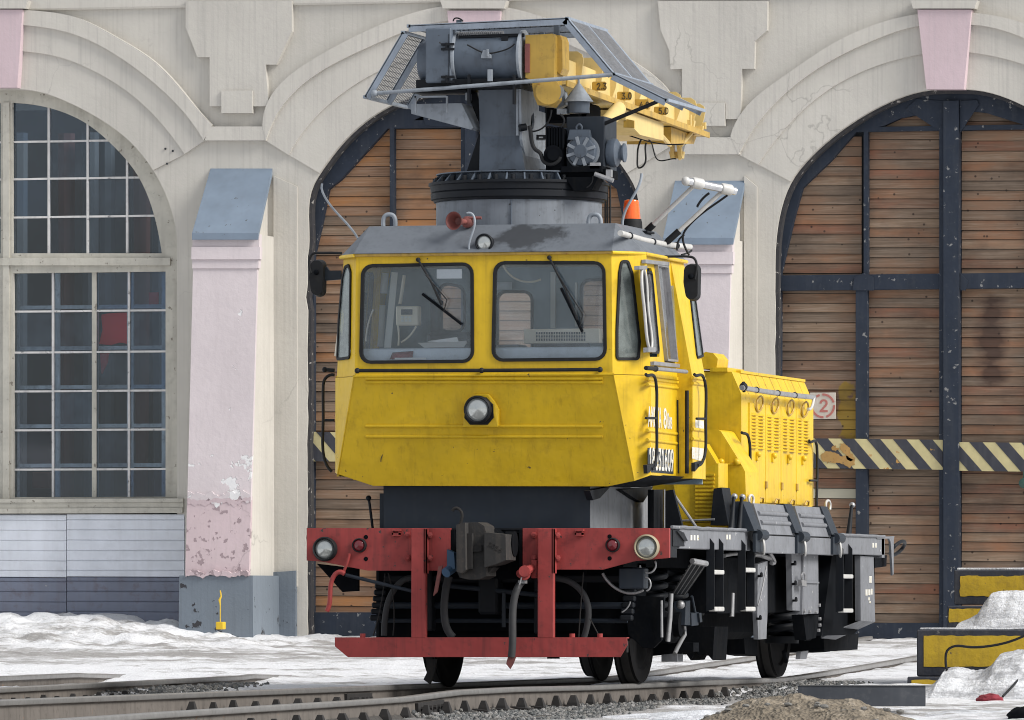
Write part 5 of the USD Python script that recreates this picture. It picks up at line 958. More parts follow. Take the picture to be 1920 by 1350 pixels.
tm = text('18031609', .165, np.array([SW + .004, y0_ + .02, zb2 + .028]), e1s, e2s, .003, True); span = (y1_ - y0_ - .05) / (tm.vertices[:, 1].max() - tm.vertices[:, 1].min()); tm.vertices[:, 1] = y0_ + .02 + (tm.vertices[:, 1] - y0_ - .02) * span
CP('plate_digits', tm, 'white_mark')
CP('faded_patch', [sprism([(1304, 787), (1320, 789), (1320, 806), (1304, 804)], XW + .002, .003), sprism([(1298, 838), (1320, 841), (1318, 858), (1313, 864), (1298, 860)], XW + .002, .003)], 'white_mark')
CP('door_bar', tube([V3(1288, 732, YD - .05), V3(1288, 888, YD - .05)], .016, 8), 'rubber', smooth=50)
CP('door_seal', tube([S3(1270.5, 750, SW + .012), S3(1272, 888, SW + .012)], .007, 6), 'rubber')
def hand(pts, X=None, Y=None, stub=None): 
    m_ = [stube(pts, X, .0125, 8, 6) if X is not None else vtube(pts, Y, .0125, 8, 6)]
    if stub: m_.append(tube([S3(*s_, X) if X is not None else V3(*s_, Y) for s_ in stub], .010, 8))
    return m_
CP('grab_handle', hand([(1211, 702), (1221, 703), (1229, 712), (1231, 728), (1231, 780), (1231, 850), (1229, 868), (1222, 879)], SW + .10, None, [(1211, 784), (1231, 784)]), 'rubber', smooth=50)
CP('handle_foot', sprism([(1213, 872), (1228, 869), (1222, 882), (1214, 888)], SW + .10, .03), 'rubber')
CP('grab_handle', hand([(1302, 702), (1312, 703), (1320, 710), (1323, 725), (1323, 785), (1322, 850), (1318, 864), (1308, 872)], XW + .06, None, [(1306, 785), (1323, 785)]), 'rubber', smooth=50)
CP('handle_foot', sprism([(1303, 868), (1318, 864), (1312, 874), (1303, 884)], XW + .06, .03), 'rubber')
CP('grab_handle', hand([(627, 703), (617, 704), (609, 711), (606, 726), (606, 790), (606, 848), (610, 866), (622, 884)], None, -1.30, [(606, 788), (627, 788)]), 'rubber', smooth=50)
CP('side_rail', [stube([(1212, 690), (1230, 691.5), (1287, 697)], SW + .09, .016, 8, 3)], 'bare_steel', smooth=50); CP('rail_end', [ball(S3(1229, 691.5, SW + .09), .024), stube([(1211, 690), (1230, 691.5)], SW + .09, .017, 8, 2)], 'rubber', smooth=50)
CP('side_rail', [vtube([(608, 693), (627, 694)], -1.3, .014, 8, 2), ball(V3(609, 693, -1.3), .022)], 'rubber', smooth=50)
# floor, rear wall, roof
CP('floor', [hull(BL[0] + [0.02, .02, .0], BL[3] + [-.02, .02, 0], BL[1] + [0, .02, .0], BL[2] + [0, .02, .0], (-SW + .03, Ychamf, 1.66), (SW - .03, Ychamf, 1.64), (-1.36, YE, 1.64), (1.36, YE, 1.63), (-.9, YE, 1.56), (.9, YE, 1.56))], 'black_steel')
rear = sbox(-1.36, 1.58, 1.36, ZN).union(Polygon([(-1.36, ZN), (1.36, ZN), (ST - .01, ZE), (-ST + .01, ZE)]))
rw = [roundpoly([V(x, y, YE) for x, y in p], .08) for p in ([(931, 545), (1001, 545), (1001, 672), (931, 672)], [(1089, 523), (1150, 523), (1150, 640), (1089, 640)], [(822, 527), (874, 537), (874, 624), (822, 624)])]
CP('rear_wall', prism(rear.difference(unary_union(rw)), 'xz', YE - .02, YE), 'inside_blue')
CP('rear_window', [prism(p.buffer(.003).difference(p.buffer(-.02)), 'xz', YE - .03, YE + .01) for p in rw], 'rubber')
CP('rear_pane', [prism(p, 'xz', YE - .008, YE - .004) for p in rw], 'pane_cab')
CP('ceiling', hull(*[(s_ * x, y, z) for s_ in (-1, 1) for x, y in ((.98, YC + .05), (1.14, Ychamf + .05), (1.14, YE - .03)) for z in (ZE - .03, ZE - .012)]), 'inside_cream')
ro = [(s_ * x, y, ZE + .012) for s_ in (-1, 1) for x, y in ((1.035, YC - .03), (ST + .015, Ychamf - .02), (ST + .015, YE + .03))]
rt = [(s_ * x, y, ZT) for s_ in (-1, 1) for x, y in ((.99, -1.48), (.99, YE - .05))]
roof = CP('roof', hull(*ro, *rt), 'roof_grey')
gp3 = [(1.03, YC - .02, ZE), (ST + .02, Ychamf - .015, ZE), (ST + .02, YE + .02, ZE)]
CP('eave_gutter', [tube([np.array(a) * [s_, 1, 1], np.array(b) * [s_, 1, 1]], .015, 8) for s_ in (-1, 1) for a, b in zip(gp3[:-1], gp3[1:])], 'yellow', smooth=40)

# inside the cab
CP('dashboard', [bx(-1.1, 1.05, -1.66, -1.25, 2.30, 2.622, .01)], 'dash_grey')
CP('control_box', [vbox(742, 574, 784, 610, -1.15, .1, .008)], 'inside_cream'); CP('control_screen', [vbox(752, 580, 773, 590, -1.155, .01)], 'inside_dark'); CP('control_keys', [vbox(752 + 7 * i, 593 + 6 * j, 757 + 7 * i, 597 + 6 * j, -1.155, .01) for i in range(3) for j in range(2)], 'inside_grey')
CP('white_column', [hull(V3(734, 510, -.9), V3(746, 511, -.9), V3(733, 652, -.9), V3(720, 652, -.9), V3(734, 510, -.8), V3(746, 511, -.8), V3(733, 652, -.8), V3(720, 652, -.8))], 'inside_grey')
CP('inside_pipe', [tube([V3(722, 512, -.5), V3(719, 550, -.5)], .03, 8), tube([V3(716, 572, -.5), V3(712, 650, -.5)], .03, 8), tube([V3(704, 575, -.4), V3(700, 648, -.4)], .02, 8), tube([V3(699, 505, -.5), V3(702, 640, -.5)], .012, 8)], 'inside_grey', smooth=50)
CP('inside_cable', [vtube([(746, 610), (748, 632), (747, 648)], -1.2, .008), vtube([(780, 612), (768, 630), (752, 642)], -1.2, .008), vtube([(944, 498), (955, 514), (972, 525), (1000, 528), (1014, 524)], -1.0, .008), vtube([(758, 516), (754, 545), (750, 570)], -.9, .014), vtube([(700, 580), (690, 610), (686, 640)], -.9, .006)], 'inside_cream', smooth=50)
CP('operator_seat', [vbox(800, 622, 882, 655, -.8, .5, .03), vbox(806, 560, 826, 630, -.45, .1, .02), vbox(928, 646, 975, 676, -1.2, .3, .02)], 'inside_dark')
CP('rear_post', [vbox(1032, 510, 1041, 615, -.12, .03), vbox(1078, 530, 1082, 612, -.12, .02)], 'inside_grey')
hg = CP('heater_grille', vbox(982, 617, 1124, 643, -1.15, .1, .004), 'inside_cream')
part(hg, 'grille_slot', [vbox(1005 + 4.7 * i, 622.5 + 6 * j, 1008 + 4.7 * i, 627 + 6 * j, -1.154, .01) for i in range(20) for j in range(3)], 'pedestal_navy', kind='stuff')
CP('heater_foot', vbox(1002, 644, 1103, 651, -1.14, .05), 'inside_dark')
CP('papers', [hull(V3(783, 643, -1.5), V3(875, 639, -1.5), V3(870, 651, -1.66), V3(795, 652, -1.66), V3(876, 643, -1.5)), hull(V3(800, 640, -1.5), V3(857, 632, -1.5), V3(860, 641, -1.52), V3(830, 642, -1.5), V3(838, 639, -1.45))], 'paper')
CP('red_folder', hull(V3(736, 661, -1.665), V3(775, 658, -1.665), V3(774, 670, -1.70), V3(730, 674, -1.70)), 'cloth_red'); CP('white_strip', vbox(740, 671, 798, 674, YC + .05, .01), 'paper')
CP('sun_label', vbox(819, 505, 866, 522, YC + .012, .004), 'paper'); CP('window_sticker', vbox(930, 529, 960, 543, YE - .035, .003), 'dash_grey')
CP('driver_console', [bx(.35, 1.1, -1.2, -.7, 1.9, 2.42, .03), bx(-1.15, -.95, -1.2, -.3, 1.6, 2.6)], 'inside_blue')
# wipers
for (px0, (ax, ay), (b0x, b0y), (b1x, b1y)) in (((784, 487), (828, 572), (792, 551), (866, 608)), ((1030, 483), (1083, 600), (1052, 540), (1092, 622))):
    w = CP('wiper', [tube([V3(*px0, YC - .02), V3((px0[0] + ax) / 2 + 3, (px0[1] + ay) / 2, YC - .05), V3(ax, ay, YC - .04)], .009, 6), tube([V3(px0[0] + 14, px0[1] + 28, YC - .05), V3(ax + 10, ay - 10, YC - .05), V3(ax + 4, ay + 12, YC - .035)], .005, 6), ball(V3(*px0, YC - .015), .018)], 'rubber', smooth=50)
    part(w, 'wiper_blade', [tube([V3(b0x, b0y, YC - .022), V3(b1x, b1y, YC - .022)], .012, 6)], 'brush_black')
# mirrors
def mirror_arm(pts, Y): CP('mirror_arm', vtube(pts, Y, .010, 8, 6), 'rubber', smooth=50)
def mirror_head(xa, ya, xb, yb, Y, t, sk):
    p = [V(xa + sk, ya, Y), V(xb, ya + 3, Y), V(xb - 1, yb - 4, Y), V(xa + 6, yb, Y), V(xa, (ya + yb) / 2, Y)]
    pr1 = roundpoly(p, .05); m_ = prism(pr1, 'xz', Y, Y + t); v = m_.vertices; cc = np.array([pr1.centroid.x, pr1.centroid.y]); f = np.where(v[:, 1] < Y + t / 2, .92, 1.0)
    v[:, 0] = cc[0] + (v[:, 0] - cc[0]) * f; v[:, 2] = cc[1] + (v[:, 2] - cc[1]) * f
    h = CP('mirror', trimesh.Trimesh(v, m_.faces, process=False), 'rubber', smooth=50); part(h, 'mirror_glass', prism(pr1.buffer(-.012), 'xz', Y + t, Y + t + .004), 'chrome_pipe')
    part(h, 'mirror_clamp', ball((cc[0], Y - .005, cc[1] + .04), .022), 'brush_black', smooth=True)
mirror_arm([(641, 475), (620, 474), (598, 474), (586, 476), (581, 484), (580, 500), (583, 512)], -1.25); mirror_head(578, 484, 607, 558, -1.25, .09, 4)
CP('mirror_bracket', [vprism([(607, 505), (612, 500), (617, 507), (639, 507), (639, 524), (612, 526), (607, 527)], -1.2, .03)], 'pedestal_navy')
mirror_arm([(1240, 480), (1262, 481), (1290, 481), (1301, 484), (1306, 494), (1305, 512), (1303, 524)], -.75); mirror_head(1280, 492, 1310, 566, -.75, .09, 2)

# ------------------------------------------------------------------ roof fittings
c = V3(907, 455, YC + .0); c[1] = -1.72; R_ = rad(17, c)
rl = CP('roof_headlight', lathe([(R_ * .5, -.10), (R_ * .9, -.06), (R_, .0), (R_ * 1.03, .02), (R_ * .92, .03), (R_ * .84, .02)], c, (0, -1, 0), 28), 'black_steel', smooth=35)
part(rl, 'lens', lathe([(R_ * .86, 0), (R_ * .84, .018), (R_ * .5, .028), (0, .032)], c, (0, -1, 0), 24), 'lens_clear', smooth=True)
CP('lamp_bracket', [vtube([(875, 400), (886, 402), (890, 412), (888, 430), (882, 448), (880, 470), (886, 480), (900, 484), (912, 480)], -1.74, .009, 8, 5)], 'crane_light', smooth=50)
hc = V3(851, 414, -1.74); Rh = rad(17.5, hc); hd = np.array([-.25, -.96, 0]); hd /= np.linalg.norm(hd)
hn = CP('horn', lathe([(.018, -.19), (.022, -.13), (.034, -.08), (.055, -.03), (Rh * .96, 0), (Rh, .004), (Rh * .9, .0), (.05, -.028), (.028, -.07), (.005, -.075)], hc, hd, 28), 'red_horn', smooth=40)
part(hn, 'horn_body', [lathe([(.04, 0), (.045, .01), (.045, .05), (.02, .07)], hc - hd * .25, hd, 14), tube([hc - hd * .2 + [.02, 0, .03], hc - hd * .2 + [.12, 0, .03]], .012, 8)], 'red_horn', smooth=40)
for x, y in ((730, 412), (1115, 412)):
    CP('lifting_eye', vtube([(x - 11, y + 14), (x - 11, y), (x - 7, y - 8), (x, y - 10), (x + 7, y - 8), (x + 11, y), (x + 11, y + 14)], -1.2, .017, 10, 5), 'crane_light', smooth=50)
CP('antenna', vtube([(604, 344), (603, 353), (607, 365), (640, 408), (671, 447)], -1.0, .009, 8, 4), 'crane_light', smooth=50)
CP('antenna', vtube([(1203, 325), (1200, 342), (1196, 352), (1168, 430)], -1.0, .011, 8, 5), 'crane_light', smooth=50)
bc = V3(1184, 424, -.55); Rb = rad(20, bc)
bcn = CP('beacon', lathe([(0, -.05), (Rb * 1.05, -.05), (Rb, .03), (Rb * .92, .055), (0, .055)], bc, (0, 0, 1), 24), 'rubber', smooth=35)
part(bcn, 'beacon_dome', lathe([(Rb * .86, .055), (Rb * .84, .075), (Rb * .70, .19), (Rb * .64, .203), (Rb * .4, .208), (0, .209)], bc, (0, 0, 1), 24), 'lens_orange', smooth=40)
CP('beacon_plate', [bx(bc[0] - .09, bc[0] + .16, bc[1] - .12, bc[1] + .12, bc[2] - .06, bc[2] - .042, .004), bx(bc[0] - .02, bc[0] + .02, bc[1] - .02, bc[1] + .02, ZT - .05, bc[2] - .06)], 'black_steel')
rp = [S3(1163, 437, 1.1), S3(1206, 450, 1.1), S3(1250, 459, 1.12), S3(1294, 463, 1.15)]
CP('roof_pipe', [tube(rp, .023, 12)], 'pipe_white', smooth=50)
CP('pipe_saddle', [lathe([(.027, -.02), (.031, 0), (.027, .02)], p * .6 + q_ * .4, q_ - p, 12) for p, q_ in zip(rp[:-1], rp[1:])] + [tube([rp[1] + [0, 0, -.02], rp[1] + [-.05, 0, -.14]], .014, 6), tube([rp[2] + [0, 0, -.02], rp[2] + [-.05, 0, -.12]], .014, 6)], 'black_steel')
wb = np.array([.55, .84, -.06]);
p0, p1 = V3(1288, 340, -.55), V3(1377, 358, -.25)
ax = (p1 - p0) / np.linalg.norm(p1 - p0)
an = CP('insulator_bar', tube([p0 - ax * .01, p1 + ax * .01], .032, 14), 'chrome_pipe', smooth=50)
part(an, 'collar', [lathe([(.036, -.05), (.044, -.04), (.044, .04), (.036, .05)], p0 + (p1 - p0) * t_, ax, 14) for t_ in (.22, .83)] + [ball(p0 - ax * .01, .036), ], 'pipe_white', smooth=40)
for t_, (qx, qy) in ((.2, (1222, 424)), (.8, (1270, 436))):
    q0 = p0 + (p1 - p0) * t_; q1 = V3(qx, qy, -.5 + .2 * t_); part(an, 'strut', tube([q0, q1], .017, 10), 'pipe_white', smooth=50)
    d_ = (q1 - q0) / np.linalg.norm(q1 - q0); part(an, 'strut_foot', tube([q1 - d_ * .02, q1 + d_ * .10, q1 + d_ * .16], [.027, .027, .012], 10), 'rubber', smooth=50)
CP('roof_cable', [vtube([(1152, 444), (1130, 458), (1112, 475)], -1.62, .006), vtube([(1200, 440), (1202, 455), (1211, 474)], -.9, .007), vtube([(1364, 366), (1330, 390), (1290, 425), (1281, 440), (1283, 460), (1292, 478)], -.3, .009), vtube([(1283, 440), (1272, 452), (1270, 470)], -.35, .008), vtube([(1330, 362), (1318, 372), (1307, 388)], -.2, .01)], 'rubber', smooth=50)
CP('roof_rail', [stube([(1290, 466), (1296, 468), (1278, 478)], 1.1, .008)], 'rubber')

# ------------------------------------------------------------------ slewing ring, column, winch
AX = np.array([0, -.62, 0.])
zz = lambda py: .6 + (1140 - py) / 237.0
ring_y = AX[1]
CP2 = lambda name, mesh, m, smooth=False, parent=None, **k: part(parent or crane, name, mesh, m, smooth, **k)
crane = numbered(veh, 'crane'); say(UsdGeom.Xform.Define(stage, crane).GetPrim(), label='dark grey slewing crane with yellow boom on the cab roof')
CP2('slewing_base', lathe([(.655, ZT - .02), (.655, zz(384)), (.67, zz(380))], AX, (0, 0, 1), 64), 'drum_grey', smooth=35)
CP2('base_seam', [bx(x, x + .006, ring_y - .66, ring_y - .60, ZT, zz(384)) for x in (.10,)], 'crane_grey')
CP2('slewing_ring', lathe([(.60, zz(386)), (.672, zz(382)), (.678, zz(378)), (.695, zz(377)), (.698, zz(366)), (.688, zz(364.5)), (.698, zz(363)), (.702, zz(352)), (.715, zz(351)), (.715, zz(346)), (.66, zz(345)), (.3, zz(345))], AX, (0, 0, 1), 72), 'black_steel', smooth=30)
CP2('turntable', lathe([(.60, zz(347)), (.60, zz(333)), (.655, zz(331)), (.655, zz(329)), (.2, zz(329))], AX, (0, 0, 1), 64), 'crane_grey', smooth=30)
for k in range(30):
    a = 2 * math.pi * k / 30; u = np.array([math.cos(a), math.sin(a), 0]); t = np.array([-u[1], u[0], 0]); z0, z1 = zz(346), zz(331)
    if u[1] < .35: CP2('ring_rib', hull(*[AX + u * r + t * s_ + np.array([0, 0, z]) for s_ in (-.006, .006) for r, z in ((.595, z0), (.700, z0), (.595, z1), (.64, z1))]), 'crane_grey')
    if u[1] < .2: CP2('ring_bolt', cyl(AX + u * .66 + t * .05 + [0, 0, z0], AX + u * .66 + t * .05 + [0, 0, z0 + .04], .020, 6), 'black_steel')
Yk = -1.02
x0, _ = V(897, 250, Yk); x1, _ = V(972, 250, Yk)
ztop, zbot, zmid = zz(170), zz(329), zz(262)
CP2('column', [hull(*[(x, y, z) for x, y, z in ((x0, Yk, ztop), (x1 - .02, Yk, ztop), (x0 - .0, Yk + .05, zmid), (x1, Yk + .05, zmid), (x0, Yk + .65, ztop), (x1, Yk + .65, ztop), (x0, Yk + .65, zmid), (x1, Yk + .65, zmid))]),
    hull(*[(x, y, z) for x, y, z in ((x0, Yk + .05, zmid), (x1, Yk + .05, zmid), (x0, Yk + .02, zbot), (x1 + .06, Yk - .02, zbot), (x0, Yk + .65, zmid), (x1, Yk + .65, zmid), (x0, Yk + .7, zbot), (x1 + .06, Yk + .7, zbot))])], 'crane_grey')
CP2('column_edge', [bx(x1 - .012, x1 + .008, Yk - .03, Yk + .0, zz(262), zz(120)), bx(x0 - .10, x0 - .085, Yk - .03, Yk + .5, zz(195), zz(140))], 'crane_light')
CP2('column_web', [hull(*[(x, y, z) for y in (Yk + .10, Yk + .6) for x, z in ((x0 + .0, zmid), (x0 - .02, zz(255)), (V(868, 328, Yk)[0], zbot), (x0, zbot))]), hull(*[(x, y, z) for y in (Yk + .12, Yk + .15) for x, z in ((V(868, 178, Yk)[0], zz(178)), (V(886, 178, Yk)[0], zz(178)), (x0 + .01, zz(235)), (x0 - .01, zz(245)))])], 'black_steel')
CP2('foot_slot', vbox(935, 318, 966, 328, Yk - .03, .03), 'brush_black')
# light side plate with its slot
xs_ = x1 + .012
sp = [S(x, y, xs_) for x, y in [(972, 158), (985, 165), (1000, 172), (1006, 176), (1006, 208), (1018, 212), (1018, 300), (1026, 328), (988, 328), (974, 262)]]
CP2('side_plate', prism(poly(sp).difference(poly([S(x, y, xs_) for x, y in [(992, 220), (996, 214), (997, 230), (995, 240), (991, 240)]]).buffer(.01)), 'yz', xs_, xs_ + .02), 'crane_light')
CP2('plate_window', [prism(poly([S(x, y, xs_) for x, y in [(1001, 253), (1017, 253), (1017, 262), (1001, 262)]]).difference(poly([S(x, y, xs_) for x, y in [(1004, 256), (1014, 256), (1014, 259), (1004, 259)]])), 'yz', xs_ + .02, xs_ + .028)], 'brush_black')
CP2('hinge_pin', cyl(V3(974, 240, Yk - .05), V3(986, 238, Yk - .02), .03, 10), 'black_steel', smooth=40)
# winch drum
Yd = -1.05; cz = zz(117)
xa, xb = V(858, 117, Yd)[0], V(981, 117, Yd)[0]; Rd = .185
dr = CP2('winch_drum', lathe([(.05, 0), (Rd, 0), (Rd, xb - xa), (.05, xb - xa)], (xa, Yd, cz), (1, 0, 0), 40), 'crane_grey', smooth=35)
part(dr, 'drum_flange', [lathe([(.05, 0), (.215, 0), (.215, .022), (.05, .022)], (x, Yd, cz), (1, 0, 0), 36) for x in (xb - .006, xa - .004)], 'crane_light', smooth=35)
part(dr, 'drum_cover', [bx(V(810, 65, Yd)[0], V(858, 65, Yd)[0], Yd - .20, Yd + .22, zz(165), zz(63), .01)], 'crane_grey')
part(dr, 'cover_hinge', [vbox(827, y, 851, y + 4, Yd - .22, .02) for y in (81, 90, 142, 151)] + [vbox(835, y, 838, y + 14, Yd - .225, .02) for y in (80, 141)], 'black_steel')
part(dr, 'cover_seam', vbox(841, 64, 842, 160, Yd - .203, .01), 'black_steel')
part(dr, 'end_motor', lathe([(.06, 0), (.15, .02), (.165, .10), (.165, .16), (.13, .18)], (V(786, 120, Yd)[0], Yd, zz(122)), (1, 0, 0), 28), 'crane_grey', smooth=35)
part(dr, 'motor_bracket', [vprism([(796, 150), (812, 138), (812, 166), (792, 162)], Yd - .1, .08)], 'crane_light')
part(dr, 'rope_spool', lathe([r for k in range(22) for r in ((.040, .0 + k * .0165), (.050, .004 + k * .0165), (.050, .012 + k * .0165))], (V(864, 82, Yd)[0], Yd - .06, zz(80)), (1, 0, 0), 16), 'bare_steel', smooth=30)
part(dr, 'guide_rod', [cyl(V3(860, 70, Yd - .1), V3(983, 66, Yd - .1), .016, 10), vbox(940, 68, 952, 82, Yd - .14, .08)], 'black_steel', smooth=40)
part(dr, 'drum_bracket', [vprism([(902, 104), (906, 94), (912, 94), (920, 104), (920, 109), (902, 109)], Yd - .22, .05), vbox(912, 92, 915, 106, Yd - .23, .02), vbox(914, 130, 922, 152, Yd - .215, .04)], 'crane_light')
part(dr, 'drum_cable', [vtube([(876, 84), (895, 94), (915, 100), (935, 97), (955, 90), (965, 82)], Yd - .21, .006), vtube([(850, 40), (852, 35), (862, 35), (868, 40)], Yd, .006)], 'rubber', smooth=50)
CP2('winch_bed', [bx(V(790, 165, Yd)[0], V(985, 165, Yd)[0], Yd - .16, Yd + .3, zz(176), zz(158)), bx(V(778, 180, Yd)[0], V(880, 180, Yd)[0], Yd - .1, Yd + .2, zz(181), zz(177)), *[vbox(x, 140, x + 4, 195, Yd - .2, .05) for x in (876, 961)]], 'black_steel')
CP2('bed_frame', [vbox(777, 180, 836, 182.5, Yd - .15, .02), *[vbox(x, 180, x + 3, 212, Yd - .15, .02) for x in (777, 836)]], 'crane_light')
CP2('counter_arm', hull(*[(*((lambda q_: (q_[0], y, q_[1]))(V(px, py, Yd))),) for y in (Yd - .05, Yd + .3) for px, py in ((774, 196), (868, 194), (890, 240), (886, 244), (774, 214))]), 'crane_light')
# yellow gear case at the head
Yg = -1.16
gc = [(985, 66), (1036, 63), (1039, 68), (1039, 140), (1036, 185), (1026, 198), (1008, 197), (1001, 180), (996, 150), (985, 146)]
g_ = CP2('gear_case', vprism(gc, Yg, .30), 'yellow_case')
part(g_, 'case_flank', [vprism([(1038, 66), (1050, 66), (1054, 76), (1055, 128), (1050, 140), (1046, 136), (1040, 126)], Yg + .10, .22)], 'yellow_case')
part(g_, 'case_hatch', [vbox(984, 82, 993, 136, Yg - .012, .02)], 'red_horn'); part(g_, 'case_nose', [cyl(V3(1028, 172, Yg - .02), V3(1028, 172, Yg + .22), rad(24, (0, Yg, 0)), 24)], 'yellow_case', smooth=35)
part(g_, 'case_bore', [cyl(V3(1044, 172, Yg + .2), V3(1044, 172, Yg + .26), .06, 14)], 'crane_light')
CP2('column_bracket', [vprism([(1040, 168), (1052, 166), (1058, 172), (1060, 196), (1046, 204), (1036, 202)], -.8, .1), vbox(1062 - 18, 204, 1062, 214, -.9, .1)], 'crane_light')

# boom: closed box with tall separating flaps, lying along the vehicle
dn = -.020                                          # it droops slightly towards its tip
XR_, XL_ = .40, -.05
zf = lambda y: 4.715 + dn * (y + .2)
bm = CP2('boom', [prism([(-.9, zf(-.9) - .02), (4.15, zf(4.15) - .02), (4.15, zf(4.15) + .012), (-.9, zf(-.9) + .012)], 'yz', XL_, XR_ + .05), prism([(-.9, zf(-.9)), (4.1, zf(4.1)), (4.1, zf(4.1) + .19), (-.9, zf(-.9) + .23)], 'yz', XR_ - .075, XR_ - .062), prism([(-.9, zf(-.9)), (4.1, zf(4.1)), (4.1, zf(4.1) + .16), (-.9, zf(-.9) + .25)], 'yz', XL_ + .03, XL_ + .045)], 'yellow_boom')
part(bm, 'boom_flange', [bx(XR_ + .045, XR_ + .06, -.9, 4.15, zf(1.6) - .055, zf(1.6) + .0)], 'yellow_boom') if False else None
part(bm, 'boom_flange', prism([(-.9, zf(-.9) - .035), (4.15, zf(4.15) - .035), (4.15, zf(4.15) + .012), (-.9, zf(-.9) + .012)], 'yz', XR_ + .05, XR_ + .062), 'yellow_case')
tops = [(1094, 95), (1131, 107), (1158, 123), (1182, 140), (1204, 152), (1227, 158), (1249, 166), (1278, 171), (1306, 182), (1322.5, 193)]
def y_at(px, X): 
    lo, hi = -3.0, 9.0
    for _ in range(50):
        md = (lo + hi) / 2; p = np.array([X, md, 5.0]) - EYE; v = 960 + FPX * (p @ RIGHT) / (p @ FWD)
        lo, hi = (md, hi) if v < px else (lo, md)
    return (lo + hi) / 2
nums = {1: '2.3', 2: '3.0', 3: '4.0', 4: '5.0'}
for i, (px, py) in enumerate(tops):
    y = y_at(px, XR_); zt_ = V(px, py, y)[1]; z0 = zf(y) + .01
    p = [(XL_ + .02, z0), (XR_ - .06, z0), (XR_ - .015, z0 + .12), (XR_, zt_ - .07), (XR_ - .012, zt_ - .03), (XR_ - .05, zt_ - .004), (XL_ + .10, zt_), (XL_ + .02, zt_ - .06)]
    part(bm, 'boom_flap', prism(p, 'xz', y, y + .012), 'yellow_boom')
for (x0p, y0p, x1p, y1p), tx in (((1110, 153, 1136, 170), '2.3'), ((1157, 172, 1183, 188), '3.0'), ((1190, 186, 1216, 205), '4.0'), ((1226, 200, 1250, 216), '5.0')):
    yp = y_at(x1p, XR_ + .07); tg = part(bm, 'reach_plate', prism(roundpoly([V(x0p, y1p, yp), V(x1p, y1p, yp), V(x1p, y0p, yp), V(x0p, y0p, yp)], .012), 'xz', yp, yp + .008), 'yellow_case')
    xq, zq = V(x0p + 8, y1p - 2, yp); part(tg, 'reach_figure', text(tx, .052, np.array([xq, yp - .001, zq]), np.array([1., 0, 0]), np.array([0, 0, 1.]), .003, True, sx=.8), 'dark_mark')
yt = 3.95
part(bm, 'lower_box', [hull(*[(x, y, z) for x in (XL_ + .05, XR_ + .02) for y, z in ((1.25, zf(1.2) - .036), (2.6, zf(2.6) - .036), (2.6, zf(2.6) - .18), (1.75, zf(1.8) - .20), (1.25, zf(1.2) - .12))])], 'yellow_boom')
part(bm, 'tip_box', [hull(*[(x, y, z) for x in (XL_ + .05, XR_ - .02) for y, z in ((3.05, zf(3) - .03), (4.0, zf(4) - .03), (3.9, zf(4) - .10), (3.05, zf(3) - .17))])], 'yellow_case')
part(bm, 'tip_bracket', [tube([S3(1296, 248, XR_), S3(1276, 272, XR_ - .05)], .022, 6), tube([S3(1238, 252, XR_), S3(1256, 272, XR_ - .05)], .020, 6), vprism([(1255, 266), (1262, 262), (1264, 296), (1258, 298)], yt, .06), vprism([(1268, 270), (1275, 268), (1279, 296), (1272, 300)], yt, .06), vprism([(1254, 284), (1282, 284), (1280, 297), (1257, 297)], yt + .03, .05), vprism([(1290, 236), (1318, 236), (1316, 252), (1300, 250)], yt + .1, .04)], 'yellow_boom')
part(bm, 'tip_fitting', [vprism([(1284, 224), (1302, 226), (1300, 240), (1286, 238)], yt - .12, .05), vprism([(1316, 230), (1323, 229), (1323, 242), (1316, 242)], yt + .15, .03), tube([S3(1295, 215, XR_ + .02), S3(1295, 246, XR_ + .02)], .010, 6)], 'yellow_boom')
part(bm, 'cable_bundle', [tube([S3(x, 250, XR_ - .03), S3(x - 1, 262, XR_ - .03), S3(x - 4, 270, XR_ - .04)], .012, 6) for x in (1278, 1283, 1288)], 'rubber', smooth=50)
part(bm, 'limit_box', vprism([(1204, 247), (1222, 244), (1224, 262), (1207, 263)], y_at(1210, .3), .12), 'yellow_case')
part(bm, 'limit_plate', vprism([(1169, 222), (1189, 226), (1189, 240), (1169, 239)], y_at(1170, .4), .02), 'yellow_case')
ya_ = y_at(1195, .3)
part(bm, 'boom_cable', [vtube([(1202, 262), (1196, 280), (1195, 300), (1198, 315), (1205, 312), (1211, 295), (1212, 268)], ya_, .008, 6), vtube([(1216, 262), (1226, 284), (1234, 300), (1250, 300), (1268, 298)], ya_, .006, 6), vtube([(1140, 238), (1180, 254), (1220, 266), (1282, 270)], ya_ - .3, .006, 6)], 'rubber', smooth=50)
part(bm, 'boom_inside_gear', [cyl((.05, .3, 4.58), (.30, .3, 4.58), .10, 12), bx(0, .3, .2, .9, 4.48, 4.66, .02)], 'brush_black')
jk0, jk1 = V3(1106, 264, -.15), V3(1160, 204, .75)
CP2('lift_cylinder', tube([jk0, jk0 * .25 + jk1 * .75, jk1], .062, 16), 'yellow_boom', smooth=50)

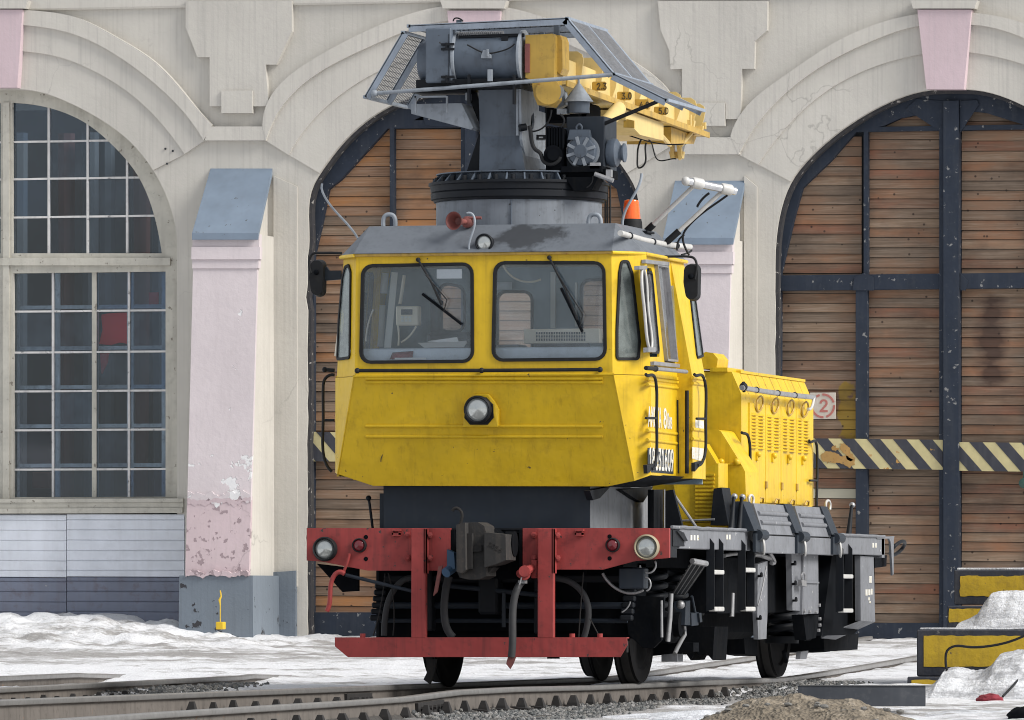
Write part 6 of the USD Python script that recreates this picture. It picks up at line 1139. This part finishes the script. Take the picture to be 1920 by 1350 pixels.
# motor group beside the column
Ym = -1.12
CP2('control_cabinet', vbox(1062, 219, 1133, 330, Ym + .14, .42, .006), 'pedestal_navy')
ch = CP2('exhaust_stack', lathe([(.088, 0), (.088, .11), (.05, .112)], (V(1085, 219, Ym + .3)[0], Ym + .3, zz(219)), (0, 0, 1), 24), 'crane_grey', smooth=35)
part(ch, 'rain_cap', lathe([(.116, 0), (.112, .008), (.022, .135), (.012, .145), (.006, .20)], (V(1085, 200, Ym + .3)[0], Ym + .3, zz(198)), (0, 0, 1), 24), 'crane_light', smooth=35)
mc = V3(1086, 283, Ym); Rm = rad(29, mc)
mt = CP2('electric_motor', lathe([(0, -.02), (Rm * .42, -.02), (Rm * .45, .0), (Rm * .88, .012), (Rm * .95, .03), (Rm * .95, .06)], mc + [0, .05, 0], (0, 1, 0), 32), 'crane_grey', smooth=30)
part(mt, 'motor_fin', [lathe([(Rm * .8, 0), (Rm * 1.10, 0), (Rm * 1.10, .012), (Rm * .8, .012)], mc + [.0, .11 + .026 * k, 0], (0, 1, 0), 28) for k in range(11)] + [cyl(mc + [0, .1, 0], mc + [0, .40, 0], Rm * .86, 24)], 'crane_light', smooth=30)
part(mt, 'end_rib', [hull(*[mc + np.array([math.cos(a) * r - math.sin(a) * s_, .045 + d_, math.sin(a) * r + math.cos(a) * s_]) for r in (Rm * .42, Rm * .98) for s_ in (-.012, .012) for d_ in (0, .02)]) for a in np.linspace(0, 2 * math.pi, 9)[:-1] + .3], 'crane_light')
part(mt, 'motor_terminal', [vprism([(1068, 243), (1104, 243), (1107, 262), (1064, 262)], Ym + .08, .2), vtube([(1082, 243), (1082, 236), (1086, 233), (1090, 236), (1090, 243)], Ym + .1, .008)], 'crane_grey')
CP2('hydraulic_motor', [vbox(1022, 240, 1056, 275, Ym + .05, .2, .02), *[vbox(1023 + 5 * k, 238, 1026 + 5 * k, 278, Ym + .035, .03) for k in range(7)], cyl(V3(1037, 290, Ym), V3(1037, 290, Ym + .2), rad(18, mc), 20), cyl(V3(1037, 290, Ym - .03), V3(1037, 290, Ym), rad(11, mc), 16), vbox(1022, 275, 1056, 325, Ym + .07, .15, .02)], 'brush_black', smooth=35)
pb = V3(1136, 287, Ym + .25)
CP2('pump', [lathe([(.05, 0), (.10, .02), (.115, .06), (.11, .09), (.08, .11), (.06, .12), (.06, .14), (.075, .142), (.075, .155), (.03, .16)], pb, (1, 0, 0), 24)], 'crane_grey', smooth=35)
CP2('motor_bed', [vbox(1010, 318, 1136, 332, Ym + .06, .4), vbox(1052, 312, 1128, 322, Ym + .02, .3), vprism([(1060, 332), (1122, 332), (1110, 356), (1076, 358)], Ym + .0, .2)], 'grime')
CP2('bed_clamp', [vbox(1106, 305, 1124, 316, Ym + .02, .05), vtube([(1115, 326), (1134, 333), (1150, 339)], Ym, .018, 8, 2), vbox(1136, 318, 1146, 332, Ym, .05)], 'bare_steel')
CP2('motor_hose', [vtube([(992, 236), (996, 258), (1006, 282), (1012, 286), (1018, 300), (1030, 308), (1044, 304), (1050, 294)], Ym + .0, .016, 10), vtube([(994, 246), (1010, 244), (1022, 236), (1030, 224), (1034, 206)], Ym + .02, .007, 6), vtube([(1058, 330), (1054, 350), (1054, 362)], Ym, .006, 6), vtube([(1112, 330), (1108, 345), (1100, 352)], Ym, .006, 6), vtube([(1050, 214), (1058, 226), (1052, 238)], Ym, .008, 6)], 'rubber', smooth=50)
CP2('ring_pipe', [vtube([(x, 345), (x, 425)], .0, .008, 6, 2) for x in (1135, 1139, 1144)], 'rubber')

# canopy of wire mesh over the winch
Ya, Yb_ = -1.20, .05
F = {'A': V3(684, 181, Ya), 'B': V3(755, 60, Ya), 'C': V3(766, 48, Ya), 'D': V3(1063, 34, Ya), 'E': V3(1150, 138, Ya), 'H': V3(1250, 187, Ya)}
back = np.array([0, Yb_ - Ya, 0])
cn = CP2('canopy', [], 'crane_grey') if False else numbered(crane, 'canopy'); UsdGeom.Xform.Define(stage, cn)
def strip(p0, p1, inward, w=.05, t=.012): 
    p0, p1, n = map(np.asarray, (p0, p1, inward)); d = (p1 - p0) / np.linalg.norm(p1 - p0); s_ = np.cross(d, [0, 1., 0]); s_ /= np.linalg.norm(s_)
    return [hull(*[q_ + s_ * a + np.array([0, b, 0]) for q_ in (p0, p1) for a in (-t / 2, t / 2) for b in (0, w)]), hull(*[q_ + n * a + np.array([0, b, 0]) for q_ in (p0, p1) for a in (0, w) for b in (0, t)])]
def inward(a, b):                                  # direction in the panel's plane normal, pointing under the canopy
    d = (b - a) / np.linalg.norm(b - a); n = np.array([d[2], 0, -d[0]]); return n if n[2] < 0 else -n
for a, b, nb in (('A', 'B', 3), ('C', 'D', 3), ('D', 'E', 3), ('E', 'H', 3)):
    n = inward(F[a], F[b])
    for k in range(nb): part(cn, 'canopy_bar', strip(F[a] + back * k / (nb - 1), F[b] + back * k / (nb - 1), n), 'canopy_grey')
for a in 'ABCDEH': part(cn, 'canopy_purlin', hull(*[F[a] + np.array([x, y, z]) for x in (-.015, .015) for y in (0, back[1] + .05) for z in (-.015, .01)]), 'canopy_grey')
for a, b in (('A', 'B'), ('C', 'D'), ('D', 'E'), ('E', 'H')):
    p0, p1 = F[a], F[b]; L = np.linalg.norm(p1 - p0); wires = []
    dgn = (p1 - p0) / L; nn = np.cross(dgn, [0, 1., 0]); sp_ = .042
    def wire(q0, q1, r=.003):
        d = (q1 - q0) / np.linalg.norm(q1 - q0); s1 = np.cross(d, nn); s1 /= np.linalg.norm(s1)
        o = [s1 * r, nn * r, -s1 * r, -nn * r]; v = [q + x for q in (q0, q1) for x in o]
        return trimesh.Trimesh(v, [(i, (i + 1) % 4, 4 + (i + 1) % 4) for i in range(4)] + [(i, 4 + (i + 1) % 4, 4 + i) for i in range(4)], process=False)
    for s_ in np.arange(sp_, L, sp_): wires.append(wire(p0 + dgn * s_, p0 + dgn * s_ + back))
    for s_ in np.arange(sp_, back[1], sp_): wires.append(wire(p0 + np.array([0, s_, 0]) + nn * .004, p1 + np.array([0, s_, 0]) + nn * .004))
    part(cn, 'wire_mesh', cat(wires), 'mesh_wire', kind='stuff')
part(cn, 'tie_bar', [tube([V3(706, 175, Ya - .01), V3(900, 160, Ya - .06), V3(1148, 140, Ya - .01)], .016, 8), ball(V3(702, 175, Ya - .01), .03, 1)], 'crane_light', smooth=50)
part(cn, 'canopy_stay', [tube([V3(1133, 232, Ya + .25), V3(1236, 189, Ya + .02)], .016, 8)], 'rubber', smooth=50)
part(cn, 'canopy_post', [bx(V(x, 60, Yd)[0] - .02, V(x, 60, Yd)[0] + .02, Yd + yy, Yd + yy + .04, zz(80), zz(45)) for x, yy in ((860, 0), (1040, .05), (980, .6), (1050, .7))], 'crane_grey')

# ------------------------------------------------------------------ engine hood
XH = 1.2; Yh, Ye = 2.06, 4.90
xt, zt = V(1372, 697, Yh); _, zc = V(1387, 738, Yh)
hood = numbered(veh, 'engine_hood'); say(UsdGeom.Xform.Define(stage, hood).GetPrim(), label='yellow engine hood with louvred side doors')
part(hood, 'hood_shell', prism([(-XH, 1.215), (XH, 1.215), (XH, zc), (xt, zt), (-xt, zt), (-XH, zc)], 'xz', Yh, Ye), 'yellow')
part(hood, 'hood_lid', [prism([(-xt, zt - .002), (xt + .01, zt - .002), (xt + .01, zt + .02), (-xt, zt + .02)], 'xz', Yh + .3, Ye), bx(V(1332, 692, Yh)[0], V(1365, 692, Yh)[0], Yh - .02, Yh + .6, zt, zt + .035)], 'yellow')
for k in range(9):
    y = Yh + (Ye - Yh) * (k + 1) / 10
    part(hood, 'hood_seam', hull(*[(xt + (XH - xt) * t + .002, y + d, zt + (zc - zt) * t + .002) for t in (.02, .98) for d in (0, .006)], *[(xt + (XH - xt) * t - .01, y + d, zt + (zc - zt) * t - .01) for t in (.02, .98) for d in (0, .006)]), 'yellow_case')
eds = [S(x, 860, XH)[0] for x in (1403, 1432.5, 1462, 1490.5, 1516)]
z_hi, z_lo = S(1420, 768, XH)[1], S(1420, 942, XH)[1]
l_hi, l_lo = S(1411, 777, XH)[1], S(1411, 839, XH)[1]
for ya_, yb__ in zip(eds[:-1], eds[1:]):
    d_ = part(hood, 'hood_door', bx(XH, XH + .012, ya_ + .012, yb__ - .012, z_lo, z_hi + .05, .003), 'yellow')
    for f0, f1 in ((.10, .38), (.52, .84)):
        for k in range(11):
            z = l_hi + (l_lo - l_hi) * k / 10; y0, y1 = ya_ + (yb__ - ya_) * f0, ya_ + (yb__ - ya_) * f1
            part(d_, 'louvre', hull((XH + .011, y0, z - .010), (XH + .011, y1, z - .010), (XH + .011, y0, z + .014), (XH + .011, y1, z + .014), (XH + .034, y0 + .025, z - .008), (XH + .034, y1 - .025, z - .008), (XH + .028, y0 + .02, z - .010), (XH + .028, y1 - .02, z - .010)), 'yellow')
    yc_ = ya_ + (yb__ - ya_) * .5; zr = S(1418, 757, XH)[1]
    th = np.linspace(0, 2 * math.pi, 18)[:-1]; part(d_, 'pull_ring', tube([(XH + .03 + .01 * math.sin(t), yc_ + .12 * math.cos(t), zr + .062 * math.sin(t)) for t in th], .009, 6, closed=True), 'yellow_case', smooth=50)
    part(d_, 'door_knob', [ball((XH + .03, ya_ + (yb__ - ya_) * .42, l_lo - .055), .026, 2), bx(XH + .01, XH + .03, ya_ + (yb__ - ya_) * .38, ya_ + (yb__ - ya_) * .46, l_lo - .11, l_lo - .05, .004)], 'yellow', smooth=50)
    part(d_, 'door_hinge', [bx(XH + .01, XH + .03, ya_ - .02, ya_ + .025, z, z + .06, .004) for z in (z_lo + .12, )] + [tube([(XH + .04, yc_ - .08, z_lo + .0), (XH + .05, yc_ - .05, z_lo + .035), (XH + .05, yc_ + .05, z_lo + .035), (XH + .04, yc_ + .08, z_lo)], .008, 6)], 'yellow_case')
part(hood, 'hood_rail', [stube([(1391, 727), (1440, 735), (1526, 745)], XH + .09, .022, 10, 3)], 'bare_steel', smooth=50)
part(hood, 'rail_fitting', [ball(S3(1394, 725, XH + .09), .035, 2), stube([(1394, 716), (1395, 735)], XH + .08, .014, 8, 2), *[ball(S3(x, y, XH + .09), .028, 1) for x, y in ((1418, 731), (1458, 737), (1490, 741))]], 'black_steel', smooth=50)
part(hood, 'rail_hook', [stube([(1526, 745), (1525, 752), (1515, 767)], XH + .10, .013, 8, 3)], 'pipe_white', smooth=50)
part(hood, 'exhaust_box', [hull(*[(*((lambda q_: (q_[0], y, q_[1]))(V(px, py, Yh))),) for y in (Yh + .1, Yh + .5) for px, py in ((1300, 690), (1338, 692), (1341, 672), (1332, 661), (1318, 659), (1300, 668))])], 'yellow')
part(hood, 'grab_rail', hand([(1391, 811), (1398, 813), (1404, 822), (1406, 836), (1406, 880), (1405, 948)], XH + .07, None, [(1392, 888), (1406, 888)]), 'rubber', smooth=50)
part(hood, 'grab_rail', hand([(1517, 826), (1525, 827), (1531, 834), (1532, 845), (1532, 900), (1531, 950)], XH + .04, None, [(1518, 901), (1532, 901)]), 'rubber', smooth=50)
# sloping duct and radiator in front of the hood
Yf = 1.55
dk = VP(veh, 'air_duct', [vprism([(1312, 806), (1347, 806), (1352, 809), (1390, 870), (1347, 872), (1325, 838), (1312, 832)], Yf, .5), vprism([(1347, 872), (1390, 870), (1397, 884), (1401, 990), (1366, 990), (1358, 930)], Yf - .02, .52)], 'yellow')
VP(dk, 'duct_seam', [tube([V3(1347, 872, Yf - .02), V3(1390, 870, Yf - .02)], .012, 6), ball(V3(1352, 866, Yf - .03), .028), ball(V3(1381, 866, Yf - .03), .028)], 'yellow', smooth=50)
Yr = 1.0
rd = VP(veh, 'radiator_box', [vprism([(1262, 905), (1320, 880), (1347, 868), (1347, 913), (1338, 978), (1276, 980)], Yr, .35), vprism([(1300, 892), (1334, 892), (1346, 872), (1322, 832), (1300, 832)], Yr + .36, .16)], 'yellow')
for k in range(12):
    y = 888 + 7.4 * k; VP(rd, 'radiator_slat', vprism([(1303, y), (1339 - .3 * k, y), (1339 - .3 * k, y + 4), (1303, y + 4)], Yr - .02, .025), 'yellow')
VP(veh, 'deck_bracket', [vprism([(1338, 916), (1353, 914), (1366, 985), (1332, 985)], Yr - .1, .3), vprism([(1247, 920), (1262, 918), (1280, 990), (1247, 990)], .2, .05), sprism([(1226, 918), (1243, 918), (1243, 990), (1226, 990)], .95, .05)], 'black_steel')
VP(veh, 'brace_rod', [tube([V3(1262, 925, .9), V3(1308, 992, .85)], .012, 6), tube([V3(1262, 977, .9), V3(1340, 974, .9)], .01, 6), tube([V3(1245.5, 918, .1), V3(1245.5, 990, .1)], .008, 6)], 'bare_steel')

# ------------------------------------------------------------------ side sill, drop boards, ladders and what hangs below
XS = 1.45
z_top = S(1665, 1008, XS)[1]; z_sb = S(1640, 1041, XS)[1]
sill = VP(veh, 'side_sill', [bx(XS - .10, XS, -1.25, 6.72, z_sb, z_top, .006), bx(-XS, -XS + .10, -1.55, 6.72, z_sb, z_top, .006), bx(-XS, XS, 6.62, 6.74, z_sb - .02, z_top)], 'sill_grey')
VP(sill, 'sill_edge', [tube([(XS + .005, y, z_top + .004 + .006 * rng.random()) for y in np.linspace(-1.55, 6.7, 60)], .014, 6)], 'sill_grey')
VP(veh, 'sill_end', [sprism([(1262, 994), (1278, 996), (1284, 1024), (1262, 1024)], XS + .005, .06), sprism([(1270, 996), (1282, 998), (1290, 1014), (1284, 1015)], XS + .02, .03)], 'black_steel')
VP(sill, 'sill_marks', [sprism([(a, b + .02 * (a - 1290)), (a + w_, b + .02 * (a + w_ - 1290)), (a + w_, c_ + .02 * (a + w_ - 1290)), (a, c_ + .02 * (a - 1290))], XS + .002, .003) for a, b, c_ in ((1295, 1003, 1013), (1301, 1003, 1013), (1307, 1003, 1013), (1362, 1001, 1010), (1367, 1001, 1010), (1453, 1007, 1018), (1458, 1007, 1018), (1463, 1008, 1018), (1468, 1008, 1018), (1511, 1011, 1020), (1516, 1011, 1020), (1520, 1011, 1020), (1536, 1011, 1021), (1541, 1011, 1021), (1546, 1011, 1021), (1636, 1011, 1020), (1641, 1011, 1020)) for w_ in (3.0,)], 'white_mark')
ybs = [(S(1424, 990, 1.47)[0], S(1487, 990, 1.47)[0]), (S(1501, 990, 1.47)[0], S(1553, 990, 1.47)[0])]
zb1, zb0 = S(1420, 944, 1.42)[1], S(1424, 1001, 1.50)[1]
for y0, y1 in ybs:
    db = VP(veh, 'drop_board', hull(*[(x, y, z) for y in (y0, y1) for x, z in ((1.42, zb1), (1.39, zb1), (1.50, zb0), (1.47, zb0))]), 'sill_grey')
    for t in (.32, .62): VP(db, 'board_rib', tube([(1.42 + .08 * t, y0 + .05, zb1 + (zb0 - zb1) * t), (1.42 + .08 * t, y1 - .05, zb1 + (zb0 - zb1) * t)], .020, 8), 'sill_grey', smooth=50)
    VP(db, 'board_sill', bx(1.47, 1.505, y0 - .06, y1 + .06, zb0 - .155, zb0 - .012, .006), 'sill_grey')
for px in (1408, 1486, 1553):
    y = S(px + 8, 990, 1.5)[0]
    VP(veh, 'board_hinge', [hull(*[(x, yy, z) for yy in (y - .16, y + .12) for x, z in ((1.36, zb1 + .01), (1.43, zb1 + .01), (1.36, zb0 + .02), (1.53, zb0 + .02))]), cyl((1.53, y - .05, zb0 - .01), (1.53, y + .20, zb0 - .01), .045, 12), bx(1.50, 1.53, y - .1, y + .16, zb0 - .15, zb0, .004)], 'pedestal_navy')
    VP(veh, 'hinge_staple', [tube(curve([(1.53, y + .10, zb0 - .03), (1.56, y + .06, zb0 - .10), (1.55, y + .1, zb0 - .155), (1.53, y + .16, zb0 - .15)]), .012, 6)], 'pipe_white', smooth=50)
VP(veh, 'board_loop', [stube([(x, y + 14), (x, y), (x + 2, y - 3), (x + 5, y - 3), (x + 7, y), (x + 7, y + 14)], 1.38, .011, 8, 4) for x, y in ((1405, 932), (1549, 942))], 'pipe_white', smooth=50)
for px, yt_, ys_, (r1, r2) in ((1324, 1003, 1146, (1073, 1142)), (1383, 1006, 1146, (1069, 1142)), (1567, 1014, 1148, (1081, 1145))):
    ld = numbered(veh, 'ladder'); UsdGeom.Xform.Define(stage, ld)
    for q_ in (px, px + 17):
        x0_, z1_ = V(q_, yt_, S(q_, 1080, 1.42)[0]); yq = S(q_, 1080, 1.42)[0]; z0_ = S(q_, ys_, 1.42)[1]; z1_ = S(q_, yt_, 1.42)[1]
        part(ld, 'stringer', prism([(1.42, z0_), (1.485, z0_ + .015), (1.485, z1_ - .07), (1.43, z1_), (1.42, z1_)], 'xz', yq, yq + .012), 'black_steel')
    yA, yB = S(px, 1080, 1.42)[0], S(px + 17, 1080, 1.42)[0]
    for r in (r1, r2):
        z_ = S(px + 24, r, 1.47)[1]; part(ld, 'rung', bx(1.435, 1.492, yA + .013, yB + .015, z_ - .018, z_ + .018, .006), 'pipe_white')
for (tx, ty), (bx_, by_), X_ in (((1376, 932), (1370, 1002), 1.42), ((1391, 933), (1384, 1010), 1.42), ((1597, 948), (1590, 1014), 1.42)):
    VP(veh, 'side_lever', [tube([S3(tx, ty, X_), S3((tx * .4 + bx_ * .6), (ty * .4 + by_ * .6), X_), S3(bx_, by_, X_)], [.013, .022, .03], 8)], 'black_steel', smooth=50)
    part(veh, 'lever_knob', [ball(S3(tx + 1, ty - 1, X_), .026), cyl(S3(tx - 4, ty + 1, X_ - .02), S3(tx + 5, ty, X_ + .02), .014, 8)], 'bare_steel', smooth=50)
VP(veh, 'side_box', [sprism([(1345, 1046), (1480, 1044), (1480, 1148), (1345, 1150)], 1.25, .5)], 'grime')
VP(veh, 'grey_post', [sprism([(1421, 1058), (1439, 1052), (1439, 1150), (1437, 1198), (1422, 1199), (1420, 1150)], 1.40, .04)], 'sill_grey')
VP(veh, 'grey_post', [sprism([(1484, 1034), (1503, 1036), (1504, 1146), (1486, 1144)], 1.40, .05)], 'sill_grey')
gp_ = VP(veh, 'grey_post', [sprism([(1507, 1038), (1534, 1040), (1535, 1150), (1504, 1152)], 1.42, .06), sprism([(1505, 1090), (1536, 1091), (1536, 1094), (1505, 1093)], 1.435, .07)], 'sill_grey')
VP(gp_, 'post_bolt', [cyl(S3(x, y, 1.42), S3(x, y, 1.42) + [.02, 0, 0], .016, 6) for x, y in ((1506, 1146), (1516, 1147), (1528, 1148), (1534, 1135), (1535, 1160), (1535, 1172), (1533, 1182))] , 'bare_steel')
VP(gp_, 'post_foot', [sprism([(1506, 1153), (1536, 1153), (1530, 1196), (1512, 1200)], 1.38, .1)], 'grime')
pk = S3(1508, 1088, 1.46); VP(gp_, 'padlock', [sprism([(1503, 1087), (1512, 1089), (1513, 1100), (1504, 1098)], 1.47, .03), stube([(1505, 1088), (1503, 1078), (1506, 1074), (1509, 1078), (1510, 1088)], 1.46, .008, 8, 4)], 'bare_steel', smooth=40)
VP(veh, 'post_hook', [tube([S3(x, y, 1.40), S3(x, y, 1.40) + [.05, -.1, 0], S3(x, y, 1.40) + [.06, -.16, .02]], .012, 6) for x, y in ((1485, 1058), (1486, 1095), (1487, 1126), (1422, 1080), (1420, 1160))], 'black_steel')
th = np.linspace(0, 2 * math.pi * 4, 90); sx_ = S3(1480, 1175, 1.12)
VP(veh, 'suspension_spring', tube(np.stack([1.05 + .115 * np.cos(th), sx_[1] + .115 * np.sin(th), .36 + .36 * th / th[-1]], 1), .032, 8), 'black_steel', smooth=50)
VP(veh, 'spring_cup', [cyl((1.05, sx_[1], .30), (1.05, sx_[1], .36), .15, 16), cyl((1.05, sx_[1], .70), (1.05, sx_[1], .95), .13, 16)], 'black_steel', smooth=40)
rc_ = VP(veh, 'rear_corner_post', [sprism([(1613, 1042), (1638, 1044), (1641, 1166), (1614, 1164)], 1.42, .05), hull(S3(1614, 1163, 1.42), S3(1641, 1166, 1.42), *[p + np.array([-.28, -.35, -.135]) for p in (S3(1614, 1163, 1.42), S3(1641, 1166, 1.42))], *[p + np.array([-.28, -.35, -.155]) for p in (S3(1614, 1163, 1.42), S3(1641, 1166, 1.42))], S3(1614, 1166, 1.40))], 'sill_grey')
VP(rc_, 'painted_marks', [sprism([(a, b), (a + w_, b), (a + w_, c_), (a, c_)], 1.423, .003) for a, b, c_, w_ in ((1630, 1080, 1093, 5), (1623, 1105, 1117, 4), (1628, 1105, 1116, 4), (1633, 1104, 1115, 3), (1628, 1120, 1126, 3), (1630, 1127, 1131, 3))], 'white_mark')
VP(veh, 'rear_box', [sprism([(1560, 1040), (1640, 1040), (1640, 1150), (1600, 1190), (1540, 1192)], 1.30, 1.2), sprism([(1640, 1040), (1663, 1041), (1662, 1062), (1640, 1065)], 1.36, .8)], 'brush_black')
VP(veh, 'rear_step', [sprism([(1544, 1190), (1610, 1188), (1608, 1218), (1546, 1222)], 1.1, .6)], 'grime')
VP(veh, 'rear_hanger', [sprism([(1668, 1006), (1677, 1005), (1676, 1012), (1675.5, 1076), (1674, 1079), (1672, 1045), (1670, 1016), (1668, 1012)], 1.45, .02), sprism([(1645, 1005), (1668, 1006), (1668, 1010), (1645, 1010)], 1.46, .05)], 'sill_grey')
th = np.linspace(0, 2 * math.pi, 26)[:-1]; cr_ = S3(1683, 1028, 1.42)
VP(veh, 'rear_ring', tube([cr_ + np.array([.05 * math.sin(t), .21 * math.cos(t) , .062 * math.sin(t)]) for t in th], .017, 8, closed=True), 'black_steel', smooth=50)
# tread plate, gauges and pipes on the right below the sill
tp = [S3(1298, 1052, 1.40), S3(1324, 1057, 1.45), S3(1284, 1114, 1.15), S3(1261, 1112, 1.10)]
VP(veh, 'tread_plate', [hull(*tp, *[p + [0, .02, -.01] for p in tp])], 'black_steel')
VP(veh, 'tread_bar', [tube([tp[0] * (1 - t) + tp[1] * t, tp[3] * (1 - t) + tp[2] * t], .009, 6) for t in (.05, .35, .65, .95)] + [tube([tp[0] * (1 - t) + tp[3] * t + [0, -.01, .005], tp[1] * (1 - t - .06) + tp[2] * (t + .06) + [0, -.01, .005]], .005, 6) for t in np.arange(.05, .95, .13)] + [tube([tp[0], tp[1]], .024, 8)], 'bare_steel')
tank = S3(1352, 1122, 1.15)
VP(veh, 'air_tank', lathe([(0, -.9), (.10, -.88), (.14, -.80), (.14, -.02), (.12, .0), (.02, .01)], tank - [.15, 0, .02], (1, 0, 0), 28), 'black_steel', smooth=40)
VP(veh, 'tank_strap', [tube([tank + np.array([-.16, .145 * math.cos(t), -.02 + .145 * math.sin(t)]) for t in np.linspace(0, 2 * math.pi, 25)[:-1]], .010, 6, closed=True)], 'bare_steel', smooth=50)
VP(veh, 'air_pipe', [stube([(1358, 1042), (1372, 1039), (1382, 1038)], 1.32, .016, 8, 3), stube([(1413, 1040), (1440, 1046), (1448, 1050)], 1.36, .020, 8, 3), stube([(1443, 1036), (1448, 1044), (1452, 1052), (1446, 1056)], 1.38, .016, 8, 3), stube([(1437, 1062), (1430, 1100), (1421, 1136)], 1.44, .006, 6, 4)], 'bare_steel', smooth=50)
VP(veh, 'dip_pipe', [tube([S3(1373, 1112, 1.25), S3(1372, 1156, 1.25)], .02, 8), tube([S3(1282, 1170, 1.1), S3(1284, 1190, 1.1), S3(1278, 1200, 1.1), S3(1270, 1215, 1.1), S3(1265, 1226, 1.1)], .018, 8), tube([S3(1276, 1132, 1.15), S3(1280, 1152, 1.15), S3(1278, 1172, 1.15)], .016, 8), ball(S3(1276, 1134, 1.2), .035)], 'bare_steel', smooth=50)
VP(veh, 'slack_adjuster', [sprism([(1286, 1128), (1294, 1126), (1294, 1172), (1284, 1172)], 1.2, .1), sprism([(1296, 1150), (1310, 1148), (1310, 1172), (1297, 1174)], 1.2, .15), sprism([(1311, 1150), (1315, 1149), (1317, 1166), (1313, 1167)], 1.22, .03), stube([(1297, 1118), (1303, 1148)], 1.2, .012)], 'pedestal_navy')
VP(veh, 'yellow_leaf', sprism([(1228, 1056), (1252, 1056), (1258, 1090), (1250, 1120), (1248, 1170), (1244, 1195), (1242, 1130)], .7, .03), 'yellow_case')
VP(veh, 'under_step', [sprism([(1520, 1200), (1560, 1200), (1556, 1222), (1526, 1224)], .9, .3), tube([S3(1470, 1222, 1.05), S3(1474, 1240, 1.05)], .022, 8)], 'grime')
VP(veh, 'step_foot', sprism([(1502, 1222), (1516, 1220), (1512, 1236), (1500, 1236)], 1.1, .04), 'sill_grey')
